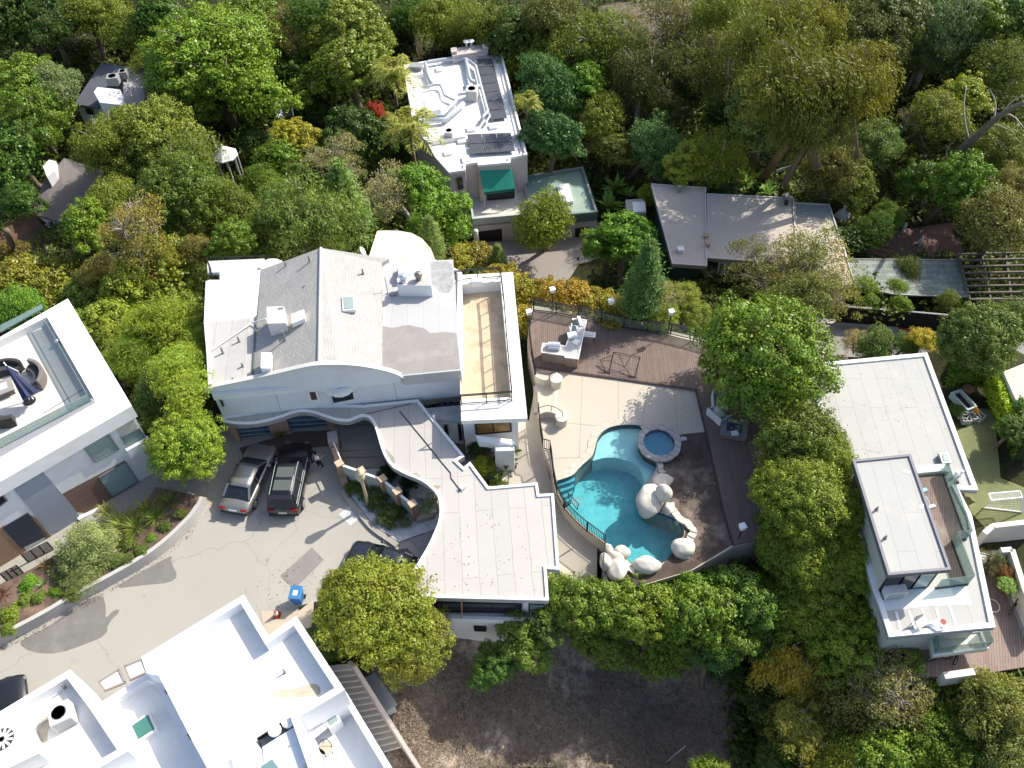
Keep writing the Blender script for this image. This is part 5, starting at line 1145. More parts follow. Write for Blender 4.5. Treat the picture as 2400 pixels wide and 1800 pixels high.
 window(t, P(1120,392,Z), P(1197,385,Z), [(1140,452),(1205,444),(1206,462),(1142,468)], glass_d, blk, .05)
 window(t, P(1053,409,Z), P(1091,403,Z), [(1068,416),(1083,413),(1087,440),(1074,445)], glass_d, greymetal, .04)
 # solar arrays
 pv = bricky('solar_cells', (.045,.05,.06), (.055,.06,.07), (.22,.23,.25), .16, .16, .011, R_(-10), off=0, rough=.25, var=.05, bump=0)
 def array(q, nu, nv, z, lab):
  w4 = [P(*p, z) for p in q]; s = thing('solar_array', lab, 'solar panels', w4[0], 0, 'solar arrays')
  for i in range(nu):
   for j in range(nv):
    def pt(u, v): return w4[0].lerp(w4[1], u).lerp(w4[3].lerp(w4[2], u), v)
    e = .06 / nv; f = .012
    qq = [pt((i + f) / nu, (j + .03) / nv), pt((i + 1 - f) / nu, (j + .03) / nv), pt((i + 1 - f) / nu, (j + .97) / nv), pt((i + f) / nu, (j + .97) / nv)]
    MB().slope_prism([tuple(p) for p in qq], .05).build('panel', pv, s)
  mb = MB()
  for u in (.1, .9): mb.beam(w4[0].lerp(w4[1], u) - Vector((0,0,.1)), w4[3].lerp(w4[2], u) - Vector((0,0,.1)), .06)
  mb.build('mounting_rail', galv, s)
 array([(1117,138),(1154,136),(1189,276),(1150,281)], 1, 7, Z + .3, 'long strip of seven dark solar panels along the east side of the canyon house roof')
 array([(1094,314),(1197,310),(1208,354),(1102,361)], 3, 2, Z + .35, 'wide low array of dark solar panels at the front of the canyon house roof')
 unit_ac(1107,232,Z,(1.1,1.1,1.1),-.15,'tall white condenser in the middle of the canyon house roof', 'condensers on the canyon house')
 unit_ac(1054,326,Z,(.8,.8,.9),-.15,'small grey condenser by the step at the front of the canyon house roof', 'condensers on the canyon house')
 unit_ac(976,172,Z,(1.3,.9,.9),-.15,'wide grey condenser in the rear left corner of the canyon house roof', 'condensers on the canyon house', fan=False, col=plain('mid_grey', (.30,.31,.32)))
 skylight([(994,222),(1026,219),(1033,256),(1000,262)], Z, .45, 'large square skylight dome among the ducts', plain('white_acrylic', (.8,.79,.8)), white, 'skylights on the canyon house')
 for q, l in (([(1021,156),(1036,154),(1038,164),(1022,166)], 'little skylight near the rear ducts'), ([(1093,296),(1112,294),(1114,304),(1095,307)], 'little skylight left of the forked duct'), ([(1144,291),(1162,289),(1166,298),(1148,301)], 'little skylight right of the forked duct'), ([(1071,323),(1090,321),(1093,332),(1073,334)], 'little skylight beside the small condenser'), ([(1039,352),(1057,350),(1060,360),(1041,362)], 'little skylight near the front left roof edge'), ([(1081,366),(1098,363),(1102,376),(1084,379)], 'little skylight nearest the front edge of the roof')):
  skylight(q, Z, .22, l, white, white, 'skylights on the canyon house')
 dm = plain('duct_metal', (.46,.50,.54), .45, .06, 3, metal=.2)
 def duct(pts, r, lab, h=.45):
  mb = MB(); mb.tube([P(x, y, Z + h) for x, y in pts], r, 10); o = mb.build('duct', dm, smooth=True); tagp(o, lab, 'duct', 'round ducts on the canyon house')
 duct([(997,150),(1005,145),(1040,140),(1085,137),(1092,140),(1100,180),(1104,190),(1112,192)], .2, 'duct running along the rear edge and turning down beside the solar strip')
 duct([(1092,138),(1115,155),(1120,175),(1143,262),(1135,270),(1128,282)], .17, 'long slanting duct following the left side of the solar strip')
 duct([(997,148),(1003,175),(1010,195)], .22, 'thick upright duct at the rear left of the roof')
 duct([(990,205),(1005,203),(1020,198),(1033,200),(1042,224),(1065,234)], .14, 'thin crooked duct above the large skylight dome')
 duct([(1082,132),(1140,129),(1140,122)], .15, 'short duct parallel to the chimney')
 duct([(997,285),(1045,280),(1065,262),(1086,243)], .26, 'thick duct bending up to the tall condenser, lower one')
 duct([(997,274),(1040,270),(1052,254),(1068,238)], .2, 'duct bending up to the tall condenser, upper one')
 duct([(1085,208),(1110,205),(1125,203)], .24, 'short horizontal duct joined to the tall condenser')
 duct([(1143,262),(1148,272),(1140,285),(1135,292)], .12, 'forked duct end at the foot of the solar strip', .3)
 # lamp pillar by the driveway
 p = P(1118,585,ZB); g = thing('lamp_pillar', 'slim white pillar with a domed lamp left of the dark garage door', 'lamp pillar', (p.x, p.y, ZB + .2)); MB(True).box((0, 0, .9), (.4, .4, 1.8)).build('pillar', stucco, g, bevel=.02); mb = MB(True); mb.ball((0, 0, 1.95), .24, n=14); mb.build('lamp', white, g, smooth=True)
mid_house()

# ================================================================ green-walled house with grey roofs
def green_house():
 Z = -3.6; ZB = -6.6
 t = thing('green_walled_house', 'low dark green house with pale gravel roofs and white french windows behind the timber deck', 'house', P(1700, 560, ZB))
 gw = plain('dark_green_boards', (.02,.055,.04), .8, .2, 2); gr = plain('gravel_roof', (.49,.435,.37), .95, .08, .7, (.38,.33,.29), .4, fine=20, bump=.4)
 r1 = [(1525.5,432),(1654.6,440.5),(1657,625),(1575,620)]; r2 = [(1657,455),(1861,465),(1861,500),(1867,565),(1850,620),(1657,606)]; r3 = [(1861,476),(1944,480),(2006,670),(1940,668),(1867,640)]
 for r, z, m in ((r1, Z + .15, gr), (r2, Z, gr), (r3, Z - .25, gr)):
  w_ = roofpts(r, z); MB().prism(w_, z - .3, z).build('roof', m, t); parapet(t, w_, .1, z - .3, z + .1, plain('pale_fascia', (.55,.53,.5)), 'fascia'); i_, _ = inset(w_, .5); MB().prism([tuple(p) for p in i_], ZB - 1.2, z - .3).build('wall', gw, t)
 MB().prism(roofpts([(1861,477),(1944,481),(1958,520),(1940,512),(1864,507)], Z - .22), Z - .25, Z - .235).build('roof_patch', plain('grey_green_felt', (.28,.31,.29)), t)
 MB().prism(roofpts([(1948,560),(1975,560),(2006,670),(1975,668)], Z - .2), Z - .25, Z - .22).build('roof_patch', plain('pinkish_felt', (.52,.40,.31)), t)
 A, B = P(1657,606,Z), P(1850,620,Z); A = A + Vector((0,.5,0)); B = B + Vector((0,.5,0))
 window(t, A, B, [(1686,614),(1713,615),(1701,652),(1680,650)], glass_w, white, .12, bars=1); window(t, A, B, [(1679,653),(1700,655),(1696,676),(1673,674)], glass_w, white, .12, bars=1)
 patch(t, 'french_door_panel', white, A, B, [(1673,674),(1697,677),(1694,690),(1670,688)], .03)
 mb = MB()
 a, b_ = P(1530,420,Z + .5), P(1655,428,Z + .5); k = 26
 mb.beam(a, b_, .05, .05); mb.beam(a - Vector((0,0,.5)), b_ - Vector((0,0,.5)), .05, .05)
 for i in range(k + 1): q = a.lerp(b_, i / k); mb.beam(q, q - Vector((0,0,.55)), .025)
 tagp(mb.build('roof_railing', blk), 'black ornamental railing along the rear edge of the pale gravel roof', 'railing')
 def cap(x, y, s, h, l, col=white):
  p = P(x, y, Z + h); v = thing('roof_vent', l, 'roof vent', (p.x, p.y, Z + .1), 0, 'vents on the gravel roofs'); MB(True).box((0, 0, h / 2), (s, s, h)).build('body', col, v, bevel=.02); MB(True).box((0, 0, h + .03), (s * 1.25, s * 1.25, .06)).build('cap', col, v, bevel=.01)
 tan_ = plain('tan_clay', (.45,.3,.2))
 cap(1595,585,.42,.35,'white square vent on the left gravel roof'); cap(1592,440,.22,.6,'grey vent stack at the rear of the left gravel roof',greymetal); cap(1655,553,.3,.35,'upper tan vent on the seam between the gravel roofs',tan_); cap(1659,573,.3,.35,'lower tan vent on the seam between the gravel roofs',tan_); cap(1844,460,.35,.55,'square grey chimney cap at the rear right roof corner',greymetal); cap(1843,475,.25,.3,'black vent near the rear right roof corner',blk)
 c = P(1502,485,-5.2); g = thing('white_shed', 'little shed with a bright white roof beside the gravel roof', 'shed', (c.x, c.y, -8)); MB().prism(roofpts([(1466,468),(1508,466),(1515,500),(1470,502)], -5.5), -8.5, -5.5).build('wall', plain('tan_wall', (.42,.38,.34)), g); MB().prism(roofpts([(1482,474),(1512,474),(1514,497),(1484,498)], -5.4), -5.5, -5.35).build('roof', coolroof, g)
 # lattice roof
 lt = thing('lattice_roof', 'long green lattice patio roof between the house and the pergola', 'patio roof', P(2130, 650, -6.3)); zl = -4.4
 q = [P(1990,608,zl), P(2247,610,zl), P(2268,697,zl - .2), P(2098,691,zl - .2), P(2005,672,zl - .1)]
 m = bricky('woven_green_panels', (.25,.29,.25), (.19,.24,.21), (.40,.42,.38), 1.25, .62, .03, .05, rough=.6, var=.3, off=.5, dirt=(.42,.44,.40), dirt_amt=.6, dsc=1.2)
 MB().slope_prism([tuple(p) for p in q], .05).build('panels', m, lt); mb = MB()
 for i in range(5): mb.beam(q[i], q[(i + 1) % 5], .08, .14)
 mb.build('edge_beam', plain('grey_timber', (.35,.35,.33)), lt)
 for p in q: MB().beam(p, (p.x, p.y, -7.2), .1).build('post', plain('grey_timber', (.35,.35,.33)), lt)
 pg = thing('pergola', 'open pergola of weathered grey beams at the right edge above the lane', 'pergola', P(2330, 650, -6.5)); gt = plain('weathered_beams', (.16,.135,.11), .9, .2, 4)
 zz = -4.1; c0, c1, c2, c3 = P(2248,596,zz), P(2470,590,zz), P(2470,700,zz), P(2276,702,zz)
 for i in range(8): f = i / 7; MB().beam(c0.lerp(c3, f), c1.lerp(c2, f), .13, .16).build('beam', gt, pg)
 for f in (0, .25, .5, .75, 1): MB().beam(c0.lerp(c1, f) - Vector((0,0,.16)), c3.lerp(c2, f) - Vector((0,0,.16)), .12, .15).build('cross_beam', gt, pg)
 for p in (c0, c3, c0.lerp(c1, .5), c3.lerp(c2, .5)): MB().beam(p, (p.x, p.y, -7.2), .16).build('post', gt, pg)
 tr = bricky('trellis_boards', (.22,.20,.17), (.17,.155,.13), (.03,.03,.025), .2, .2, .05, 0, mode='wall', off=0)
 f = thing('trellis_fence', 'grey diagonal trellis fence below the pergola', 'fence', P(2330,720,-5.5)); MB().beam(P(2280,712,-4.9), P(2470,708,-4.9), .06, 1.3).build('trellis', tr, f)
 for x in (2282, 2345, 2400): p = P(x, 711, -4.2); MB().beam(p, (p.x, p.y, -6.5), .12).build('post', gt, f)
 f = thing('black_fence', 'tall solid black fence along the far side of the lane', 'fence', P(2080,725,-5.2)); p3 = [P(1972,718,-3.4), P(2112,729,-3.4), P(2226,739,-3.4), P(2330,745,-3.4)]; mb = MB()
 for i in range(3): mb.beam(p3[i] - Vector((0,0,.95)), p3[i + 1] - Vector((0,0,.95)), .08, 1.9)
 mb.build('boards', bricky('black_boards', (.02,.02,.02), (.03,.028,.027), (.008,.008,.008), .14, 3, .01, 0, mode='wall', off=0), f); mb = MB()
 for i in range(3): mb.beam(p3[i] + Vector((0,0,.02)), p3[i + 1] + Vector((0,0,.02)), .14, .06)
 mb.build('top_rail', plain('grey_cap', (.25,.25,.25)), f)
 # stone lantern pavilion
 p = P(1976,500,-4.2); g = thing('garden_pavilion', 'small stone garden pavilion with a curved roof and finial in the dark garden', 'pavilion', (p.x, p.y, -6.6)); st = plain('grey_garden_stone', (.34,.34,.32), .9, .15, 4)
 MB(True).lathe([(.85, 2.2), (.55, 2.45), (.2, 2.8), (.1, 3.05)], n=4).build('roof', st, g); mb = MB(True); mb.ball((0, 0, 3.2), .18, n=10); mb.build('finial', st, g, smooth=True)
 for a in (45, 135, 225, 315): MB(True).tube([(.6 * math.cos(R_(a)), .6 * math.sin(R_(a)), 0), (.6 * math.cos(R_(a)), .6 * math.sin(R_(a)), 2.25)], .06, 8).build('column', st, g)
 for (x, y), l in (((2053,525), 'white garden statue in the middle of the dark garden'), ((2117,540), 'small white statue on the brick red yard'), ((2156,571), 'smallest white statue at the right of the brick red yard')):
  p = P(x, y, -6.2); v = thing('garden_statue', l, 'statue', (p.x, p.y, -6.6), 0, 'garden statues'); MB(True).box((0, 0, .2), (.35, .35, .4)).build('plinth', st, v, bevel=.02); mb = MB(True); mb.lathe([(.16, .4), (.1, .6), (.15, .85), (.13, 1.0), (.05, 1.08)], n=12); mb.ball((0, 0, 1.17), .1, n=10); mb.build('figure', stucco, v, smooth=True)
 # arched bridge-like timber ring
 p = P(2400,400,-5.0); mb = MB(); c = p; mb.tube([(c.x + 4.2 * math.cos(R_(a)), c.y + 3.0 * math.sin(R_(a)), -4.8) for a in range(75, 290, 12)], .28, 8); tagp(mb.build('curved_timber_rim', plain('bleached_log', (.34,.31,.26), .9, .2, 3)), 'curved bleached timber rim around a dark hollow at the right edge', 'timber rim')
 st2 = thing('wooden_steps', 'narrow wooden slatted steps under the trees at the right edge', 'steps', P(2330,488,-6)); 
 for i in range(8): a = P(2300 + i * 7, 492 - i * 1.5, -5.7); MB().beam(a, a + Vector((.1,.9,0)), .16, .06).build('slat', gt, st2)
green_house()

# ================================================================ flat-roofed house on the right
def right_house():
 Z = 3.0; Zb = -2.5
 t = thing('flat_roofed_modern_house', 'long modern white house with grey sheet roofs and raised upper storey on the right', 'house', P(2120, 1150, -.3))
 ow = plain('olive_white_wall', (.52,.52,.46), .85, .06)
 out = [(1885,856),(2171.6,829),(2291,1151),(2245,1149),(2276,1210),(2331,1472),(2082,1495),(2063,1434),(2044,1380),(1974,1128)]
 w_ = roofpts(out, Z); MB().prism(w_, Z - .25, Z).build('roof', sheetroof2, t); parapet(t, w_, .26, Z - .26, Z + .12, white); i_, _ = inset(w_, .45); MB().prism([tuple(p) for p in i_], Zb, Z - .25).build('wall', ow, t)
 # bluish smooth patch and white joints on the lower roof
 MB().prism(roofpts([(2068,1406),(2105,1382),(2190,1378),(2265,1371),(2278,1416),(2180,1420),(2072,1432)], Z + .006), Z, Z + .006).build('roof_patch', plain('pale_blue_coating', (.60,.66,.67), .6, .04), t)
 mb = MB()
 for x0, y0, x1, y1 in ((2100,1433,2113,1483),(2130,1431,2146,1480),(2161,1427,2175,1477),(2194,1424,2206,1472),(2225,1420,2242,1470)): mb.beam(P(x0, y0, Z + .01), P(x1, y1, Z + .01), .12, .016)
 mb.build('roof_joint', white, t)
 # upper storey
 ZU = 5.3; up = [(1997,1080),(2133,1066),(2228,1337),(2080.5,1350)]; u = roofpts(up, ZU)
 dkf = plain('dark_grey_fascia', (.20,.20,.23), .6)
 MB().prism(u, ZU - .22, ZU).build('upper_roof', sheetroof2, t); parapet(t, u, .14, ZU - .24, ZU + .1, dkf, 'upper_fascia'); i_, _ = inset(u, .3); MB().prism([tuple(p) for p in i_], Z, ZU - .23).build('upper_wall', ow, t)
 iv = sorted([Vector((*p, 0)) for p in i_], key=lambda p: p.y)[:2]; A, B = sorted(iv, key=lambda p: p.x); A = A + Vector((0,-.02,0)); B = B + Vector((0,-.02,0))
 zt, zb = ZU - .25, Z + .05
 def rectw(f0, f1, g, nm='glass_wall'):
  a, b_ = A.lerp(B, f0), A.lerp(B, f1); d = Vector((B.y - A.y, A.x - B.x, 0)).normalized(); d = d if d.y < 0 else -d
  mb = MB(); 
  for z in (zb, zt): mb.beam((a.x, a.y, z), (b_.x, b_.y, z), .08, .08)
  for q in (a, b_): mb.beam((q.x, q.y, zb), (q.x, q.y, zt), .08, .08)
  fr = mb.build(nm, blk, t); mb = MB(); vs = [(a.x, a.y, zb), (b_.x, b_.y, zb), (b_.x, b_.y, zt), (a.x, a.y, zt)]; vs = [Vector(v) + d * .02 for v in vs]; vs += [v - d * .03 for v in vs]
  mb.add(vs, [[0,1,2,3],[7,6,5,4],[0,4,5,1],[1,5,6,2],[2,6,7,3],[3,7,4,0]]); mb.build('pane', g, fr)
 rectw(.01, .34, glass_d); rectw(.34, .66, glass_d); rectw(.66, .99, glass_p)
 # sunken roof deck with glass
 dz = Z + .02; dkp = bricky('roof_deck_boards', (.27,.20,.165), (.22,.165,.14), (.10,.07,.06), 3, .13, .01, R_(-70), dirt=(.40,.36,.30), dirt_amt=.5)
 MB().prism(roofpts([(2150,1108),(2206,1103),(2264,1265),(2228,1268),(2266,1368),(2232,1372),(2222,1335)], Z + .05), Z, Z + .04).build('roof_deck', dkp, t)
 MB().prism(roofpts([(2143,1092),(2215,1086),(2225,1106),(2207,1104),(2150,1109)], Z + .3), Z, Z + .3).build('deck_kerb', plain('pale_green_kerb', (.48,.54,.51)), t)
 mb = MB(); gp = [P(x, y, Z) for x, y in [(2207,1104),(2264,1265),(2230,1268),(2268,1370),(2192,1379)]]; m2 = MB()
 for i in range(4): mb.beam(gp[i] + Vector((0,0,.5)), gp[i + 1] + Vector((0,0,.5)), .02, 1.0); m2.beam(gp[i] + Vector((0,0,.04)), gp[i + 1] + Vector((0,0,.04)), .09, .1)
 mb.build('glass_balustrade', glass_g, t); m2.build('balustrade_channel', blk, t)
 skylight([(2201,1061),(2222,1059),(2230,1083),(2209,1086)], Z, .35, 'glass skylight near the east edge of the big sheet roof', plain('pale_green_pane', (.50,.58,.56)), greymetal)
 for (x, y), h, l in (((2237,1116),.45,'left one of two white vents near the roof deck'),((2250,1114),.45,'right one of two white vents near the roof deck'),((2242,1130),.15,'low black vent stub near the roof deck')): pipe(x, y, Z, h, l, .08, mat=white if h > .2 else blk)
 pipe(2054,1195,ZU,.3,'dark vent on the upper storey roof, northern one'); pipe(2074,1262,ZU,.3,'dark vent on the upper storey roof, southern one')
 unit_ac(2092,1394,Z,(1.1,.5,.6),.08,'white box condenser below the dark glass of the upper storey',fan=False)
 for q, l in (([(2119,1100),(2132,1103),(2131,1110),(2117,1106)],'upper white sheet of paper on the upper storey roof'),([(2153,1185),(2165,1180),(2165,1190),(2155,1193)],'lower white sheet of paper on the upper storey roof')): tagp(MB().prism(roofpts(q, ZU + .02), ZU + .005, ZU + .02).build('loose_sheet', white), l, 'sheet', 'loose sheets on the upper roof')
 # debris and folding chair on lower roof
 p = P(2150,1467,Z); c = thing('folding_chair', 'small folding chair standing on the lower grey roof', 'chair', (p.x, p.y, Z + .01), .3); MB(True).box((0, 0, .42), (.45, .45, .04)).build('seat', white, c); MB(True).box((0, .22, .68), (.45, .03, .45)).build('backrest', plain('beige_canvas', (.6,.5,.45)), c)
 for a, b_ in ((-1,-1),(1,-1),(-1,1),(1,1)): MB(True).tube([(a * .2, b_ * .2, 0), (a * .2, b_ * .2, .42)], .015, 6).build('leg', greymetal, c)
 p = P(2195,1467,Z); mb = MB(); mb.ball((p.x, p.y, Z + .15), .35, (1.3,.8,.5), 10, .8, 5); tagp(mb.build('plastic_sheeting', white), 'crumpled white plastic sheeting on the lower grey roof', 'sheeting'); p = P(2206,1463,Z); tagp(MB().lathe([(.12,0),(.15,.3)], (p.x, p.y, Z), 12).build('bucket', plain('red_bucket', (.35,.08,.05))), 'red bucket beside the plastic sheeting', 'bucket')
 p = P(2180,1184,Z + .05); mb = MB(); mb.tube([P(2171,1164,Z + .6), P(2181,1185,Z + .1)], .025, 6); mb.box(P(2183,1187,Z + .1), (.45,.16,.08), .3); tagp(mb.build('broom', white), 'white broom leaning on the roof deck', 'broom'); tagp(MB().box(P(2167,1149,Z + .1), (.25,.2,.15), .4).build('small_blue_box', plain('light_blue', (.3,.6,.7))), 'small light blue box on the roof deck', 'box')
 # balcony with glass on the south side
 bz = .9; b = roofpts([(2178,1489),(2298,1477),(2316,1521),(2186,1538)], bz); MB().prism(b, bz - .3, bz).build('balcony', plain('balcony_pale', (.55,.58,.52), .7), t); parapet(t, b, .12, bz, bz + .12, white, 'balcony_kerb'); mb = MB(); bb = [Vector((*p, bz + .5)) for p in roofpts([(2182,1492),(2188,1535),(2313,1519),(2297,1480)], bz)]
 for i in range(3): mb.beam(bb[i], bb[i + 1], .02, .85)
 mb.build('balcony_balustrade', glass_g, t)
 swA, swB = P(2082,1495,Z) + Vector((.1,.5,0)), P(2331,1472,Z) + Vector((0,.5,0))
 patch(t, 'white_garage_door', plain('garden_door', (.50,.50,.47)), swA, swB, [(2140,1512),(2186,1508),(2188,1536),(2135,1540)], .06)
right_house()
def right_yard():
 w_ = plain('cream_garden_wall', (.66,.62,.56), .85, .06)
 g = thing('garden_wall', 'cream garden wall beside the blue grey path at the right edge', 'wall', P(2380,1380,0)); pts = [(2318,1240),(2352,1300),(2375,1330),(2420,1460),(2440,1520)]; mb = MB(); q = [P(x, y, 1.0) for x, y in [(2345,1292),(2370,1290),(2400,1385),(2440,1480)]]
 for i in range(3): mb.beam(q[i] - Vector((0,0,.65)), q[i + 1] - Vector((0,0,.65)), .3, 1.6)
 mb.build('wall', w_, g)
 g = thing('garden_wall', 'cream wall enclosing the lawn south of the football goal', 'wall', P(2360,1240,0)); mb = MB(); q = [P(x, y, 1.2) for x, y in [(2305,1252),(2325,1235),(2440,1222)]]
 for i in range(2): mb.beam(q[i] - Vector((0,0,.75)), q[i + 1] - Vector((0,0,.75)), .3, 1.8)
 mb.build('wall', w_, g)
 g = thing('garden_wall', 'short cream wall at the foot of the side deck', 'wall', P(2250,1590,0)); mb = MB(); mb.beam(P(2205,1592,.3), P(2275,1582,.3), .35, 1.0); mb.build('wall', w_, g)
 p = P(2352,1185,-.3); t = thing('football_goal', 'white football goal with net on the lawn beside the modern house', 'football goal', p); mb = MB(); zt = 1.1
 a, b_, c, d = P(2317,1157,zt), P(2390,1151,zt), P(2305,1190,-.3), P(2396,1200,-.3)
 a2, b2 = P(2323,1173,zt), P(2396,1166,zt)
 for x, y in ((a,b_),(a,a2),(b_,b2),(a2,b2),(a2,c),(b2,d),(c,d)): mb.tube([x, y], .05, 6)
 mb.build('frame', white, t); mb = MB()
 for i in range(15): f = i / 14; mb.beam(a.lerp(b_, f), a2.lerp(b2, f), .015); mb.beam(a2.lerp(b2, f), c.lerp(d, f), .015)
 for i in range(8): f = i / 7; mb.beam(a.lerp(a2, f), b_.lerp(b2, f), .015); mb.beam(a2.lerp(c, f), b2.lerp(d, f), .015)
 mb.build('net', plain('net_grey', (.6,.6,.58)), t)
 p = P(2326,1419,-.1); mb = MB(); mb.tube([(p.x + .38 * math.cos(R_(a)), p.y + .38 * math.sin(R_(a)), -.12) for a in range(0, 360, 15)], .03, 6, close=True); tagp(mb.build('hoop', plain('pale_yellow', (.75,.72,.5))), 'pale yellow hoop lying on the side deck', 'hoop')
 # bench swing frame
 t = thing('metal_swing_frame', 'dark metal swing frame with white cushion on the side deck', 'swing', P(2300,1310,-.2)); mb = MB(); q = [P(x, y, z) for x, y, z in ((2285,1295,1.3),(2320,1302,1.3),(2287,1335,-.1),(2305,1338,-.1),(2318,1320,-.1))]
 for a, b_ in ((0,1),(0,2),(1,3),(2,3),(1,4)): mb.tube([q[a], q[b_]], .045, 6)
 mb.build('frame', blk, t); c = P(2288,1305,.4); MB().box(c, (1.2,.7,.12), -.3).build('cushion', white, t, bevel=.04)
 def bike(px, py, rz, label, sc_=1.0, red=True):
  c = P(px, py, -.1); t = thing('bicycle', label, 'bicycle', (c.x, c.y, -.18), rz, 'bicycles on the side deck'); m = plain('red_frame', (.35,.03,.03), .4) if red else blk; s = sc_
  for x in (-.45, .45):
   mb = MB(True); mb.tube([(x * s + .3 * s * math.cos(a * .4189), 0, .3 * s + .3 * s * math.sin(a * .4189)) for a in range(15)], .025, 6, close=True); w2 = mb.build('wheel', blk, t); mb = MB(True)
   for a in range(6): mb.tube([(x * s, 0, .3 * s), (x * s + .29 * s * math.cos(a * 1.047), 0, .3 * s + .29 * s * math.sin(a * 1.047))], .006, 4)
   mb.build('spokes', galv, w2)
  mb = MB(True)
  for a, b_ in (((-.45,.3),(-.15,.7)), ((-.15,.7),(.3,.72)), ((0,.3),(.3,.72)), ((-.45,.3),(0,.3)), ((-.15,.7),(0,.3)), ((.45,.3),(.3,.8))): mb.tube([(a[0] * s, 0, a[1] * s), (b_[0] * s, 0, b_[1] * s)], .02 * s, 6)
  mb.build('frame', m, t); MB(True).tube([(.3 * s, -.22, .82 * s), (.3 * s, .22, .82 * s)], .015, 6).build('handlebar', blk, t); MB(True).box((-.16 * s, 0, .76 * s), (.22, .12, .05)).build('saddle', blk, t)
 bike(2200,1545,.1,'red child bicycle in the shade below the glass balcony'); bike(2240,1533,1.1,'black bicycle beside the balcony edge',.95,False); bike(2372,1423,.9,'small red bicycle on the blue grey path',.8)
 pot = plain('terracotta_dark', (.18,.09,.06))
 for (x, y), l in (((2357,1378), 'dark round pot with a leafy green plant on the blue grey path'), ((2358,1345), 'pot with a reddish plant by the garden wall'), ((2103,1530), 'left round planter in the shade behind the balcony'), ((2122,1532), 'right round planter in the shade behind the balcony'), ((2268,915), 'small square pot in the shaded corner of the lawn')):
  p = P(x, y, .1); v = thing('plant_pot', l, 'plant pot', (p.x, p.y, -.15), 0, 'pots in the side yard'); MB(True).lathe([(.25,0),(.36,.42),(.38,.45),(.32,.45)], n=18).build('pot', pot, v); MB(True).lathe([(.01,.38),(.32,.38)], n=18).build('soil', dirt_mat, v)
 p = P(2254,946,-.3); tb = thing('garden_tub', 'pale rectangular tub on the shaded lawn beside the house', 'tub', (p.x, p.y, -.35), R_(-70)); mb = MB(True); ring(mb, [(-.8,-.4),(.8,-.4),(.8,.4),(-.8,.4)], .1, 0, .5); mb.build('rim', plain('pale_green_tub', (.5,.6,.58)), tb); MB(True).box((0,0,.1),(1.4,.6,.2)).build('water', glass_d, tb)
 for i, (x, y) in enumerate(((2265,980),(2285,974),(2297,974),(2260,972))):
  p = P(x, y, 0); v = thing('square_planter', ['square planter with grey rim left of the orange plant','square planter directly below the orange plant','rightmost square planter beside the orange plant','square planter at the back of the planter group'][i], 'planter', (p.x, p.y, -.35), .3 * i, 'square planters on the lawn'); mb = MB(True); ring(mb, [(-.28,-.28),(.28,-.28),(.28,.28),(-.28,.28)], .05, 0, .4); mb.build('rim', plain('grey_planter', (.4,.42,.42)), v); MB(True).box((0,0,.16),(.46,.46,.3)).build('soil', dirt_mat, v)
 # neighbour's roof corner on the right edge
 g = thing('neighbour_annex', 'corner of a pale flat roof at the right edge beyond the hedge', 'building', P(2390,900,-1)); MB().prism(roofpts([(2350,872),(2430,840),(2440,990),(2400,985)], 1.6), -1.5, 1.6).build('wall', stucco, g); MB().prism(roofpts([(2352,873),(2430,842),(2440,988),(2401,982)], 1.66), 1.6, 1.66).build('roof', plain('tan_sheet', (.52,.50,.46), .8), g)
right_yard()

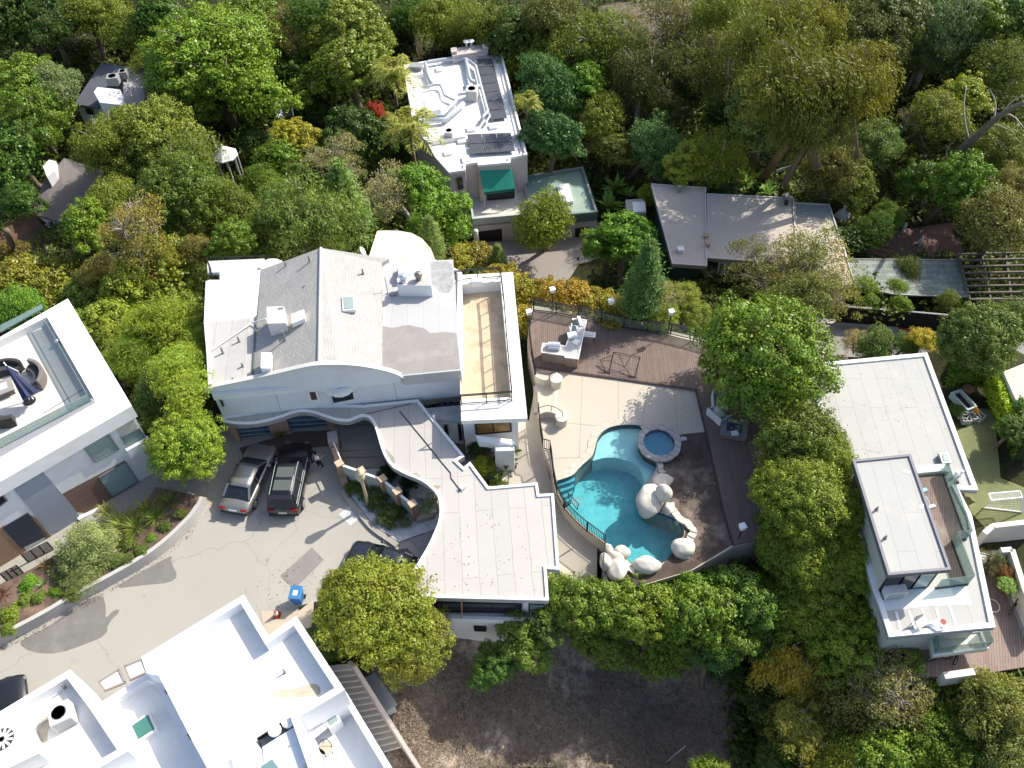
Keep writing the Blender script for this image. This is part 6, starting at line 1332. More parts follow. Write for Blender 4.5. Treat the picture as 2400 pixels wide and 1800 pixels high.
# ================================================================ small houses in the trees, top left
def far_left():
 Z = -2.6; t = thing('chimney_cottage', 'grey roofed cottage with thick white chimney half hidden in trees at top left', 'house', P(270, 230, -6.5))
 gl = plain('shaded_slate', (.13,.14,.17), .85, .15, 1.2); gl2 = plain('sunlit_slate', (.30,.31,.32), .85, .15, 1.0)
 def rp(x, y, z): p = P(x, y, z); return (p.x, p.y, z)
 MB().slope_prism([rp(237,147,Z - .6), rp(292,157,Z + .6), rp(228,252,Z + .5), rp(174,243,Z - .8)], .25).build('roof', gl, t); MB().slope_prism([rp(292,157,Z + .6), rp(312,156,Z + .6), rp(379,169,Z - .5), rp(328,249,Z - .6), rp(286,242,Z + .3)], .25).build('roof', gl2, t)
 MB().prism(roofpts([(178,244),(232,252),(330,247),(370,180),(240,158)], Z - .8), -7.5, Z - 1.0).build('wall', plain('blue_white_wall', (.55,.58,.62)), t)
 MB().prism(roofpts([(220,216),(228,204),(282,210),(289,228),(284,246),(234,240)], Z + 1.5), -7, Z + 1.5).build('chimney', stucco, t)
 window(t, P(178,244,Z - .8), P(232,252,Z - .8), [(198,249),(215,251),(222,268),(206,266)], glass_d, greymetal, .06)
 unit_ac(270,196,Z + .6,(1.1,1.0,.8),.1,'grey condenser on the cottage roof nearest its chimney','condensers on the cottage',col=plain('mid_grey', (.30,.31,.32))); unit_ac(293,182,Z + .6,(.8,.7,.7),.1,'smaller grey condenser behind the other on the cottage roof','condensers on the cottage',col=plain('mid_grey', (.30,.31,.32)))
 t = thing('brown_roofed_house', 'house with a long brown grey roof and white chimney at the left, half under trees', 'house', P(120, 440, -7))
 br = plain('brown_grey_roof', (.20,.175,.165), .9, .12, .6, (.13,.12,.12), .4)
 MB().slope_prism([rp(100,430,-4.0), rp(150,370,-3.2), rp(245,400,-4.2), rp(230,440,-5.0), rp(206,478,-5.2), rp(140,520,-5.4), rp(75,500,-5.2)], .25).build('roof', br, t); MB().prism(roofpts([(105,435),(160,390),(235,410),(200,470),(140,505),(85,490)], -5.2), -8.5, -5.5).build('wall', stucco, t)
 MB().prism(roofpts([(100,388),(115,374),(131,378),(128,400),(110,414)], -3.0), -4.6, -3.0).build('chimney', white, t); MB().beam(rp(206,478,-5.15), rp(226,443,-4.95), .1, .12).build('gutter', white, t)
 p = P(522,350,-3.0); t = thing('octagonal_gazebo', 'white octagonal gazebo roof among the trees on the left', 'gazebo', (p.x, p.y, -6.2)); MB(True).lathe([(1.25,2.5),(1.25,2.6),(.05,3.6)], n=8).build('roof', white, t); mb = MB(True); mb.tube([(-.8,.6,3.0),(-.8,.6,4.2)], .08, 6); mb.ball((0,0,3.65), .12, n=8); mb.build('finial', white, t)
 for i in range(8): a = i * math.pi / 4 + .39; MB(True).tube([(1.1 * math.cos(a), 1.1 * math.sin(a), 0), (1.1 * math.cos(a), 1.1 * math.sin(a), 2.5)], .06, 6).build('column', white, t)
 p = P(667,262,-4.2); t = thing('dark_shed', 'small dark shed with a pale edge deep among the trees', 'shed', (p.x, p.y, -7.5)); MB().prism(roofpts([(645,240),(680,234),(688,272),(650,276)], -4.4), -8, -4.4).build('wall', plain('dark_moss', (.05,.06,.05)), t); mb = MB(); q = [P(645,240,-4.3), P(680,234,-4.3), P(688,272,-4.3)]; mb.beam(q[0], q[1], .1); mb.beam(q[1], q[2], .1); mb.build('roof_edge', stucco, t); MB().prism(roofpts([(645,252),(655,247),(662,262),(660,276),(647,276)], -4.2), -4.4, -4.2).build('skylight_panel', plain('pale_blue_panel', (.5,.55,.62)), t)
far_left()
# ================================================================ railings
def railing(name, pts, h, label, z=None, spacing=.12, post_every=1.8, bal=True, mat=None, rails=(0.08, 1.0), thick=.035, group=None, two_top=False):
 """pts: world points on the ground; balusters between a bottom and a top rail"""
 mat = mat or blk; pts = [Vector(p) for p in pts]
 t = thing(name, label, 'railing', pts[0], 0, group); b2 = MB()
 for r in list(rails) + ([.88] if two_top else []):
  mb = MB()
  for i in range(len(pts) - 1): mb.beam(pts[i] + Vector((0, 0, h * r)), pts[i + 1] + Vector((0, 0, h * r)), thick * 1.3)
  mb.build('rail', mat, t)
 # arc-length walk
 seg = [(pts[i + 1] - pts[i]).length for i in range(len(pts) - 1)]; tot = sum(seg)
 def at(s):
  for i, l in enumerate(seg):
   if s <= l or i == len(seg) - 1: return pts[i].lerp(pts[i + 1], min(1, s / l))
   s -= l
 if bal:
  n = int(tot / spacing)
  for i in range(n + 1): p = at(tot * i / n); b2.beam(p + Vector((0, 0, h * rails[0])), p + Vector((0, 0, h)), .032)
  b2.build('balusters', mat, t)
 n = max(1, int(round(tot / post_every)))
 for i in range(n + 1): p = at(tot * i / n); MB().beam(p, p + Vector((0, 0, h + .02)), thick * 1.7).build('post', mat, t)
 return t
def terrace_things():
 fence = [(1262,968),(1266,1010),(1273,1052),(1288,1056),(1292,1075),(1297,1120),(1305,1160),(1322,1193),(1337,1210),(1352,1226),(1372,1243),(1392,1258),(1418,1277),(1414,1310),(1410,1370)]
 railing('pool_railing', [P(x, y, ZP) for x, y in fence], 1.05, 'black curved balustrade separating the pool terrace from the lower patio')
 railing('pool_railing', [P(x, y, ZP) for x, y in [(1240,735),(1241,790),(1247,840),(1254,880)]], 1.05, 'black balustrade between the big house and the timber deck')
 # deck glass fence and lamps
 dz = ZP + .14
 dk = [P(x, y, dz) for x, y in [(1251,728),(1293,733),(1384,750),(1475,771),(1565,783),(1612,794),(1680,812)]]
 t = railing('deck_railing', dk, 1.1, 'grey metal railing with glass infill along the far edge of the timber deck', post_every=1.55, bal=False, two_top=True, rails=(.08, 1.0)); mb = MB()
 for i in range(len(dk) - 1): mb.beam(dk[i] + Vector((0,0,.5)), dk[i + 1] + Vector((0,0,.5)), .012, .78)
 mb.build('glass_panel', glassy('clear_glass', (.25,.30,.28), .05, .22), t)
 railing('deck_railing', [P(x, y, dz) for x, y in [(1250,728),(1244,755),(1240,776)]], 1.1, 'short metal railing at the west end of the timber deck', bal=False)
 rA = [(1345,748),(1432,770),(1568,790)]
 for (x, y), l in (((1294,731), 'white square lamp on a thin pole, leftmost on the deck railing'), ((1428,758), 'white square lamp on a thin pole, middle one on the deck railing'), ((1565,783), 'white square lamp on a thin pole, near the big tree on the deck railing'), ((1240,762), 'white square lamp at the west end of the timber deck'), ((1731,1262), 'small square lamp on a pole at the south end of the mulch bed')):
  p = P(x, y, dz); v = thing('deck_lamp', l, 'lamp', (p.x, p.y, dz), 0, 'square lamps around the deck'); hh = 1.95 if 'west' not in l and 'small' not in l else 1.1
  MB(True).tube([(0,0,0),(0,0,hh)], .035, 6).build('pole', blk, v); MB(True).box((0,0,hh + .14), (.3,.3,.26), .3).build('lantern', white, v, bevel=.02); MB(True).box((0,0,hh + .3), (.36,.36,.05), .3).build('cap', white, v)
 # outdoor kitchen
 c = P(1330,780,dz); k = thing('outdoor_kitchen', 'L-shaped white topped stone outdoor kitchen counter on the timber deck', 'outdoor kitchen', (c.x, c.y, dz)); zt = dz + .98
 stw = bricky('stacked_stone', (.42,.33,.26), (.33,.26,.21), (.2,.16,.13), .3, .07, .012, mode='wall', var=.3); top = [(1271,804),(1315,809),(1325,811),(1333,790),(1342,746),(1376,750),(1356,842),(1323,838),(1324,834),(1268,826)]
 tp = roofpts(top, zt); i_, _ = inset(tp, .05); MB().prism([tuple(p) for p in i_], dz - .02, zt - .06).build('stone_base', stw, k); MB().prism(tp, zt - .06, zt).build('countertop', plain('pale_counter', (.46,.46,.44), .5, .08, 2), k); parapet(k, tp, .07, zt, zt + .03, white, 'counter_edge')
 b = P(1298,815,zt); g = thing('gas_grill', 'stainless gas grill set into the short arm of the outdoor kitchen', 'grill', (b.x, b.y, zt), -.12); MB(True).box((0,0,.12), (.8,.5,.24)).build('firebox', galv, g, bevel=.02)
 mb = MB(True); k_ = 8; vs = []
 for i in range(k_ + 1):
  a = math.pi * i / k_
  for x in (-.4, .4): vs.append((x, .02 - .24 * math.cos(a), .24 + .2 * math.sin(a)))
 mb.add(vs, [[2 * i, 2 * i + 1, 2 * i + 3, 2 * i + 2] for i in range(k_)] + [[2 * i for i in range(k_ + 1)], [2 * i + 1 for i in range(k_ + 1)][::-1]]); mb.build('lid', galv, g); MB(True).tube([(-.32,-.28,.32),(.32,-.28,.32)], .02, 6).build('handle', galv, g)
 def onctr(x, y, s, name, lab, m, rz=.15, h=.12, cat=None):
  p = P(x, y, zt); v = thing(name, lab, cat or name.replace('_', ' '), (p.x, p.y, zt + .005), rz); MB(True).box((0,0,h / 2), (s[0], s[1], h)).build('body', m, v, bevel=.02); MB(True).box((0,0,h + .01), (s[0] * .8, s[1] * .8, .02)).build('lid', m, v, bevel=.005)
 onctr(1347,757,(.35,.5),'side_burner','black side burner at the far end of the outdoor kitchen',plain('burner_black', (.05,.05,.05), .3),h=.06); 
 p = P(1344,772,zt); s = thing('kitchen_sink', 'steel sink in the long arm of the outdoor kitchen', 'sink', (p.x, p.y, zt), .15); mb = MB(True); ring(mb, [(-.25,-.32),(.25,-.32),(.25,.32),(-.25,.32)], .05, 0, .05); mb.build('rim', galv, s); MB(True).box((0,0,.01), (.4,.54,.01)).build('bowl', plain('steel_dark', (.16,.18,.2), .25, metal=.8), s)
 onctr(1341,789,(.62,.5),'white_case','square white lidded case on the outdoor kitchen counter',white,h=.22,cat='case'); onctr(1350,802,(.5,.42),'white_tray','tilted white tray lying on the outdoor kitchen counter',white,rz=.9,h=.05,cat='tray'); onctr(1359,754,(.22,.9),'worktop_board','narrow white board at the far end of the outdoor kitchen',white,h=.1,cat='board')
 p = P(1380,801,dz); v = thing('folding_table', 'small white folding table beside the outdoor kitchen', 'table', (p.x, p.y, dz), -.2); MB(True).box((0,0,.74), (.85,.48,.05)).build('table_top', white, v, bevel=.01); MB(True).box((0,0,.78), (.6,.3,.03)).build('tray', plain('cream_tray', (.66,.63,.57)), v)
 for a, b_ in ((-1,-1),(1,-1),(-1,1),(1,1)): MB(True).tube([(a * .38, b_ * .2, 0), (a * .38, b_ * .2, .72)], .02, 6).build('leg', blk, v)
 # gazebo frame
 c = P(1450,835,dz); f = thing('canopy_frame', 'bare dark metal canopy frame without its cover on the timber deck', 'canopy frame', (c.x, c.y, dz)); fm = plain('bronze_metal', (.06,.045,.04), .5); q = dict(a=P(1408,842,dz), b=P(1419,872,dz), c=P(1427,873,dz), d=P(1480,883,dz), e=P(1488,884,dz))
 T = {n: P(x, y, z) for n, (x, y, z) in dict(t1=(1407,842,dz + .05), t2=(1438,825,dz + 1.15), t3=(1500,836,dz + 1.15), t4=(1464,861,dz + .15), t5=(1478,832,dz + .9), t6=(1460,824,dz + .9)).items()}
 def bt(a, b_, r=.035): return MB().tube([a, b_], r, 6)
 bt(P(1407,843,dz + .35), P(1418,869,dz + .03)).build('leg', fm, f); bt(T['t2'], P(1427,873,dz + .03)).build('leg', fm, f); bt(T['t3'], P(1488,884,dz + .03)).build('leg', fm, f); bt(P(1464,861,dz + .3), P(1480,883,dz + .03)).build('leg', fm, f)
 mb = MB()
 for a, b_ in (((1407,843,.35),(1438,832,.7)),((1438,825,1.15),(1500,836,1.15)),((1438,829,.95),(1500,840,.95)),((1407,846,.3),(1436,846,.4)),((1436,848,.4),(1464,861,.3)),((1464,861,.3),(1450,832,.8)),((1464,861,.3),(1480,832,.9)),((1438,825,1.15),(1460,840,.8)),((1480,832,.9),(1496,826,1.0))): mb.tube([P(*a[:2], dz + a[2]), P(*b_[:2], dz + b_[2])], .022, 6)
 mb.build('cross_brace', fm, f)
 for p in ((1419,871),(1427,873),(1480,883),(1488,884)): MB().box(P(*p, dz + .02), (.18,.18,.04)).build('foot_plate', fm, f)
 # white sofas, fire pit
 gw = plain('grey_white_frame', (.55,.56,.57), .7); cu = plain('ivory_cushion', (.72,.69,.62), .9)
 def seat(px, py, rz, label, cushion):
  p = P(px, py, dz); s = thing('outdoor_armchair', label, 'armchair', (p.x, p.y, dz), rz, 'white outdoor seats on the deck')
  mb = MB(True); mb.box((0,0,.2), (1.15,.9,.06))
  for i in range(4): mb.box((-.45 + .3 * i, 0, .26), (.05,.8,.04))
  mb.box((0,-.1,.25), (1.1,.05,.05)); mb.build('seat_frame', gw, s); MB(True).box((0,.46,.42), (1.2,.08,.66)).build('backrest', gw, s, bevel=.01)
  for a in (-1, 1): MB(True).box((a * .58,0,.34), (.08,.95,.42)).build('armrest', gw, s, bevel=.01)
  if cushion: mb = MB(True); mb.ball((.1,-.05,.42), .42, (1.15,.85,.45), 14, .4, 3); mb.build('cushion', cu, s, smooth=True)
 seat(1685,950,R_(82),'empty white slatted outdoor armchair under the big tree',False); seat(1683,978,R_(125),'white outdoor armchair with a rumpled ivory cushion beside the fire pit',True)
 p = P(1718,1013,dz); fp = thing('fire_pit', 'square stone fire pit with grey top in the shade on the deck', 'fire pit', (p.x, p.y, dz), -.25); MB(True).box((0,0,.2), (1.5,1.15,.4)).build('stone_base', stw, fp); MB(True).box((0,0,.43), (1.62,1.27,.07)).build('top_slab', plain('bluestone', (.22,.23,.25), .7, .15, 2), fp, bevel=.01); mb = MB(True); ring(mb, [(-.45,-.28),(.45,-.28),(.45,.28),(-.45,.28)], .04, .46, .5); mb.build('burner_tray', blk, fp)
 mb = MB(True); rr = random.Random(8)
 for i in range(16): mb.ball((rr.uniform(-.38,.38), rr.uniform(-.2,.2), .5), .06, n=6)
 mb.build('lava_stones', plain('lava', (.04,.04,.05)), fp)
 p = P(1722,1016,dz + .5); tagp(MB().box((p.x, p.y, dz + .535), (.42,.34,.04), .1).build('folded_towel', white), 'folded white towel lying on the fire pit', 'towel')
 p = P(1602,1030,ZP); tagp(MB().prism(roofpts([(1593,1026),(1600,1022),(1609,1025),(1610,1030),(1598,1033),(1592,1031)], ZP + .1), ZP, ZP + .1).build('stepping_stone', plain('pale_slab', (.5,.5,.5))), 'pale flat stone beside the hot tub in the mulch bed', 'stone')
 # curved stair walls
 wl = plain('terrace_wall', (.56,.50,.42), .85, .08)
 for pts, l, cp in (([(1256,892),(1268,900),(1285,903),(1300,897),(1308,888)], 'upper curved low wall with a round cap beside the patio steps', (1304,887)), ([(1262,982),(1275,976),(1290,976),(1305,981),(1318,992)], 'lower curved low wall with a round cap beside the patio steps', (1317,977))):
  v = thing('curved_wall', l, 'low wall', P(*pts[2], ZP), 0, 'curved walls by the patio steps'); q = smooth_pts([tuple(P(x, y, ZP)) for x, y in pts], 2); mb = MB()
  for i in range(len(q) - 1): mb.beam(Vector(q[i]) + Vector((0,0,.3)), Vector(q[i + 1]) + Vector((0,0,.3)), .22, .6)
  mb.build('wall', wl, v); p = P(*cp, ZP + .7); MB().lathe([(.36, ZP), (.36, ZP + .66)], (p.x, p.y, 0), 18).build('round_pier', wl, v); MB().lathe([(.42, ZP + .66), (.42, ZP + .74)], (p.x, p.y, 0), 18).build('cap', plain('cap_stone', (.52,.52,.48)), v)
  mb = MB(); mb.tube([Vector(x) + Vector((0,0,1.1)) for x in q], .025, 6)
  for i in (0, len(q) // 2, len(q) - 1): mb.tube([Vector(q[i]) + Vector((0,0,.55)), Vector(q[i]) + Vector((0,0,1.1))], .02, 6)
  mb.build('handrail', blk, v)
 st = thing('patio_steps', 'flight of low cream steps between the two curved walls on the patio', 'steps', P(1280,935,0)); sm = plain('cream_step', (.60,.55,.47), .85)
 for i in range(6):
  x = 1250 + i * 9.5; z = .0 + .15 * (i + 1); MB().prism(roofpts([(x,905),(x + 9.5,904),(x + 10.5,965),(x + 1,967)], z), -.1, z + .003 * (i + 1)).build('tread', sm, st)
 # basketball hoop at the pool
 p = P(1322,1190,ZP); b = thing('basketball_hoop', 'poolside basketball hoop with clear backboard leaning over the water', 'basketball hoop', (p.x, p.y, ZP)); q = P(1338,1180,ZP + .9); c2 = P(1345,1181,ZP + 1.0); MB().tube([P(1322,1191,ZP + .5), q], .03, 6).build('arm', blk, b); MB().tube([P(1326,1187,ZP + .2), q], .03, 6).build('arm', blk, b); MB().tube([(p.x, p.y, ZP), (p.x, p.y, ZP + .6)], .05, 6).build('post', blk, b)
 f = [P(1331,1155,ZP + 1.3), P(1334,1169,ZP + .8), P(1353,1195,ZP + .8), P(1356,1181,ZP + 1.3)]; mb = MB()
 for i in range(4): mb.tube([f[i], f[(i + 1) % 4]], .025, 6)
 mb.build('backboard_frame', blk, b); MB().add(f, [[0,1,2,3]]).build('backboard', glassy('clear_board', (.3,.3,.3), .1, .2), b); rc = P(1354,1175,ZP + 1.0); MB().tube([(rc.x + .22 * math.cos(a * .52), rc.y + .22 * math.sin(a * .52), rc.z) for a in range(12)], .015, 6, close=True).build('rim', plain('orange_red', (.6,.15,.06)), b)
 mb = MB()
 for a in range(12): mb.beam((rc.x + .22 * math.cos(a * .52), rc.y + .22 * math.sin(a * .52), rc.z), (rc.x + .12 * math.cos(a * .52 + .3), rc.y + .12 * math.sin(a * .52 + .3), rc.z - .35), .008)
 mb.build('net', white, b)
 # terrace block railings of the main house
 ZT = 4.6
 railing('roof_terrace_railing', [P(x, y, ZT) for x, y in [(1175,660),(1182,720),(1188,800),(1195,880),(1200,930)]], .9, 'black railing along the east side of the tan roof terrace', bal=False, post_every=1.3, rails=(.15, 1.0), two_top=True)
 railing('roof_terrace_railing', [P(x, y, ZT) for x, y in [(1082,948),(1140,944),(1200,939)]], .9, 'black railing with glass at the south end of the tan roof terrace', bal=False, post_every=1.3, rails=(.1, 1.0), two_top=True)
 railing('roof_terrace_railing', [P(x, y, ZT) for x, y in [(1068,658),(1115,654),(1172,650)]], .9, 'black railing at the north end of the tan roof terrace', bal=False, post_every=1.3, rails=(.1, 1.0), two_top=True)
 p = P(1180,1092,0); s = thing('white_stool', 'small white side table by the agaves at the house corner', 'table', (p.x, p.y, 0)); MB(True).box((0,0,.45), (.5,.5,.05)).build('top', white, s)
 for a, b_ in ((-1,-1),(1,-1),(-1,1),(1,1)): MB(True).tube([(a * .2, b_ * .2, 0), (a * .2, b_ * .2, .44)], .02, 6).build('leg', white, s)
terrace_things()

# ================================================================ vehicles
def car(name, label, cx, cy, rz, L_=4.8, W=1.86, Ht=1.45, paint=None, suv=False, roofglass=False, group='cars parked by the houses'):
 p = P(cx, cy, .6); t = thing(name, label, 'car', (p.x, p.y, 0), rz, group)
 hl, hw = L_ / 2, W / 2
 belt = .92 if not suv else 1.05
 # stations: x, half width, belt height, low
 st = [(-hl, .78, .62, .38), (-hl + .08, .90, belt - .10, .3), (-hl + .5, .985, belt, .22), (-hl + 1.2, 1.0, belt + .02, .2), (0, 1.0, belt, .2), (hl - 1.6, 1.0, belt - .01, .2), (hl - .9, .98, belt - .08, .2), (hl - .35, .95, belt - .17, .22), (hl - .08, .88, belt - .3, .3), (hl, .74, belt - .4, .38)]
 mb = MB(True); vs = []; n = 10
 for x, k, zt, zb in st:
  w_ = hw * k; zm = (zt + zb) / 2
  prof = [(-w_ * .86, zb), (-w_ * .98, zb + .12), (-w_, zm), (-w_ * .97, zt - .1), (-w_ * .86, zt), (w_ * .86, zt), (w_ * .97, zt - .1), (w_, zm), (w_ * .98, zb + .12), (w_ * .86, zb)]
  crown = .05
  vs += [(x, y, z) for y, z in prof]
 fs = [[i * n + j, i * n + (j + 1) % n, (i + 1) * n + (j + 1) % n, (i + 1) * n + j] for i in range(len(st) - 1) for j in range(n)] + [list(range(n))[::-1], list(range((len(st) - 1) * n, len(st) * n))]
 mb.add(vs, fs); body = mb.build('body', paint, t, smooth=True, sub=1)
 # greenhouse
 xb0, xb1 = (-hl + .12, hl - 1.35) if suv else (-hl + .62, hl - 1.3)
 xt0, xt1 = (-hl + .55, hl - 2.15) if suv else (-hl + 1.35, hl - 2.1)
 def cab(x0, x1, X0, X1, z0, z1, w0, w1, nm, m, off=0):
  mb = MB(True); vs = [(x0, -w0 * .9, z0), (x0 + .12, -w0, z0), (x1 - .25, -w0, z0), (x1, -w0 * .86, z0), (x1, w0 * .86, z0), (x1 - .25, w0, z0), (x0 + .12, w0, z0), (x0, w0 * .9, z0), (X0, -w1 * .88, z1 - .04), (X0 + .1, -w1, z1 - .03), (X1 - .2, -w1, z1), (X1, -w1 * .84, z1 - .03), (X1, w1 * .84, z1 - .03), (X1 - .2, w1, z1), (X0 + .1, w1, z1 - .03), (X0, w1 * .88, z1 - .04)]
  mb.add(vs, [[i, (i + 1) % 8, 8 + (i + 1) % 8, 8 + i] for i in range(8)] + [list(range(8))[::-1], list(range(8, 16))]); return mb.build(nm, m, t, smooth=False, bevel=.03)
 cab(xb0, xb1, xt0, xt1, belt - .04, Ht - .05, hw * .86, hw * .70, 'windows', glass_d)
 mb = MB(True); k = 7; vs = []
 for i in range(k):
  f = i / (k - 1); x = xt0 - .06 + (xt1 - xt0 + .1) * f; z = Ht - .05 + .06 * math.sin(math.pi * f)
  for j in range(5): g = -1 + j / 2; vs.append((x, g * hw * .72, z - .05 * g * g))
 fs = [[i * 5 + j, i * 5 + j + 1, (i + 1) * 5 + j + 1, (i + 1) * 5 + j] for i in range(k - 1) for j in range(4)]; mb.add(vs, fs); ro = mb.build('roof', paint, t, smooth=True); s_ = ro.modifiers.new('solid', 'SOLIDIFY'); s_.thickness = .04
 if roofglass:
  for a, b_ in ((.12, .42), (.5, .8)):
   xa = xt0 + (xt1 - xt0) * a; xb = xt0 + (xt1 - xt0) * b_; MB(True).box(((xa + xb) / 2, 0, Ht + .012), (xb - xa, hw * .95, .02)).build('sunroof', plain('sunroof_glass', (.10,.12,.11), .12, .05, bump=0), t, bevel=.008)
  for sg in (-1, 1): MB(True).tube([(xt0, sg * hw * .62, Ht), (0, sg * hw * .63, Ht + .06), (xt1 - .1, sg * hw * .62, Ht)], .02, 6).build('roof_rail', galv, t)
 # pillars
 for sg in (-1, 1):
  for a, b_, s1, s2 in (((xb1 - .1, sg * hw * .80, belt), (xt1 - .05, sg * hw * .67, Ht - .04), .07, .06), ((xb0 + .1, sg * hw * .82, belt), (xt0 + .02, sg * hw * .67, Ht - .06), .12, .08), (((xb0 + xb1) / 2 - .1, sg * hw * .865, belt), ((xt0 + xt1) / 2, sg * hw * .71, Ht - .03), .08, .05)): MB(True).beam(a, b_, s1, s2).build('pillar', paint, t)
 for sg in (-1, 1): MB(True).beam((xb0 + .1, sg * hw * .9, belt + .005), (xb1 - .1, sg * hw * .9, belt + .005), .03, .02).build('window_trim', galv, t)
 for x in (-hl + .85, hl - .92):
  for sg in (-1, 1):
   mb = MB(True); r = .34 if not suv else .38
   mb.tube([(x, sg * (hw - .22), r), (x, sg * (hw + .005), r)], r, 20); w1 = mb.build('wheel', plain('tyre', (.02,.02,.02), .9), t, smooth=False, bevel=.02); m2 = MB(True); m2.tube([(x, sg * (hw - .02), r), (x, sg * (hw + .018), r)], r * .66, 20)
   w2 = m2.build('rim', plain('alloy', (.4,.4,.42), .3, metal=.9), w1); m3 = MB(True)
   for a in range(5): m3.beam((x, sg * (hw + .02), r), (x + r * .64 * math.cos(a * 1.257), sg * (hw + .02), r + r * .64 * math.sin(a * 1.257)), .05, .02, up=(0, 1, 0))
   m3.build('spokes', galv, w1)
 for sg in (-1, 1):
  MB(True).box((hl - 1.75, sg * (hw + .1), belt + .06), (.16, .2, .13)).build('mirror', paint, t, bevel=.03)
  MB(True).box((-hl + .06, sg * hw * .68, belt - .17), (.14, hw * .4, .1)).build('tail_light', plain('tail_red', (.22,.012,.014), .2, bump=0), t, bevel=.03)
  MB(True).box((hl - .14, sg * hw * .58, belt - .36), (.26, hw * .24, .08)).build('headlight', plain('headlamp', (.20,.21,.22), .1, bump=0), t, bevel=.03)
 MB(True).box((-hl + .01, 0, .62), (.03, .5, .14)).build('number_plate', plain('plate', (.6,.6,.6)), t); MB(True).box((-hl + .08, 0, .34), (.16, W * .86, .12)).build('bumper', plain('bumper_dark', (.03,.03,.03), .5), t, bevel=.03)
 if suv: MB(True).box((xt0 - .12, 0, Ht - .06), (.3, hw * 1.3, .04)).build('rear_spoiler', paint, t, bevel=.015)
 return t
def paint(name, c, metal=.6):
 m, n, b = nmat(name); b.inputs['Base Color'].default_value = (*c, 1); b.inputs['Metallic'].default_value = metal; b.inputs['Roughness'].default_value = .28; b.inputs['Coat Weight'].default_value = 1.0; b.inputs['Coat Roughness'].default_value = .04; MC[name] = m; return m
silver = paint('grey_brown_paint', (.33,.32,.30), .6); black_p = paint('black_paint', (.012,.012,.014), .2); navy_p = paint('dark_navy_paint', (.02,.025,.035), .3)
def heading(a, b, z=.6):
 p, q = P(*a, z), P(*b, z); return math.atan2(q.y - p.y, q.x - p.x)
car('parked_car', 'grey bronze sedan parked in front of the left garage door', 584, 1117, heading((566,1165),(615,1060)), 5.0, 2.0, 1.45, silver)
car('parked_car', 'shiny black SUV with panoramic roof parked at the right garage door', 681, 1118, heading((674,1168),(697,1060)), 5.15, 2.1, 1.78, black_p, True, True)
car('parked_car', 'dark blue black sedan parked beneath the tree at the carport', 903, 1322, heading((975,1343),(826,1294)), 4.75, 1.95, 1.45, navy_p)
car('parked_car', 'black car mostly cut off at the left edge beside the white roofs', -48, 1652, heading((-60,1670),(40,1630)), 4.6, 1.85, 1.45, black_p)

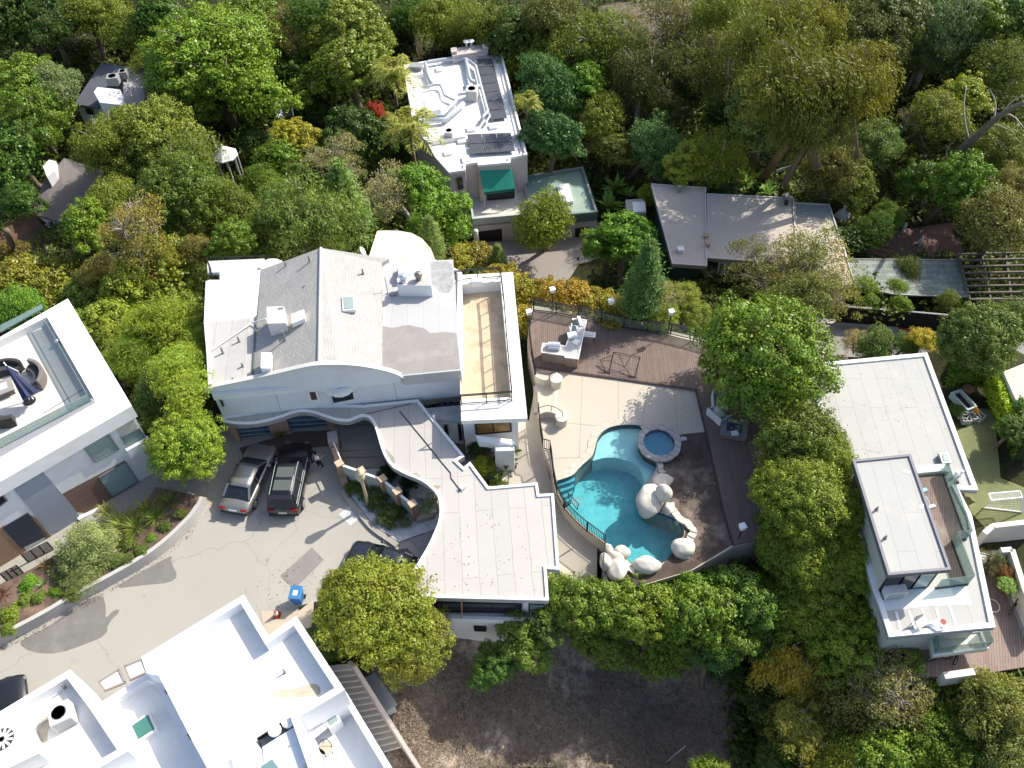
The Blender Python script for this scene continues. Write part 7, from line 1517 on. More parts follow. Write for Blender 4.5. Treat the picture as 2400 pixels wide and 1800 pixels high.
# ================================================================ street things
def person(px, py, label):
 """one continuous skinned body; facing and holding a phone-sized object"""
 p = P(px, py, 0); t = thing('person', label, 'person', (p.x, p.y, 0), R_(35))
 skin = plain('skin', (.42,.25,.17), .6, .05, bump=0)
 J = dict(pel=(0,0,.95), sp=(.0,0,1.12), ch=(.02,0,1.32), nk=(.03,0,1.47), hd=(.06,0,1.60), tp=(.05,0,1.74),
             ls=(.01,.19,1.40), le=(.08,.24,1.13), lw=(.30,.14,1.12), lh=(.37,.10,1.14), rs_=(.01,-.19,1.40), re=(.08,-.24,1.13), rw=(.30,-.12,1.14), rh=(.37,-.08,1.16),
             lhp=(0,.10,.92), lk=(.06,.11,.50), la=(-.02,.11,.09), lt=(.16,.12,.04), rhp=(0,-.10,.92), rk=(.16,-.11,.52), ra=(.16,-.11,.10), rt=(.34,-.12,.05))
 R__ = dict(pel=.15, sp=.135, ch=.15, nk=.058, hd=.098, tp=.06, ls=.065, le=.045, lw=.030, lh=.036, rs_=.065, re=.045, rw=.030, rh=.036, lhp=.095, lk=.062, la=.042, lt=.036, rhp=.095, rk=.062, ra=.042, rt=.036)
 E_ = [('pel','sp'),('sp','ch'),('ch','nk'),('nk','hd'),('hd','tp'),('ch','ls'),('ls','le'),('le','lw'),('lw','lh'),('ch','rs_'),('rs_','re'),('re','rw'),('rw','rh'),('pel','lhp'),('lhp','lk'),('lk','la'),('la','lt'),('pel','rhp'),('rhp','rk'),('rk','ra'),('ra','rt')]
 def skinned(name, J, R__, E_, m, root, sub=2):
  ks = list(J); me = bpy.data.meshes.new(name); me.from_pydata([J[k] for k in ks], [(ks.index(a), ks.index(b)) for a, b in E_], []); o = bpy.data.objects.new(name, me); COL.objects.link(o)
  md = o.modifiers.new('skin', 'SKIN'); md.use_smooth_shade = True
  for i, k in enumerate(ks):
   v = me.skin_vertices[0].data[i]; v.radius = (R__[k], R__[k]); v.use_root = (k == root)
  s = o.modifiers.new('sub', 'SUBSURF'); s.levels = sub; s.render_levels = sub; me.materials.append(m); o.parent = t; return o
 me_ = skinned('body', J, R__, E_, skin, 'pel')
 for sg, w_ in ((1, 'l'), (-1, 'r')):
  base = Vector(J[w_ + 'h']); K = {}; RR = {}; EE = []
  K['palm'] = tuple(base - Vector((.03,0,0))); RR['palm'] = .022
  for i, (dy, ln) in enumerate(((-.03,.07),(-.01,.08),(.01,.075),(.03,.06),)):
   a, b_ = 'k%d' % i, 'f%d' % i; K[a] = tuple(base + Vector((.03, dy, .005))); K[b_] = tuple(base + Vector((.03 + ln * .7, dy * 1.1, -.02))); RR[a] = .010; RR[b_] = .008; EE += [('palm', a), (a, b_)]
  K['t1'] = tuple(base + Vector((0, -sg * .04, .02))); K['t2'] = tuple(base + Vector((.035, -sg * .05, .03))); RR['t1'] = .011; RR['t2'] = .009; EE += [('palm', 't1'), ('t1', 't2')]
  skinned('hand', K, RR, EE, skin, 'palm', 1)
 Tk = {k: J[k] for k in ('pel','sp','ch','ls','rs_')}; Tk['le'] = tuple(Vector(J['ls']).lerp(Vector(J['le']), .6)); Tk['re'] = tuple(Vector(J['rs_']).lerp(Vector(J['re']), .6)); Tk['nk'] = tuple(Vector(J['ch']).lerp(Vector(J['nk']), .5))
 skinned('white_shirt', Tk, dict(pel=.165, sp=.15, ch=.165, ls=.085, rs_=.085, le=.068, re=.068, nk=.09), [('pel','sp'),('sp','ch'),('ch','nk'),('ch','ls'),('ls','le'),('ch','rs_'),('rs_','re')], white, 'pel')
 Pk = {k: J[k] for k in ('pel','lhp','lk','la','rhp','rk','ra')}; Pk['pel'] = (0,0,.93)
 skinned('trousers', Pk, dict(pel=.16, lhp=.11, lk=.078, la=.058, rhp=.11, rk=.078, ra=.058), [('pel','lhp'),('lhp','lk'),('lk','la'),('pel','rhp'),('rhp','rk'),('rk','ra')], plain('dark_trousers', (.03,.03,.035), .9), 'pel')
 mb = MB(True); mb.ball((.02,0,1.66), .115, (1.0,.92,1.0), 14); mb.build('hair', plain('black_hair', (.012,.01,.01), .8), t, smooth=True)
 mb = MB(True); mb.ball((.158,0,1.60), .018, n=8); mb.ball((.145,.035,1.625), .011, n=6); mb.ball((.145,-.035,1.625), .011, n=6); mb.box((.148,0,1.565), (.01,.045,.008)); mb.ball((.06,.10,1.60), .024, n=6); mb.ball((.06,-.10,1.60), .024, n=6); mb.build('face_features', plain('skin_dark', (.25,.13,.09)), t)
 for y in (.12, -.12): MB(True).box(((.08 if y > 0 else .25), y, .05), (.28,.11,.1)).build('shoe', plain('light_shoe', (.55,.56,.6)), t, bevel=.03)
 MB(True).box((.42,.0,1.17), (.15,.08,.012), .3).build('phone', blk, t)
person(750, 1098, 'person in a white shirt and dark trousers standing right of the black SUV')
def street():
 # lamp
 p = P(863,1181,.2); t = thing('street_lamp', 'short beige street lamp with an acorn head in the gravel planter', 'street lamp', (p.x, p.y, 0)); bg_ = plain('beige_lamp', (.50,.43,.28), .6, .1, 4)
 MB(True).lathe([(.16,0),(.16,.25),(.10,.35),(.085,2.6),(.12,2.7)], n=14).build('pole', bg_, t, smooth=False); MB(True).box((0,0,3.0), (.30,.30,.12)).build('bracket', bg_, t, bevel=.02)
 MB(True).lathe([(.12,2.7),(.2,2.85),(.28,3.25),(.22,3.5)], n=14).build('globe', plain('old_lamp_glass', (.58,.50,.36), .4), t, smooth=True); MB(True).lathe([(.3,3.5),(.26,3.6),(.1,3.72),(.03,3.85)], n=14).build('cap', bg_, t, smooth=True)
 # bin
 p = P(702,1408,0); t = thing('recycling_bin', 'blue wheeled recycling bin at the roadside beneath the tree', 'bin', (p.x, p.y, 0), -.1); bl = plain('bin_blue', (.02,.13,.38), .5, .1, 3)
 mb = MB(True); vs = [(-.24,-.3,.1),(.24,-.3,.1),(.24,.26,.1),(-.24,.26,.1),(-.31,-.38,1.0),(.31,-.38,1.0),(.31,.34,1.0),(-.31,.34,1.0)]; mb.add(vs, [[3,2,1,0],[4,5,6,7],[0,1,5,4],[1,2,6,5],[2,3,7,6],[3,0,4,7]]); mb.build('body', bl, t, bevel=.03); MB(True).box((0,-.02,1.04), (.68,.80,.07)).build('lid', plain('bin_lid_blue', (.05,.18,.40), .4), t, bevel=.03); MB(True).tube([(-.25,.42,.95),(.25,.42,.95)], .02, 6).build('handle', bl, t)
 MB(True).box((0,-.05,1.08), (.26,.3,.012)).build('lid_emblem', plain('emblem_white', (.7,.78,.85), .5, bump=0), t)
 for s in (-1, 1): MB(True).tube([(s * .26,.25,.12),(s * .31,.25,.12)], .12, 14).build('wheel', blk, t)
 p = P(650,1443,0); t = thing('traffic_cone', 'faded orange traffic cone near the corner of the white roofs', 'cone', (p.x, p.y, 0)); MB(True).box((0,0,.02), (.42,.42,.04)).build('base', plain('cone_dark', (.30,.08,.05)), t, bevel=.01); MB(True).lathe([(.17,.04),(.03,.7)], n=16).build('cone', plain('cone_orange', (.55,.13,.07), .6), t, smooth=True); MB(True).lathe([(.115,.3),(.08,.46)], n=16).build('band', white, t)
 for o in t.children:
  if o.name.startswith('band'): o.scale = (1.04, 1.04, 1)
 sheet('sand_verge', [(610,1432),(700,1432),(735,1405),(730,1470),(660,1480),(625,1500)], .02, plain('sandy_earth', (.48,.41,.32), .95, .15, 2), .2)
 # west kerb: gutter band, kerb, planter wall
 kc = [(-60,1545),(0,1508),(60,1478),(123,1444),(190,1402),(253,1370),(310,1338),(362,1306),(395,1280),(416,1262),(440,1238),(463,1215),(480,1190),(492,1168)]
 def strip(pts, d0, d1, z0, z1, name, m, kind=None):
  w_ = [P(x, y, z1) for x, y in pts]; w_ = [Vector(p) for p in smooth_pts([tuple(p) for p in w_], 2)]; L0, L1 = [], []
  for i, p in enumerate(w_):
   q = (w_[min(i + 1, len(w_) - 1)] - w_[max(i - 1, 0)]); q.z = 0; q.normalize(); nn = Vector((-q.y, q.x, 0)); L0.append(p + nn * d0); L1.append(p + nn * d1)
  mb = MB(); k = len(w_); vs = [(p.x, p.y, z1) for p in L0] + [(p.x, p.y, z1) for p in L1] + [(p.x, p.y, z0) for p in L0] + [(p.x, p.y, z0) for p in L1]; fs = []
  for i in range(k - 1): fs += [[i, i + 1, k + i + 1, k + i], [2 * k + i, i, i + 1, 2 * k + i + 1][::-1], [3 * k + i, 3 * k + i + 1, k + i + 1, k + i], [2 * k + i, 2 * k + i + 1, 3 * k + i + 1, 3 * k + i]]
  fs += [[0, k, 3 * k, 2 * k], [k - 1, 2 * k - 1, 4 * k - 1, 3 * k - 1]]; mb.add(vs, fs); o = mb.build(name, m)
  if kind: o['kind'] = kind
  return o
 kst = plain('stained_kerb', (.47,.41,.33), .9, .2, 1.2, (.20,.15,.10), .75)
 strip(kc, -.15, .22, -.1, .01, 'gutter', kst, 'structure'); strip(kc, .22, .42, -.1, .14, 'kerb', plain('kerb_cream', (.50,.46,.38), .9, .15, 2, (.25,.2,.15), .7), 'structure')
 o = strip(kc, .42, .66, -.1, .85, 'planter_wall', plain('planter_concrete', (.46,.45,.43), .9, .1, 1.5)); tagp(o, 'long low concrete planter wall following the kerb on the left', 'wall')
 strip(kc, .66, 3.6, -.3, .72, 'planting_bed', plain('bed_soil', (.13,.09,.07), .95, .35, 1.5, (.32,.2,.14), .6, bump=.6), 'structure')
 # east planter of the court: curb, gravel, fence of piers and panels
 ec = [(806,1145),(816,1160),(826,1172),(842,1190),(862,1215),(880,1235),(905,1252),(925,1265),(935,1273)]
 strip(ec, -.32, .0, -.1, .16, 'kerb', plain('kerb_grey', (.36,.34,.30), .9, .15, 2, (.2,.18,.15), .6), 'structure')
 sheet('gravel_bed', [(808,1142),(818,1155),(842,1188),(862,1213),(880,1233),(905,1250),(935,1270),(975,1255),(1020,1240),(1030,1200),(1028,1175),(985,1125),(940,1098),(870,1098),(835,1105)], .12, gravel_w, .25)
 sheet('utility_cover', [(794,1205),(824,1183),(848,1210),(821,1232)], .008, plain('cover_pale', (.56,.57,.55), .8, .1, 4), .006); sheet('utility_cover', [(806,1207),(823,1195),(836,1209),(820,1221)], .013, plain('cover_lid', (.50,.51,.50), .8, .12, 6), .004)
 t = thing('court_fence', 'low fence of tan brick piers and pale green panels around the entrance court', 'fence', P(900,1160,0)); pg = plain('sage_panel', (.36,.43,.40), .8, .06, 1.5)
 piers = [((808,1128),1.95), ((858,1146),2.0), ((906,1162),1.9), ((940,1190),1.85), ((974,1216),1.7)]; pw = [(P(x, y, 0), h) for (x, y), h in piers]
 for i, (p, h) in enumerate(pw):
  o = MB().box((p.x, p.y, h / 2), (.42,.42,h), .6).build('brick_pier', brickp, t); MB().box((p.x, p.y, h + .02), (.46,.46,.05), .6).build('cap', plain('pier_cap', (.58,.42,.30), .85, .12, 4), o)
 for i in range(4): a, b_ = pw[i][0], pw[i + 1][0]; h = min(pw[i][1], pw[i + 1][1]) - .12; MB().beam((a.x, a.y, h / 2), (b_.x, b_.y, h / 2), .1, h).build('panel', pg, t); MB().beam((a.x, a.y, h + .02), (b_.x, b_.y, h + .02), .14, .05).build('panel_cap', white, t)
 w2 = thing('stone_topped_wall', 'brick wall with a stone top descending from the garage beside the entrance court', 'wall', P(785,1040,0)); q = [P(778,1012,1.5), P(781,1040,1.5), P(806,1125,.9)]; mb = MB(); mb.beam(q[0] - Vector((0,0,.75)), q[1] - Vector((0,0,.75)), .55, 1.5); mb.beam(q[1] - Vector((0,0,.9)), q[2] - Vector((0,0,.6)), .4, 1.2); mb.build('wall', brickp, w2); mb = MB(); mb.beam(q[0] + Vector((0,0,.03)), q[1] + Vector((0,0,.03)), .6, .07); mb.build('top_stone', plain('grey_cap_stone', (.30,.28,.27), .9, .25, 5), w2); MB().tube([P(782,1038,1.7), P(802,1085,1.6)], .04, 6).build('handrail', white, w2)
 # court steps
 s = thing('court_steps', 'wide shaded concrete steps behind the brick piers in the entrance court', 'steps', P(850,1070,0)); c_ = plain('court_concrete', (.27,.26,.24), .9, .1)
 for i, (y0, y1, z) in enumerate(((1000,1052,.45),(1052,1068,.32),(1068,1095,.18))): MB().prism(roofpts([(798,y0),(895,y0 - 6),(905,y1),(800,y1 + 3)], z), 0, z).build('step', c_, s)
 t = thing('meter_plinth', 'raised planter box with pale rocks under the carport rim', 'planter', P(1005,1195,0)); MB().prism(roofpts([(975,1220),(1018,1208),(1032,1160),(1000,1155)], .5), 0, .5).build('box', plain('pinkish_render', (.45,.33,.27)), t); mb = MB(); rr = random.Random(4)
 for i in range(14): a = P(rr.uniform(975,1018), rr.uniform(1160,1205), .55); mb.ball(a, rr.uniform(.12,.25), (1,.8,.6), 8, .5, i)
 mb.build('rocks', plain('cream_rock', (.60,.55,.48), .9, .12, 3), t)
 MB_ = MB(); a = P(940,1275,0); o = MB().prism(roofpts([(905,1290),(955,1285),(980,1312),(940,1335),(922,1320)], .02), 0, .012).build('drain_cover', plain('dark_grate', (.10,.10,.10), .6)); tagp(o, None, None, None, 'structure')
 p = P(1033,1268,.0)
 # pylon of leaning logs on the dry slope and a thin cable
 q = [P(1574,1781,-8.6), P(1702,1712,-8.2)]; tagp(MB().tube([q[0], q[0].lerp(q[1], .5) + Vector((0,0,.1)), q[1]], .28, 8, .16).build('fallen_log', bark, smooth=True), 'long dark fallen log on the slope at the bottom', 'log')
 tagp(MB().tube([P(1548,1799,-8.4), P(1580,1770,-7.6), P(1607,1748,-7.0)], .04, 6).build('irrigation_hose', plain('hose_grey', (.4,.4,.42))), 'thin pale hose beside the fallen log', 'hose')
 for a, b_, l in (((1432,60),(1505,38),'upper rusty timber terrace edge on the bare hillside'), ((1424,118),(1520,107),'lower rusty timber terrace edge on the bare hillside'), ((1430,140),(1500,150),'fallen branch lying below the timber terrace edges')):
  p0 = P(*a, 0); p1 = P(*b_, 0)
  z0 = fit(*a, .3); z1 = fit(*b_, .3); tagp(MB().beam(z0, z1, .1, .5).build('terrace_edge', plain('rusty_timber', (.33,.19,.11), .9, .2, 3)), l, 'terrace edge')
street()
# ================================================================ vegetation
D = 2400 / 2212.0
G1 = (.105,.165,.018); G2 = (.085,.14,.018); G3 = (.05,.10,.02); DK = (.03,.062,.014); OL = (.115,.145,.026); OY = (.14,.14,.025); BG = (.05,.11,.05); SG = (.11,.15,.09)
GR = (.17,.165,.11); OR = (.18,.155,.055); YG = (.17,.20,.025); BR = (.14,.13,.05); YE = (.20,.19,.02); RD = (.26,.03,.03)
T_ = [  # x, y, radius (in 2212-px picture), kind, colour, centre height, label
(30,45,75,'broad',DK,5,'dark green tree in the extreme top left corner'),
(110,60,60,'fine',DK,5,'dark tree second from the top left corner'),
(60,190,80,'broad',G2,5,'mid green tree left of the chimney cottage at the left edge'),
(118,190,52,'fine',SG,6,'silvery feathery tree touching the left side of the chimney cottage'),
(70,255,85,'grand',G2,5,'big green tree below the silvery one at the left edge'),
(25,350,80,'broad',G3,5,'green tree at the left edge above the brown roof'),
(45,440,45,'broad',G3,5,'green tree at the left edge beside the brown roof'),
(200,35,70,'fine',OL,5,'olive tree at the top edge above the chimney cottage'),
(285,70,62,'fine',OL,5,'grey olive tree just above right of the chimney cottage'),
(345,45,60,'broad',G3,6,'darker green tree on the top edge left of the bright one'),
(330,130,50,'weeping',OL,5,'olive weeping tree at the right rear corner of the cottage'),
(455,120,130,'grand',(.105,.17,.016),8,'large bright yellow green tree right of the cottage'),
(560,215,70,'broad',(.12,.19,.02),6,'bright green tree below right of the large bright one'),
(430,215,60,'broad',G1,5,'bright bushy tree touching the cottage roof on its right'),
(360,205,40,'fine',SG,4,'pale green tree at the right wall of the cottage'),
(540,30,60,'broad',G2,5,'mid green tree on the top edge above the bright tree'),
(620,60,55,'weeping',BR,5,'tan weeping tree at the top between two green trees'),
(690,40,60,'fine',G3,5,'green tree on the top edge left of the fan palm'),
(740,150,85,'broad',(.10,.14,.02),6,'green tree with autumn tints left of the tall palm'),
(700,85,45,'broad',OL,6,'olive tree above the autumn tinted one'),
(770,300,72,'broad',DK,5,'dark glossy tree left of the canyon house'),
(808,238,20,'fine',RD,7,'small crimson red tree beside the canyon house'),
(822,262,20,'fine',(.22,.11,.03),6,'small orange tree just below the crimson one'),
(635,300,52,'broad',YE,5,'tree covered with yellow flowers left of centre in the canyon'),
(600,345,55,'broad',G2,5,'green tree below the yellow flowered one'),
(720,350,55,'sparse',GR,6,'grey brown thin tree between the yellow flowered and the canyon house'),
(330,300,95,'grand',OL,6,'broad olive green tree directly below the chimney cottage'),
(235,305,66,'weeping',OL,7,'olive weeping tree over the brown roof'),
(395,335,62,'weeping',(.10,.135,.03),6,'tall weeping tree left of the white gazebo'),
(390,420,100,'grand',(.07,.11,.022),6,'broad green tree in the middle of the left grove'),
(500,455,66,'fine',(.09,.12,.03),4,'green tree below the white gazebo'),
(572,395,42,'fine',G2,4,'small green tree just below right of the gazebo'),
(250,430,60,'fine',OL,5,'olive tree right of the long brown roof'),
(180,490,55,'broad',G1,5,'bright green tree at the front edge of the brown roof'),
(660,450,95,'weeping',(.10,.15,.045),8,'willow like pale green tree behind the gabled roof'),
(745,440,75,'pine',(.10,.16,.05),8,'light green pine behind the gabled roof'),
(590,480,55,'weeping',OL,6,'olive weeping tree left of the willow like one'),
(700,520,45,'weeping',(.09,.13,.03),6,'low green tree touching the rear of the gabled roof'),
(850,415,65,'sparse',(.22,.21,.16),7,'leafless looking grey tree left of the broad green one'),
(905,400,60,'broad',(.09,.17,.018),8,'bright green tree touching the front left of the canyon house'),
(950,470,62,'broad',(.10,.18,.022),7,'bright green tree beside the garage of the canyon house'),
(930,515,45,'pine',(.12,.17,.06),6,'soft green pine behind the cream roof'),
(285,520,75,'sparse',OR,6,'orange tan thin tree left of the main house'),
(430,540,40,'fine',BR,4,'small orange brown tree behind the left rear balcony'),
(500,520,50,'broad',G2,5,'green tree behind the rear balcony of the main house'),
(350,560,45,'fine',(.15,.15,.03),4,'yellow green tree right of the orange tan one'),
(215,590,45,'fine',OR,3,'orange bushy tree above the left hillside'),
(120,610,55,'shrub',OY,2.5,'yellow brown shrub above the modern white house'),
(40,610,60,'shrub',OY,2.5,'yellow brown shrub at the left edge'),
(190,640,50,'shrub',(.10,.14,.03),2,'green yellow shrub behind the modern white house corner'),
(40,670,60,'fine',(.10,.20,.03),3,'vivid light green tree left edge behind the roof terrace'),
(285,640,80,'broad',(.15,.19,.025),2.5,'leafy green bush on the hillside left of the main house'),
(360,605,74,'broad',(.13,.16,.025),2.5,'olive bush against the rear left of the main house'),
(385,690,66,'broad',(.12,.15,.025),2.5,'dense bush beside the west wall of the main house'),
(235,700,66,'broad',(.15,.19,.025),2.5,'bright leafy bush beside the modern house roof corner'),
(330,710,72,'bamboo',(.16,.21,.03),4,'bamboo clump in the middle of the left hillside'),
(280,770,50,'bamboo',(.09,.14,.02),4,'darker bamboo clump near the modern house'),
(378,785,54,'bamboo',(.17,.24,.035),5,'bright bamboo clump against the west wall'),
(400,845,54,'bamboo',(.20,.26,.04),5,'brightest yellow bamboo clump by the wall corner'),
(335,850,50,'fine',(.045,.085,.03),3,'dark fine leaved bush at the right of the modern house'),
(320,920,35,'fine',(.05,.09,.03),2.5,'little dark bush above the round bright tree'),
(400,960,85,'grand',(.15,.22,.025),3.5,'round bright green tree left of the parked cars'),
(770,60,70,'broad',OL,5,'olive tree on the top edge behind the tall palm'),
(955,50,65,'fine',OL,6,'olive tree behind the rear of the canyon house'),
(1030,45,60,'weeping',OL,6,'drooping olive tree behind the chimney cowls'),
(890,40,55,'fine',G3,5,'green tree on the top edge left of the drooping olive one'),
(1110,85,70,'broad',(.05,.08,.02),6,'dark olive tree right of the chimney of the canyon house'),
(1085,140,40,'bamboo',YG,5,'slim yellow green tree at the rear right roof corner'),
(1190,35,75,'fine',(.08,.09,.03),6,'grey olive tree on the top edge right of centre'),
(1295,95,80,'weeping',(.11,.14,.03),7,'pepper tree with drooping light foliage near the bare hillside'),
(1220,110,60,'broad',OL,6,'olive tree left of the pepper tree'),
(1190,200,72,'fine',BG,6,'blue green feathery tree right of the canyon house, upper one'),
(1262,175,48,'broad',(.09,.17,.02),6,'bright green small tree right of the upper blue green one'),
(1196,296,56,'broad',BG,6,'blue green clumpy tree right of the canyon house, lower one'),
(1300,260,55,'fine',OL,5,'olive tree between the lower blue green tree and the dark gap'),
(1320,320,45,'broad',(.10,.12,.03),4,'small olive tree above the banana plants'),
(1400,165,70,'weeping',(.05,.06,.02),7,'dark drooping tree below the bare hillside'),
(1440,240,55,'weeping',(.05,.06,.02),6,'dark olive drooping tree left of the trunked eucalyptus'),
(1415,320,62,'fine',(.07,.13,.06),5,'blue green tree behind the pale gravel roof'),
(1485,350,50,'broad',YG,5,'yellow green tree at the rear corner of the gravel roof, left one'),
(1555,345,55,'weeping',YG,5,'yellow green rounded tree at the rear of the gravel roof, right one'),
(1470,60,75,'sparse',(.12,.12,.07),6,'thin grey green tree right of the bare hillside'),
(1540,130,70,'weeping',(.09,.10,.03),9,'grey olive eucalyptus left of the golden one'),
(1560,30,70,'weeping',OL,9,'olive eucalyptus on the top edge'),
(1650,90,95,'weeping',(.10,.115,.022),13,'golden olive eucalyptus, upper left crown of the giant group'),
(1730,60,75,'weeping',(.13,.14,.022),13,'golden eucalyptus crown on the top edge'),
(1730,170,110,'weeping',(.095,.105,.022),14,'huge golden olive eucalyptus crown in the middle of the top right'),
(1830,190,90,'weeping',(.13,.13,.02),13,'yellowest eucalyptus crown, right side of the giant group'),
(1665,240,85,'broad',(.10,.14,.04),9,'green tree beneath the giant eucalyptus, left'),
(1760,280,85,'weeping',(.10,.115,.03),11,'olive eucalyptus crown above its reddish trunk'),
(1870,90,80,'fine',(.055,.065,.02),8,'dark brownish tree on the top right behind the eucalyptus'),
(1790,20,60,'fine',(.06,.075,.02),8,'dark tree on the top edge right of the golden crown'),
(1940,40,65,'broad',(.06,.08,.02),7,'dark green tree on the top edge, upper right'),
(2030,60,70,'weeping',(.08,.13,.08),6,'misty blue green tree on the top edge, upper right'),
(2110,30,60,'broad',G2,6,'green tree on the top edge near the right corner'),
(2185,50,65,'broad',G3,6,'green tree in the extreme top right corner'),
(2170,150,60,'weeping',(.10,.13,.04),6,'pale drooping tree on the right edge, top'),
(1990,130,45,'fine',(.08,.11,.05),4,'grey green tree in the dark hollow at the upper right'),
(2030,250,62,'fine',(.13,.15,.035),6,'olive tree crossed by the leaning bare pine'),
(2085,210,50,'broad',YG,6,'yellow green tree behind the leaning bare pine'),
(1885,310,66,'fine',(.09,.14,.06),5,'blue grey shrubby tree right of the reddish trunk'),
(1965,255,24,'sparse',(.22,.18,.15),6,'small pinkish dead shrub in the upper right'),
(1800,370,62,'fine',(.10,.10,.04),5,'brownish tree right of the reddish trunk base'),
(1850,400,50,'broad',(.08,.11,.02),4,'green tree above the garden pavilion'),
(2080,400,72,'broad',(.08,.15,.018),5,'bright leafy tree above the brick red yard'),
(2000,390,50,'broad',(.06,.11,.02),4,'leafy tree left of the bright leafy one'),
(2165,320,60,'fine',(.10,.12,.035),5,'olive tree left of the curved timber rim'),
(2150,480,70,'fine',(.12,.12,.05),5,'brownish tree above the pergola'),
(2190,400,45,'fine',(.14,.13,.05),5,'thin tan tree at the right edge above the pergola'),
(1840,520,40,'broad',DK,2,'dark bush between the pavilion and the patio'),
(1880,500,42,'fine',(.05,.10,.02),2.5,'spiky green bush in the dark garden'),
(1920,470,36,'fine',(.07,.12,.02),2.5,'brighter spiky bush below the garden pavilion'),
(1960,580,28,'bamboo',(.08,.11,.04),1.5,'low bush behind the lattice roof'),
(1168,480,62,'fine',(.13,.17,.025),4,'bright feathery tree in front of the canyon house garage'),
(1355,510,72,'broad',(.07,.15,.015),5,'dark green leafy tree left of the pale gravel roofs'),
(1310,530,50,'broad',(.08,.15,.015),4,'leafy tree left of the dark green one by the driveway'),
(1395,600,72,'pine',(.06,.12,.045),6,'blue green pine rising behind the timber deck'),
(1400,420,25,'fine',YG,2.5,'little bright bush at the left edge of the gravel roof'),
(1755,560,85,'sparse',(.16,.17,.09),4.5,'grey open oak spreading over the gravel roof'),
(1660,590,70,'sparse',(.13,.13,.07),4,'grey open oak in front of the french windows'),
(1790,630,60,'sparse',(.15,.16,.06),4,'grey open oak at the lane corner'),
(1715,650,60,'fine',(.10,.12,.045),3.5,'grey green tree above the big round tree'),
(1030,555,38,'shrub',OR,1.5,'orange shrub beside the rear of the tan terrace'),
(1085,610,42,'shrub',(.20,.165,.025),1.5,'orange shrub second in the row along the driveway'),
(1130,640,42,'shrub',(.19,.17,.025),1.5,'orange shrub third in the row along the driveway'),
(1180,640,40,'shrub',(.21,.155,.025),1.5,'orange shrub fourth in the row along the driveway'),
(1230,645,40,'shrub',(.23,.155,.025),2,'brightest orange shrub behind the deck lamps'),
(1285,660,40,'shrub',(.20,.165,.025),2,'orange shrub fifth in the row behind the deck lamps'),
(1335,675,36,'shrub',(.19,.16,.025),2,'orange shrub at the right end of the row by the pine'),
(1140,690,36,'shrub',(.21,.17,.025),1.5,'orange shrub against the east parapet of the house'),
(985,555,32,'shrub',(.20,.19,.03),2,'yellow green shrub behind the cream roof'),
(1075,560,32,'pine',(.12,.17,.08),1.8,'small blue grey pine above the orange shrubs'),
(1435,640,42,'sparse',(.20,.20,.10),3,'thin grey shrub right of the blue green pine'),
(1480,640,38,'fine',(.16,.19,.05),3,'pale yellow green shrub behind the right deck lamp'),
(1430,685,38,'fine',(.17,.22,.05),2,'light green shrub behind the deck railing'),
(1500,680,35,'fine',(.16,.20,.06),2,'light green shrub left of the big round tree'),
(1385,680,30,'shrub',(.26,.20,.04),1.5,'yellowish shrub at the foot of the blue green pine'),
(1650,775,166,'grand',(.095,.155,.02),6.6,'very large round green tree over the east end of the deck'),
(1730,955,100,'grand',(.075,.105,.02),5,'dark olive clipped tree left of the flat roofed house'),
(1800,965,40,'sparse',(.15,.18,.06),4,'light open branches over the edge of the sheet roof'),
(1745,1080,100,'grand',(.115,.155,.02),5.5,'dense green tree in the middle of the east hedge'),
(1825,1090,74,'grand',(.12,.16,.018),5,'dense tree against the west wall of the flat roofed house'),
(1845,1200,82,'grand',(.13,.17,.018),5,'dense green tree at the lower west wall'),
(1760,1200,96,'grand',(.115,.155,.02),5.5,'green tree southeast of the mulch bed'),
(1690,1270,70,'broad',(.08,.14,.022),4,'rounded green tree at the south end of the mulch bed'),
(1690,1140,50,'broad',(.09,.14,.02),3,'leafy tree at the east edge of the timber deck'),
(1590,1300,76,'broad',(.08,.14,.03),5.5,'rounded clumpy tree below the southeast boulder'),
(1640,1370,65,'broad',(.06,.12,.03),4,'dark green tree right of the dry slope'),
(1500,1312,78,'broad',(.09,.15,.022),5.5,'clumpy tree south of the pool, fourth from the carport'),
(1535,1395,60,'fine',(.06,.12,.05),4.5,'blue green tree on the edge of the dry slope'),
(1415,1325,76,'broad',(.115,.16,.02),5.5,'clumpy yellow green tree south of the pool, third from the carport'),
(1330,1305,70,'broad',(.10,.15,.02),5.5,'clumpy tree south of the pool, second from the carport'),
(1250,1300,66,'broad',(.09,.14,.022),5.2,'clumpy tree touching the southeast corner of the carport roof'),
(1310,1400,50,'broad',(.09,.14,.025),4,'lower clumpy tree above the dry slope, left'),
(1420,1420,48,'broad',(.10,.15,.02),4,'lower clumpy tree above the dry slope, middle'),
(1395,1245,34,'sparse',(.14,.19,.09),2,'thin silvery shrub between the pool and the trees'),
(1470,1245,30,'fine',(.10,.16,.07),2.5,'silvery green shrub beside the oval boulder'),
(1135,1380,62,'broad',(.085,.14,.03),4,'green tree in front of the carport south wall'),
(1060,1440,48,'broad',(.06,.12,.03),3.5,'dark green tree at the upper left of the dry slope'),
(1180,1340,45,'broad',(.07,.12,.03),4,'green tree against the balcony of the carport'),
(820,1312,118,'grand',(.13,.155,.022),5,'very large yellow green tree covering the parked sedan'),
(885,1385,88,'grand',(.125,.14,.026),4,'lower right half of the yellow green tree by the stair'),
(740,1285,58,'grand',(.135,.16,.022),4.5,'left crown of the yellow green tree beside the blue bin'),
(700,1390,45,'broad',(.06,.10,.03),1.5,'shaded bush between the tree and the white roofs'),
(1700,1430,72,'weeping',(.26,.20,.03),6,'orange olive eucalyptus at the lower right, upper crown'),
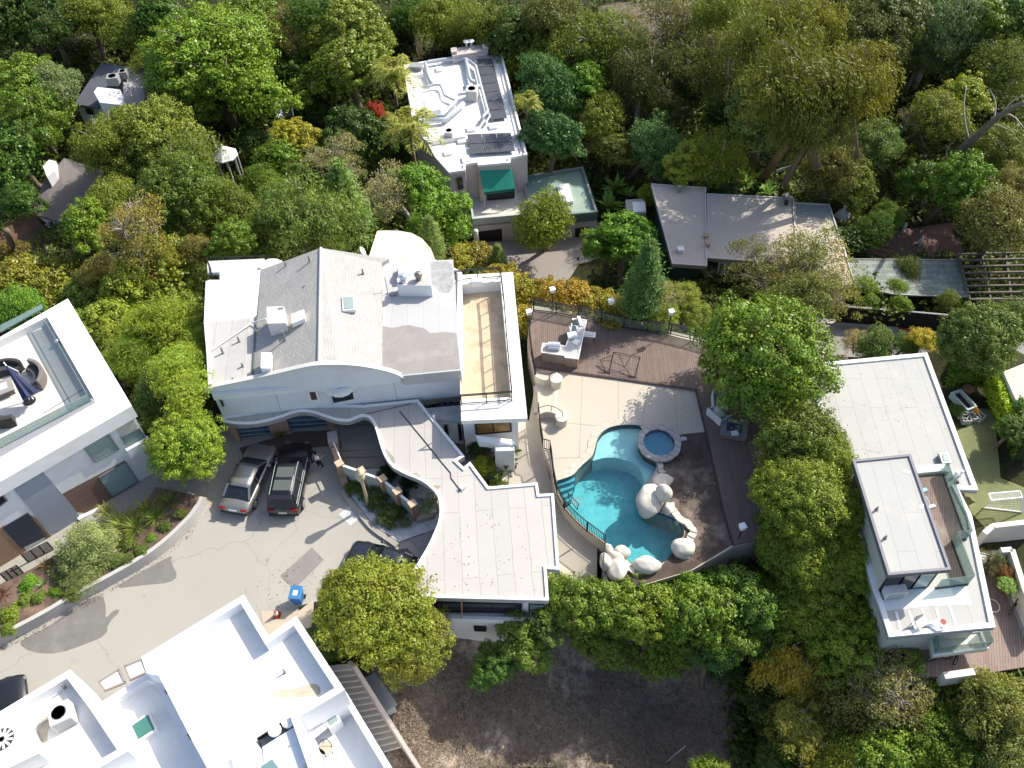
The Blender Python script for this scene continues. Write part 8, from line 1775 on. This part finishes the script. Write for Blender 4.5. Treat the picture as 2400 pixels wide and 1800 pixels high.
(1750,1480,60,'weeping',(.22,.17,.03),6,'orange olive eucalyptus at the lower right, lower crown'),
(1815,1370,84,'broad',(.125,.17,.02),5,'bright green tree right of the orange eucalyptus'),
(1880,1340,62,'broad',(.13,.19,.02),4,'light green tree at the southwest corner of the flat roofed house'),
(1860,1440,70,'broad',(.12,.17,.022),4,'green tree below the light green one'),
(1940,1430,55,'broad',(.12,.18,.022),4,'green tree beneath the glass balcony'),
(1820,1530,80,'fine',(.14,.13,.05),5,'brownish fine leaved tree in the lower right'),
(1730,1590,70,'weeping',(.17,.17,.045),5,'pale drooping tree right of the fallen log'),
(1920,1520,85,'sparse',(.18,.17,.10),5,'open tree with pale branches in the lower right'),
(2010,1510,75,'broad',(.11,.16,.022),4,'green tree left of the short cream wall'),
(2040,1600,80,'fine',(.08,.13,.02),4,'green tree on the bottom edge near the right corner'),
(1930,1620,80,'broad',(.10,.16,.02),4,'green tree on the bottom edge, lower right'),
(1820,1640,70,'fine',(.12,.15,.03),4,'olive tree on the bottom edge, right of centre'),
(1660,1470,62,'broad',DK,3,'dark tree in the shade at the right of the dry slope'),
(1680,1580,50,'fine',DK,3,'dark thicket tree beside the fallen log'),
(1660,1520,55,'broad',(.04,.07,.02),3,'dark tree under the orange eucalyptus'),
(1560,1425,40,'fine',(.03,.06,.015),2.5,'dark low tree at the top of the dry slope'),
(1530,1662,34,'broad',(.10,.15,.02),3,'bright bush on the bottom edge near the log'),
(1680,1640,45,'broad',(.05,.08,.02),3,'dark bush on the bottom edge beside the pale drooping tree'),
(2150,1530,85,'fine',(.15,.16,.06),4,'grey olive tree in the lower right corner'),
(2200,1630,70,'fine',(.13,.15,.06),4,'grey olive tree at the bottom right corner'),
(2100,1620,60,'broad',(.07,.11,.03),3,'dark green tree between the corner trees'),
(2115,735,92,'grand',(.09,.13,.04),4,'large round olive tree above the lawn at the right'),
(2195,700,50,'fine',(.08,.12,.04),4,'olive tree at the right edge under the trellis fence'),
(1890,752,42,'fine',(.09,.14,.05),2,'grey green bush between the lane and the sheet roof'),
(1960,750,30,'fine',(.09,.14,.045),2,'small grey green bush right of the other by the lane'),
(1995,735,36,'fine',(.28,.24,.03),2.5,'yellow bush beside the lane'),
(2190,930,35,'broad',(.05,.09,.02),2,'dark bush at the right edge below the hedge'),
(1845,735,30,'sparse',(.28,.24,.16),1,'dry pale shrub at the edge of the lane'),
(1875,615,22,'bamboo',(.14,.20,.05),1.8,'bamboo plume in front of the lattice roof, left one'),
(1940,618,22,'bamboo',(.14,.21,.05),1.8,'bamboo plume in front of the lattice roof, middle one'),
(2050,650,24,'bamboo',(.12,.15,.05),1.8,'bamboo plume in front of the lattice roof, right one'),
(1880,650,17,'shrub',(.08,.14,.02),1,'low green shrub behind the black fence, left'),
(1950,655,17,'shrub',(.10,.17,.02),1,'low green shrub behind the black fence, right'),
(1700,1060,72,'grand',(.11,.15,.018),5,'dense green tree overhanging the east edge of the timber deck'),
(1700,1185,74,'grand',(.11,.15,.018),5,'dense green tree overhanging the south east deck corner'),
(1785,1010,74,'grand',(.11,.15,.018),5,'dense tree between the clipped olive tree and the sheet roof'),
(1760,1310,88,'grand',(.125,.165,.018),5.5,'dense bright tree above the orange eucalyptus'),
(1560,1370,62,'broad',(.075,.13,.02),5,'green tree south of the pool just above the dark slope trees'),
(1640,1300,60,'broad',(.08,.14,.02),5,'green tree between the pool row and the east hedge'),
(1460,1380,52,'broad',(.085,.14,.02),4.5,'lower clumpy tree above the dry slope, right'),
(1280,1360,50,'broad',(.08,.13,.022),4.5,'clumpy tree filling the gap below the pool row, left'),
(462,418,40,'fine',(.09,.13,.025),6,'green tree just below left of the gazebo'),
(560,520,48,'broad',(.08,.13,.02),4,'green tree close behind the gabled roof, left'),
(820,520,42,'broad',(.08,.13,.02),4,'green tree close behind the cream roof'),
(1440,1270,42,'broad',(.09,.14,.02),3.5,'clumpy bush against the terrace edge south of the southwest rock heap'),
(1350,1265,42,'broad',(.09,.14,.02),3.5,'clumpy bush at the south end of the lower patio'),
(1530,1262,40,'broad',(.08,.13,.02),3.5,'clumpy bush south of the mulch bed'),
(420,750,40,'bamboo',(.14,.19,.03),4,'bamboo clump pressed against the middle of the west wall'),
(310,800,44,'broad',(.09,.13,.022),3,'leafy bush between the bamboo clumps'),
(150,700,40,'broad',(.12,.17,.025),2,'leafy bush touching the north corner of the modern house'),
(640,160,40,'broad',G3,4,'green tree between the bright tree and the autumn tinted one'),
(550,305,34,'broad',DK,3,'dark tree right of the gazebo'),
(665,235,36,'broad',DK,3,'dark tree beside the small dark shed'),
(20,555,40,'fine',(.10,.08,.03),2,'brownish bush at the left edge by the forecourt'),
(2120,130,50,'broad',DK,5,'dark tree in the upper right hollow'),
(1590,260,60,'broad',DK,5,'dark tree left of the reddish trunk'),
(1490,190,50,'fine',DK,5,'dark tree left of the grey olive eucalyptus'),
(1560,420,38,'fine',DK,2.5,'dark shrub behind the railing of the gravel roof'),
(560,120,55,'broad',DK,4,'dark tree right behind the large bright one'),
]
BK = {'weeping': 'p', 'sparse': 'p'}
for x, y, r, kind, col, h, lab in T_:
 c = fit(x * D, y * D, h * 1.0)
 rad = r * D / PPM(c) * (1.16 if kind == 'grand' else 1.24)
 bush = kind == 'shrub' or h <= 2.5
 zs = .95 if kind in ('broad', 'grand', 'fine') else 1.0
 if kind == 'shrub': rad *= 1.15
 tree_at(c, rad, kind, col, lab, 'bush' if bush else ('pine_tree' if kind == 'pine' else 'bamboo' if kind == 'bamboo' else 'tree'), 'bush' if bush else 'tree', None, zs, 'b' if h > 7 else BK.get(kind, 'b'))
def plants():
 for x, y, r, l in ((920,175,62,'tall feather palm at the rear left corner of the canyon house'), (960,300,66,'feather palm over the front left of the canyon house roof'), (1235,240,34,'small palm against the east wall of the canyon house')):
  c = fit(x, y, 8.5); tree_at(c, r / PPM(c) * 1.25, 'palm', (.20,.21,.06), l, 'palm_tree', 'palm', 'palms around the canyon house')
 for x, y, r, l in ((1445,445,34,'banana plant with paddle leaves right of the green roof, upper'), (1425,485,32,'banana plant with paddle leaves right of the green roof, lower'), (1750,430,34,'banana plant behind the pale gravel roof, left'), (1800,455,28,'broad leaved plant behind the pale gravel roof, right'), (1470,460,24,'small banana plant beside the white shed')):
  c = fit(x, y, 1.6); tree_at(c, r / PPM(c) * 1.3, 'banana', (.10,.19,.05), l, 'banana_plant', 'plant', 'banana plants')
 for x, y, z, r, col, l in ((1030,1162,.6,.75,(.16,.24,.09),'pale green agave in the rocky planter under the carport rim, upper'), (1003,1190,.6,.6,(.16,.24,.10),'pale green agave in the rocky planter under the carport rim, lower'), (1160,1085,.2,.62,(.17,.24,.10),'pale agave beside the white side table, upper'), (1157,1108,.2,.6,(.18,.25,.10),'pale agave beside the white side table, middle'), (1160,1137,.2,.5,(.20,.26,.12),'pale agave at the edge of the grey sheet roof'), (104,1373,.6,.55,(.12,.20,.09),'blue green agave in the kerbside bed'), (45,1415,.6,.4,(.20,.24,.03),'yellow spiky agave near the left edge of the bed')):
  tree_at(P(x, y, z), r, 'agave', col, l, 'agave', 'agave', 'agaves')
 for x, y, z, r, col, l in ((660,1022,.1,.8,(.10,.10,.03),'strappy plant between the garage doors'), (290,1235,.6,1.5,(.12,.15,.035),'large strappy clump in the kerbside bed, upper'), (345,1200,.6,1.1,(.17,.19,.05),'strappy clump beside the modern house corner'), (400,1180,.6,1.1,(.12,.13,.05),'strappy clump at the end of the planter wall'), (255,1205,.6,1.0,(.20,.20,.06),'pale strappy clump against the modern house wall'), (320,1240,.8,1.2,(.12,.15,.04),'strappy clump in the middle of the kerbside bed'), (365,1215,.8,1.0,(.09,.13,.03),'darker strappy clump near the planter wall end'), (230,1260,.8,1.1,(.13,.16,.04),'strappy clump touching the silvery shrub'), (8,1398,.6,.75,(.12,.05,.04),'dark red strappy plant at the left edge'), (110,1328,.6,.7,(.10,.07,.04),'brown strappy plant below the louvred railing')):
  tree_at(P(x, y, z), r, 'strap', col, l, 'strap_leaf_plant', 'plant', 'strap leaved plants')
 for x, y, z, r, kind, col, l in ((198,1290,1.2,1.9,'weeping',(.20,.24,.15),'big silvery grey shrub hanging over the planter wall'), (200,1345,.9,1.2,'weeping',(.18,.22,.13),'lower half of the silvery grey shrub'), (275,1315,.7,.7,'fine',(.12,.17,.07),'trailing green shrub on the planter wall'), (68,1367,.8,.55,'shrub',(.10,.22,.02),'vivid green round shrub in the kerbside bed'), (60,1405,.7,.5,'shrub',(.12,.17,.04),'low green shrub beside the vivid round one'), (25,1440,.7,.7,'shrub',(.14,.19,.03),'low green shrub at the left end of the bed'), (130,1390,.7,.5,'shrub',(.08,.16,.02),'green shrub right of the agave in the bed'), (355,1262,.7,.4,'shrub',(.10,.18,.03),'tiny green shrub at the planter wall'),
  (150,1355,.8,.6,'fine',(.07,.10,.03),'dark shrub left of the silvery shrub'), (300,1275,.8,.6,'shrub',(.08,.12,.03),'dark green shrub under the strappy clumps'), (240,1320,.8,.6,'shrub',(.08,.13,.03),'green shrub spilling over the planter wall'), (330,1290,.8,.45,'shrub',(.08,.12,.03),'low shrub near the middle of the planter wall'), (385,1235,.8,.45,'shrub',(.07,.11,.03),'low shrub below the bright round tree'), (300,1310,.8,.5,'fine',(.10,.13,.05),'grassy tuft overhanging the planter wall'), (170,1390,.8,.6,'shrub',(.08,.11,.03),'low shrub below the silvery shrub'), (90,1400,.8,.45,'shrub',(.10,.15,.03),'small shrub between the agave and the planter wall'), (425,1205,.8,.5,'fine',(.10,.13,.04),'grassy tuft at the north end of the bed'), (20,1475,.8,.5,'shrub',(.11,.16,.03),'low shrub at the lower left end of the planter wall'), (835,1140,.4,.7,'shrub',(.06,.09,.03),'dark shrub in the white gravel, upper left'), (880,1165,.4,.95,'shrub',(.06,.09,.045),'dark shrub in the white gravel behind the street lamp'), (915,1205,.4,1.0,'shrub',(.06,.09,.045),'dark shrub in the white gravel, largest'), (950,1225,.3,.4,'shrub',(.12,.15,.15),'small bluish shrub in the white gravel'), (905,1110,.5,.75,'shrub',(.02,.035,.015),'blackish shrub inside the entrance court, left'), (960,1130,.5,.7,'shrub',(.02,.035,.015),'blackish shrub inside the entrance court, right'), (945,1160,.4,.5,'shrub',(.02,.03,.015),'blackish shrub behind the green panels'),
  (1123,1045,.8,.9,'shrub',(.03,.06,.02),'dark shrub at the corner of the house and carport'), (1128,1090,.8,.75,'shrub',(.26,.27,.03),'bright yellow shrub at the corner of the house and carport'), (2360,1345,.7,.55,'fine',(.16,.07,.04),'reddish plant in its pot by the garden wall'), (2362,1372,.9,.6,'shrub',(.16,.26,.10),'leafy green plant in the round pot'), (2288,963,.3,.28,'fine',(.26,.14,.02),'orange flowering plant on the lawn'), (2243,960,.2,.6,'shrub',(.04,.09,.02),'dark plant between the house and the tub'), (2320,1325,.5,.9,'sparse',(.10,.11,.06),'thin dark plant on the side deck'), (1655,632,-5.2,1.2,'sparse',(.2,.2,.18),'bare grey shrub at the green wall')):
  tree_at(P(x, y, z), r, kind, col, l, 'bush', 'bush', None)
 # hedges
 def hedge(pts, z, h, wd, col, lab):
  w_ = [P(x, y, z) for x, y in pts]; L_ = []; Nn = []
  for i in range(len(w_) - 1):
   a, b_ = w_[i], w_[i + 1]; ln = (b_ - a).length; n = int(ln * 1500); d = (b_ - a).normalized(); s = Vector((-d.y, d.x, 0))
   for _ in range(n):
    f = rs.rand(); side = rs.rand(); 
    if side < .45: u = rs.uniform(-1, 1) * wd / 2; zz = h; nn = (0, 0, 1)
    else: sg = 1 if rs.rand() < .5 else -1; u = sg * wd / 2; zz = rs.uniform(0, h); nn = (s.x * sg, s.y * sg, .2)
    q = a.lerp(b_, f) + s * u + Vector((0, 0, zz)); L_.append(tuple(q)); Nn.append(nn)
  p = np.array(L_) + rs.normal(size=(len(L_), 3)) * .07; nn = np.array(Nn) + rs.normal(size=(len(L_), 3)) * .55; c = w_[0]
  p -= np.array([c.x, c.y, c.z]); me = quadmesh('hedge_leaves', quads(p, nn, np.full(len(p), .085), np.full(len(p), .05)), LEAFD); t = thing('hedge', lab, 'hedge', c)
  o = bpy.data.objects.new('leaves', me); COL.objects.link(o); o.parent = t; o.color = (*col, 1)
  mb = MB()
  for i in range(len(w_) - 1): mb.beam(w_[i] + Vector((0,0,h * .46)), w_[i + 1] + Vector((0,0,h * .46)), wd * .8, h * .86)
  mb.build('stems', plain('hedge_core', (.03,.045,.015), 1), t)
 hedge([(2318,905),(2340,960),(2362,1015)], -.3, 1.6, .9, (.22,.32,.015), 'bright clipped hedge along the east side of the lawn')
 hedge([(2205,897),(2315,895)], -.4, 1.5, .8, (.07,.14,.015), 'clipped green hedge across the north end of the lawn')
 hedge([(2375,985),(2395,1080)], -.3, 2.2, 1.2, (.05,.11,.015), 'dark tall hedge at the right edge of the lawn')
 # leaning bare pine and eucalyptus trunk
 def limb(pts, r0, r1, name, m, lab, cat, br=()):
  c = fit(*pts[0][:2], pts[0][2]); w_ = []
  for x, y, h in pts: w_.append(P(x, y, TZ(c.x, c.y) + h))
  t = thing(name, lab, cat, w_[0]); MB().tube(smooth_pts([tuple(p) for p in w_], 1), r0, 10, r1).build('trunk', m, t, smooth=True)
  for b_ in br: q = [P(x, y, TZ(c.x, c.y) + h) for x, y, h in b_]; MB().tube(smooth_pts([tuple(p) for p in q], 1), r1 * .7, 6, .03).build('branch', pale_bark, t, smooth=True)
  return t
 limb([(1785,425,.2),(1815,380,4),(1850,330,8),(1865,270,12)], .42, .25, 'leaning_tree', red_bark, 'leaning reddish eucalyptus trunk behind the gravel roof', 'tree trunk', [((1820,402,4.5),(1838,395,5),(1855,388,5.5))])
 limb([(2188,415,.5),(2240,360,4),(2300,310,7),(2340,272,10),(2400,240,13)], .45, .14, 'leaning_pine', plain('grey_bark', (.24,.21,.19), .95, .25, 3), 'bare leaning pine with white dead branches at the upper right', 'tree', [((2270,325,6),(2262,290,7),(2258,250,8),(2265,200,9)),((2330,280,9),(2335,240,10),(2320,210,11)),((2215,378,3),(2220,345,4),(2250,315,5),(2265,308,5)),((2310,300,8),(2330,290,8.5),(2365,305,9)),((2345,268,10),(2375,270,10.5),(2400,300,11)),((2350,262,10.5),(2380,230,12),(2410,225,13))])
 limb([(1672,258,.2),(1700,235,3),(1708,180,8),(1710,140,11)], .2, .1, 'pale_tree', pale_bark, 'thin pale upright trunk left of the giant eucalyptus', 'tree trunk')
 limb([(58,640,.2),(30,580,3),(15,540,6)], .35, .25, 'dark_tree', bark, 'dark thick trunk above the forecourt at the left edge', 'tree trunk')
 for i, (a, b_, h) in enumerate((((270,745),(310,800),3),((350,930),(400,985),2.5),((350,985),(385,1030),2),((372,950),(395,985),2.2))): tagp(MB().tube([P(*a, h), P(*b_, .5)], .035, 5).build('bamboo_cane', plain('dry_cane', (.42,.33,.2))), ['dry cane in the bamboo on the left hillside', 'long dry cane by the modern house balcony', 'short dry cane left of the bright round tree', 'thin dry cane above the bright round tree'][i], 'cane')
plants()

def undergrowth():
 EX = [STREET, TERR]
 """low ground cover filling the canyon floor between the trees"""
 n = 150000; P_ = []; C_ = []
 keep = [[P(a, b, 0) for a, b in STREET], [P(a, b, 0) for a, b in TERR]]
 area = [(0,0),(2400,0),(2400,760),(1980,760),(1800,900),(1860,1250),(2080,1590),(2400,1600),(2400,1800),(1600,1800),(1650,1450),(1560,1400),(1300,1420),(1040,1470),(980,1420),(1000,1380),(1200,900),(1000,620),(500,620),(490,1000),(440,1090),(300,1020),(150,690),(0,780)]
 clear = [[(930,1440),(1700,1455),(1720,1800),(880,1800)], [(1405,15),(1530,10),(1560,90),(1500,160),(1470,260),(1400,240),(1420,120)], [(1090,530),(1440,510),(1420,620),(1330,740),(1180,680)], [(1840,800),(1900,740),(2420,780),(2420,850),(1950,840)], [(1950,555),(2250,515),(2270,610),(1990,610)], [(20,640),(120,540),(170,440),(60,470),(0,560),(0,640)]]
 cnt = 0
 while cnt < n:
  x = rs.uniform(0, 2400); y = rs.uniform(0, 1800)
  if y > 700 and rs.rand() < .4: continue
  if not inpoly(x, y, area) or inpoly(x, y, STREET) or inpoly(x, y, TERR) or any(inpoly(x, y, c) for c in clear): continue
  q = None; z = -5
  for _ in range(4): q = P(x, y, z); z = TZ0(q.x, q.y)
  c = np.array([q.x, q.y, z]); m = rs.randint(6, 16); hh = rs.uniform(.15, 1.0)
  P_.append(c + rs.normal(size=(m, 3)) * np.array([.35, .35, .18]) + np.array([0, 0, hh])); cnt += m
 p = np.vstack(P_); nn = rs.normal(size=p.shape) * .8 + np.array([0, 0, .8]); s = rs.uniform(.12, .32, len(p))
 me = quadmesh('ground_cover', quads(p, nn, s, s * .45), LEAF); o = bpy.data.objects.new('ground_cover', me); COL.objects.link(o); o.color = (.05,.075,.018,1); tagp(o, 'dark green undergrowth of ivy and weeds covering the canyon floor', 'ground cover', None, 'stuff')
 # dry grass tufts on the slope at the bottom
 P_ = []; T2 = []
 poly = [(960,1480),(1040,1500),(1100,1540),(1300,1480),(1560,1460),(1680,1560),(1720,1740),(1700,1800),(940,1800),(900,1700),(930,1600)]
 for _ in range(60000):
  x = rs.uniform(900, 1720); y = rs.uniform(1470, 1800)
  if not inpoly(x, y, poly): continue
  q = P(x, y, -5); z = TZ0(q.x, q.y); q = P(x, y, z); z = TZ0(q.x, q.y); P_.append((q.x, q.y, z + .08))
 p = np.array(P_); tg = rs.normal(size=p.shape) * .8 + np.array([0, 0, .5]); me = quadmesh('dry_grass', quads(p, rs.normal(size=p.shape) + np.array([0, 0, .5]), rs.uniform(.08, .24, len(p)), np.full(len(p), .02), tg), plain('dry_straw', (.33,.27,.205), .95, .35, 3))
 o = bpy.data.objects.new('dry_grass', me); COL.objects.link(o); o.color = (.19,.165,.135,1); tagp(o, 'tan dry grass and litter on the slope at the bottom', 'dry grass', None, 'stuff')
undergrowth()

def litter(name, poly, z, n, label, kinds=((.16,.10,.05,1),)):
 P_ = []
 xs = [p[0] for p in poly]; ys = [p[1] for p in poly]
 while len(P_) < n:
  cx, cy = rs.uniform(min(xs), max(xs)), rs.uniform(min(ys), max(ys)); k = rs.randint(1, 5)
  for _ in range(k):
   x, y = cx + rs.normal() * 16, cy + rs.normal() * 16
   if inpoly(x, y, poly): q = P(x, y, z + .015); P_.append(tuple(q))
 p = np.array(P_); me = quadmesh(name, quads(p, rs.normal(size=p.shape) * .3 + np.array([0, 0, 1]), rs.uniform(.025, .06, len(p)), rs.uniform(.012, .025, len(p))), plain('dead_leaves', (.15,.10,.06), .9, .3, 5)); o = bpy.data.objects.new(name, me); COL.objects.link(o); o.color = kinds[0]; tagp(o, label, 'leaf litter', None, 'stuff')
litter('leaf_litter', [(1080,1150),(1190,1150),(1290,1400),(960,1395),(1030,1260),(1000,1140)], 2.6, 70, 'dry leaves scattered on the grey carport roof')
litter('leaf_litter', [(560,1390),(700,1290),(780,1290),(700,1420),(610,1440)], .01, 90, 'dry leaves scattered on the street by the blue bin')
litter('leaf_litter', [(0,1500),(250,1362),(420,1250),(480,1180),(490,1200),(430,1275),(260,1390),(0,1530)], .02, 500, 'dry leaves gathered along the left kerb')
litter('leaf_litter', [(1890,860),(2170,835),(2280,1140),(2150,1060),(1985,1070),(1960,1120)], 3.0, 70, 'dry leaves scattered on the big sheet roof')
litter('leaf_litter', [(1500,800),(1640,810),(1800,1000),(1800,1240),(1720,1260),(1650,1000),(1440,880)], 1.05, 250, 'dry leaves scattered on the timber deck')
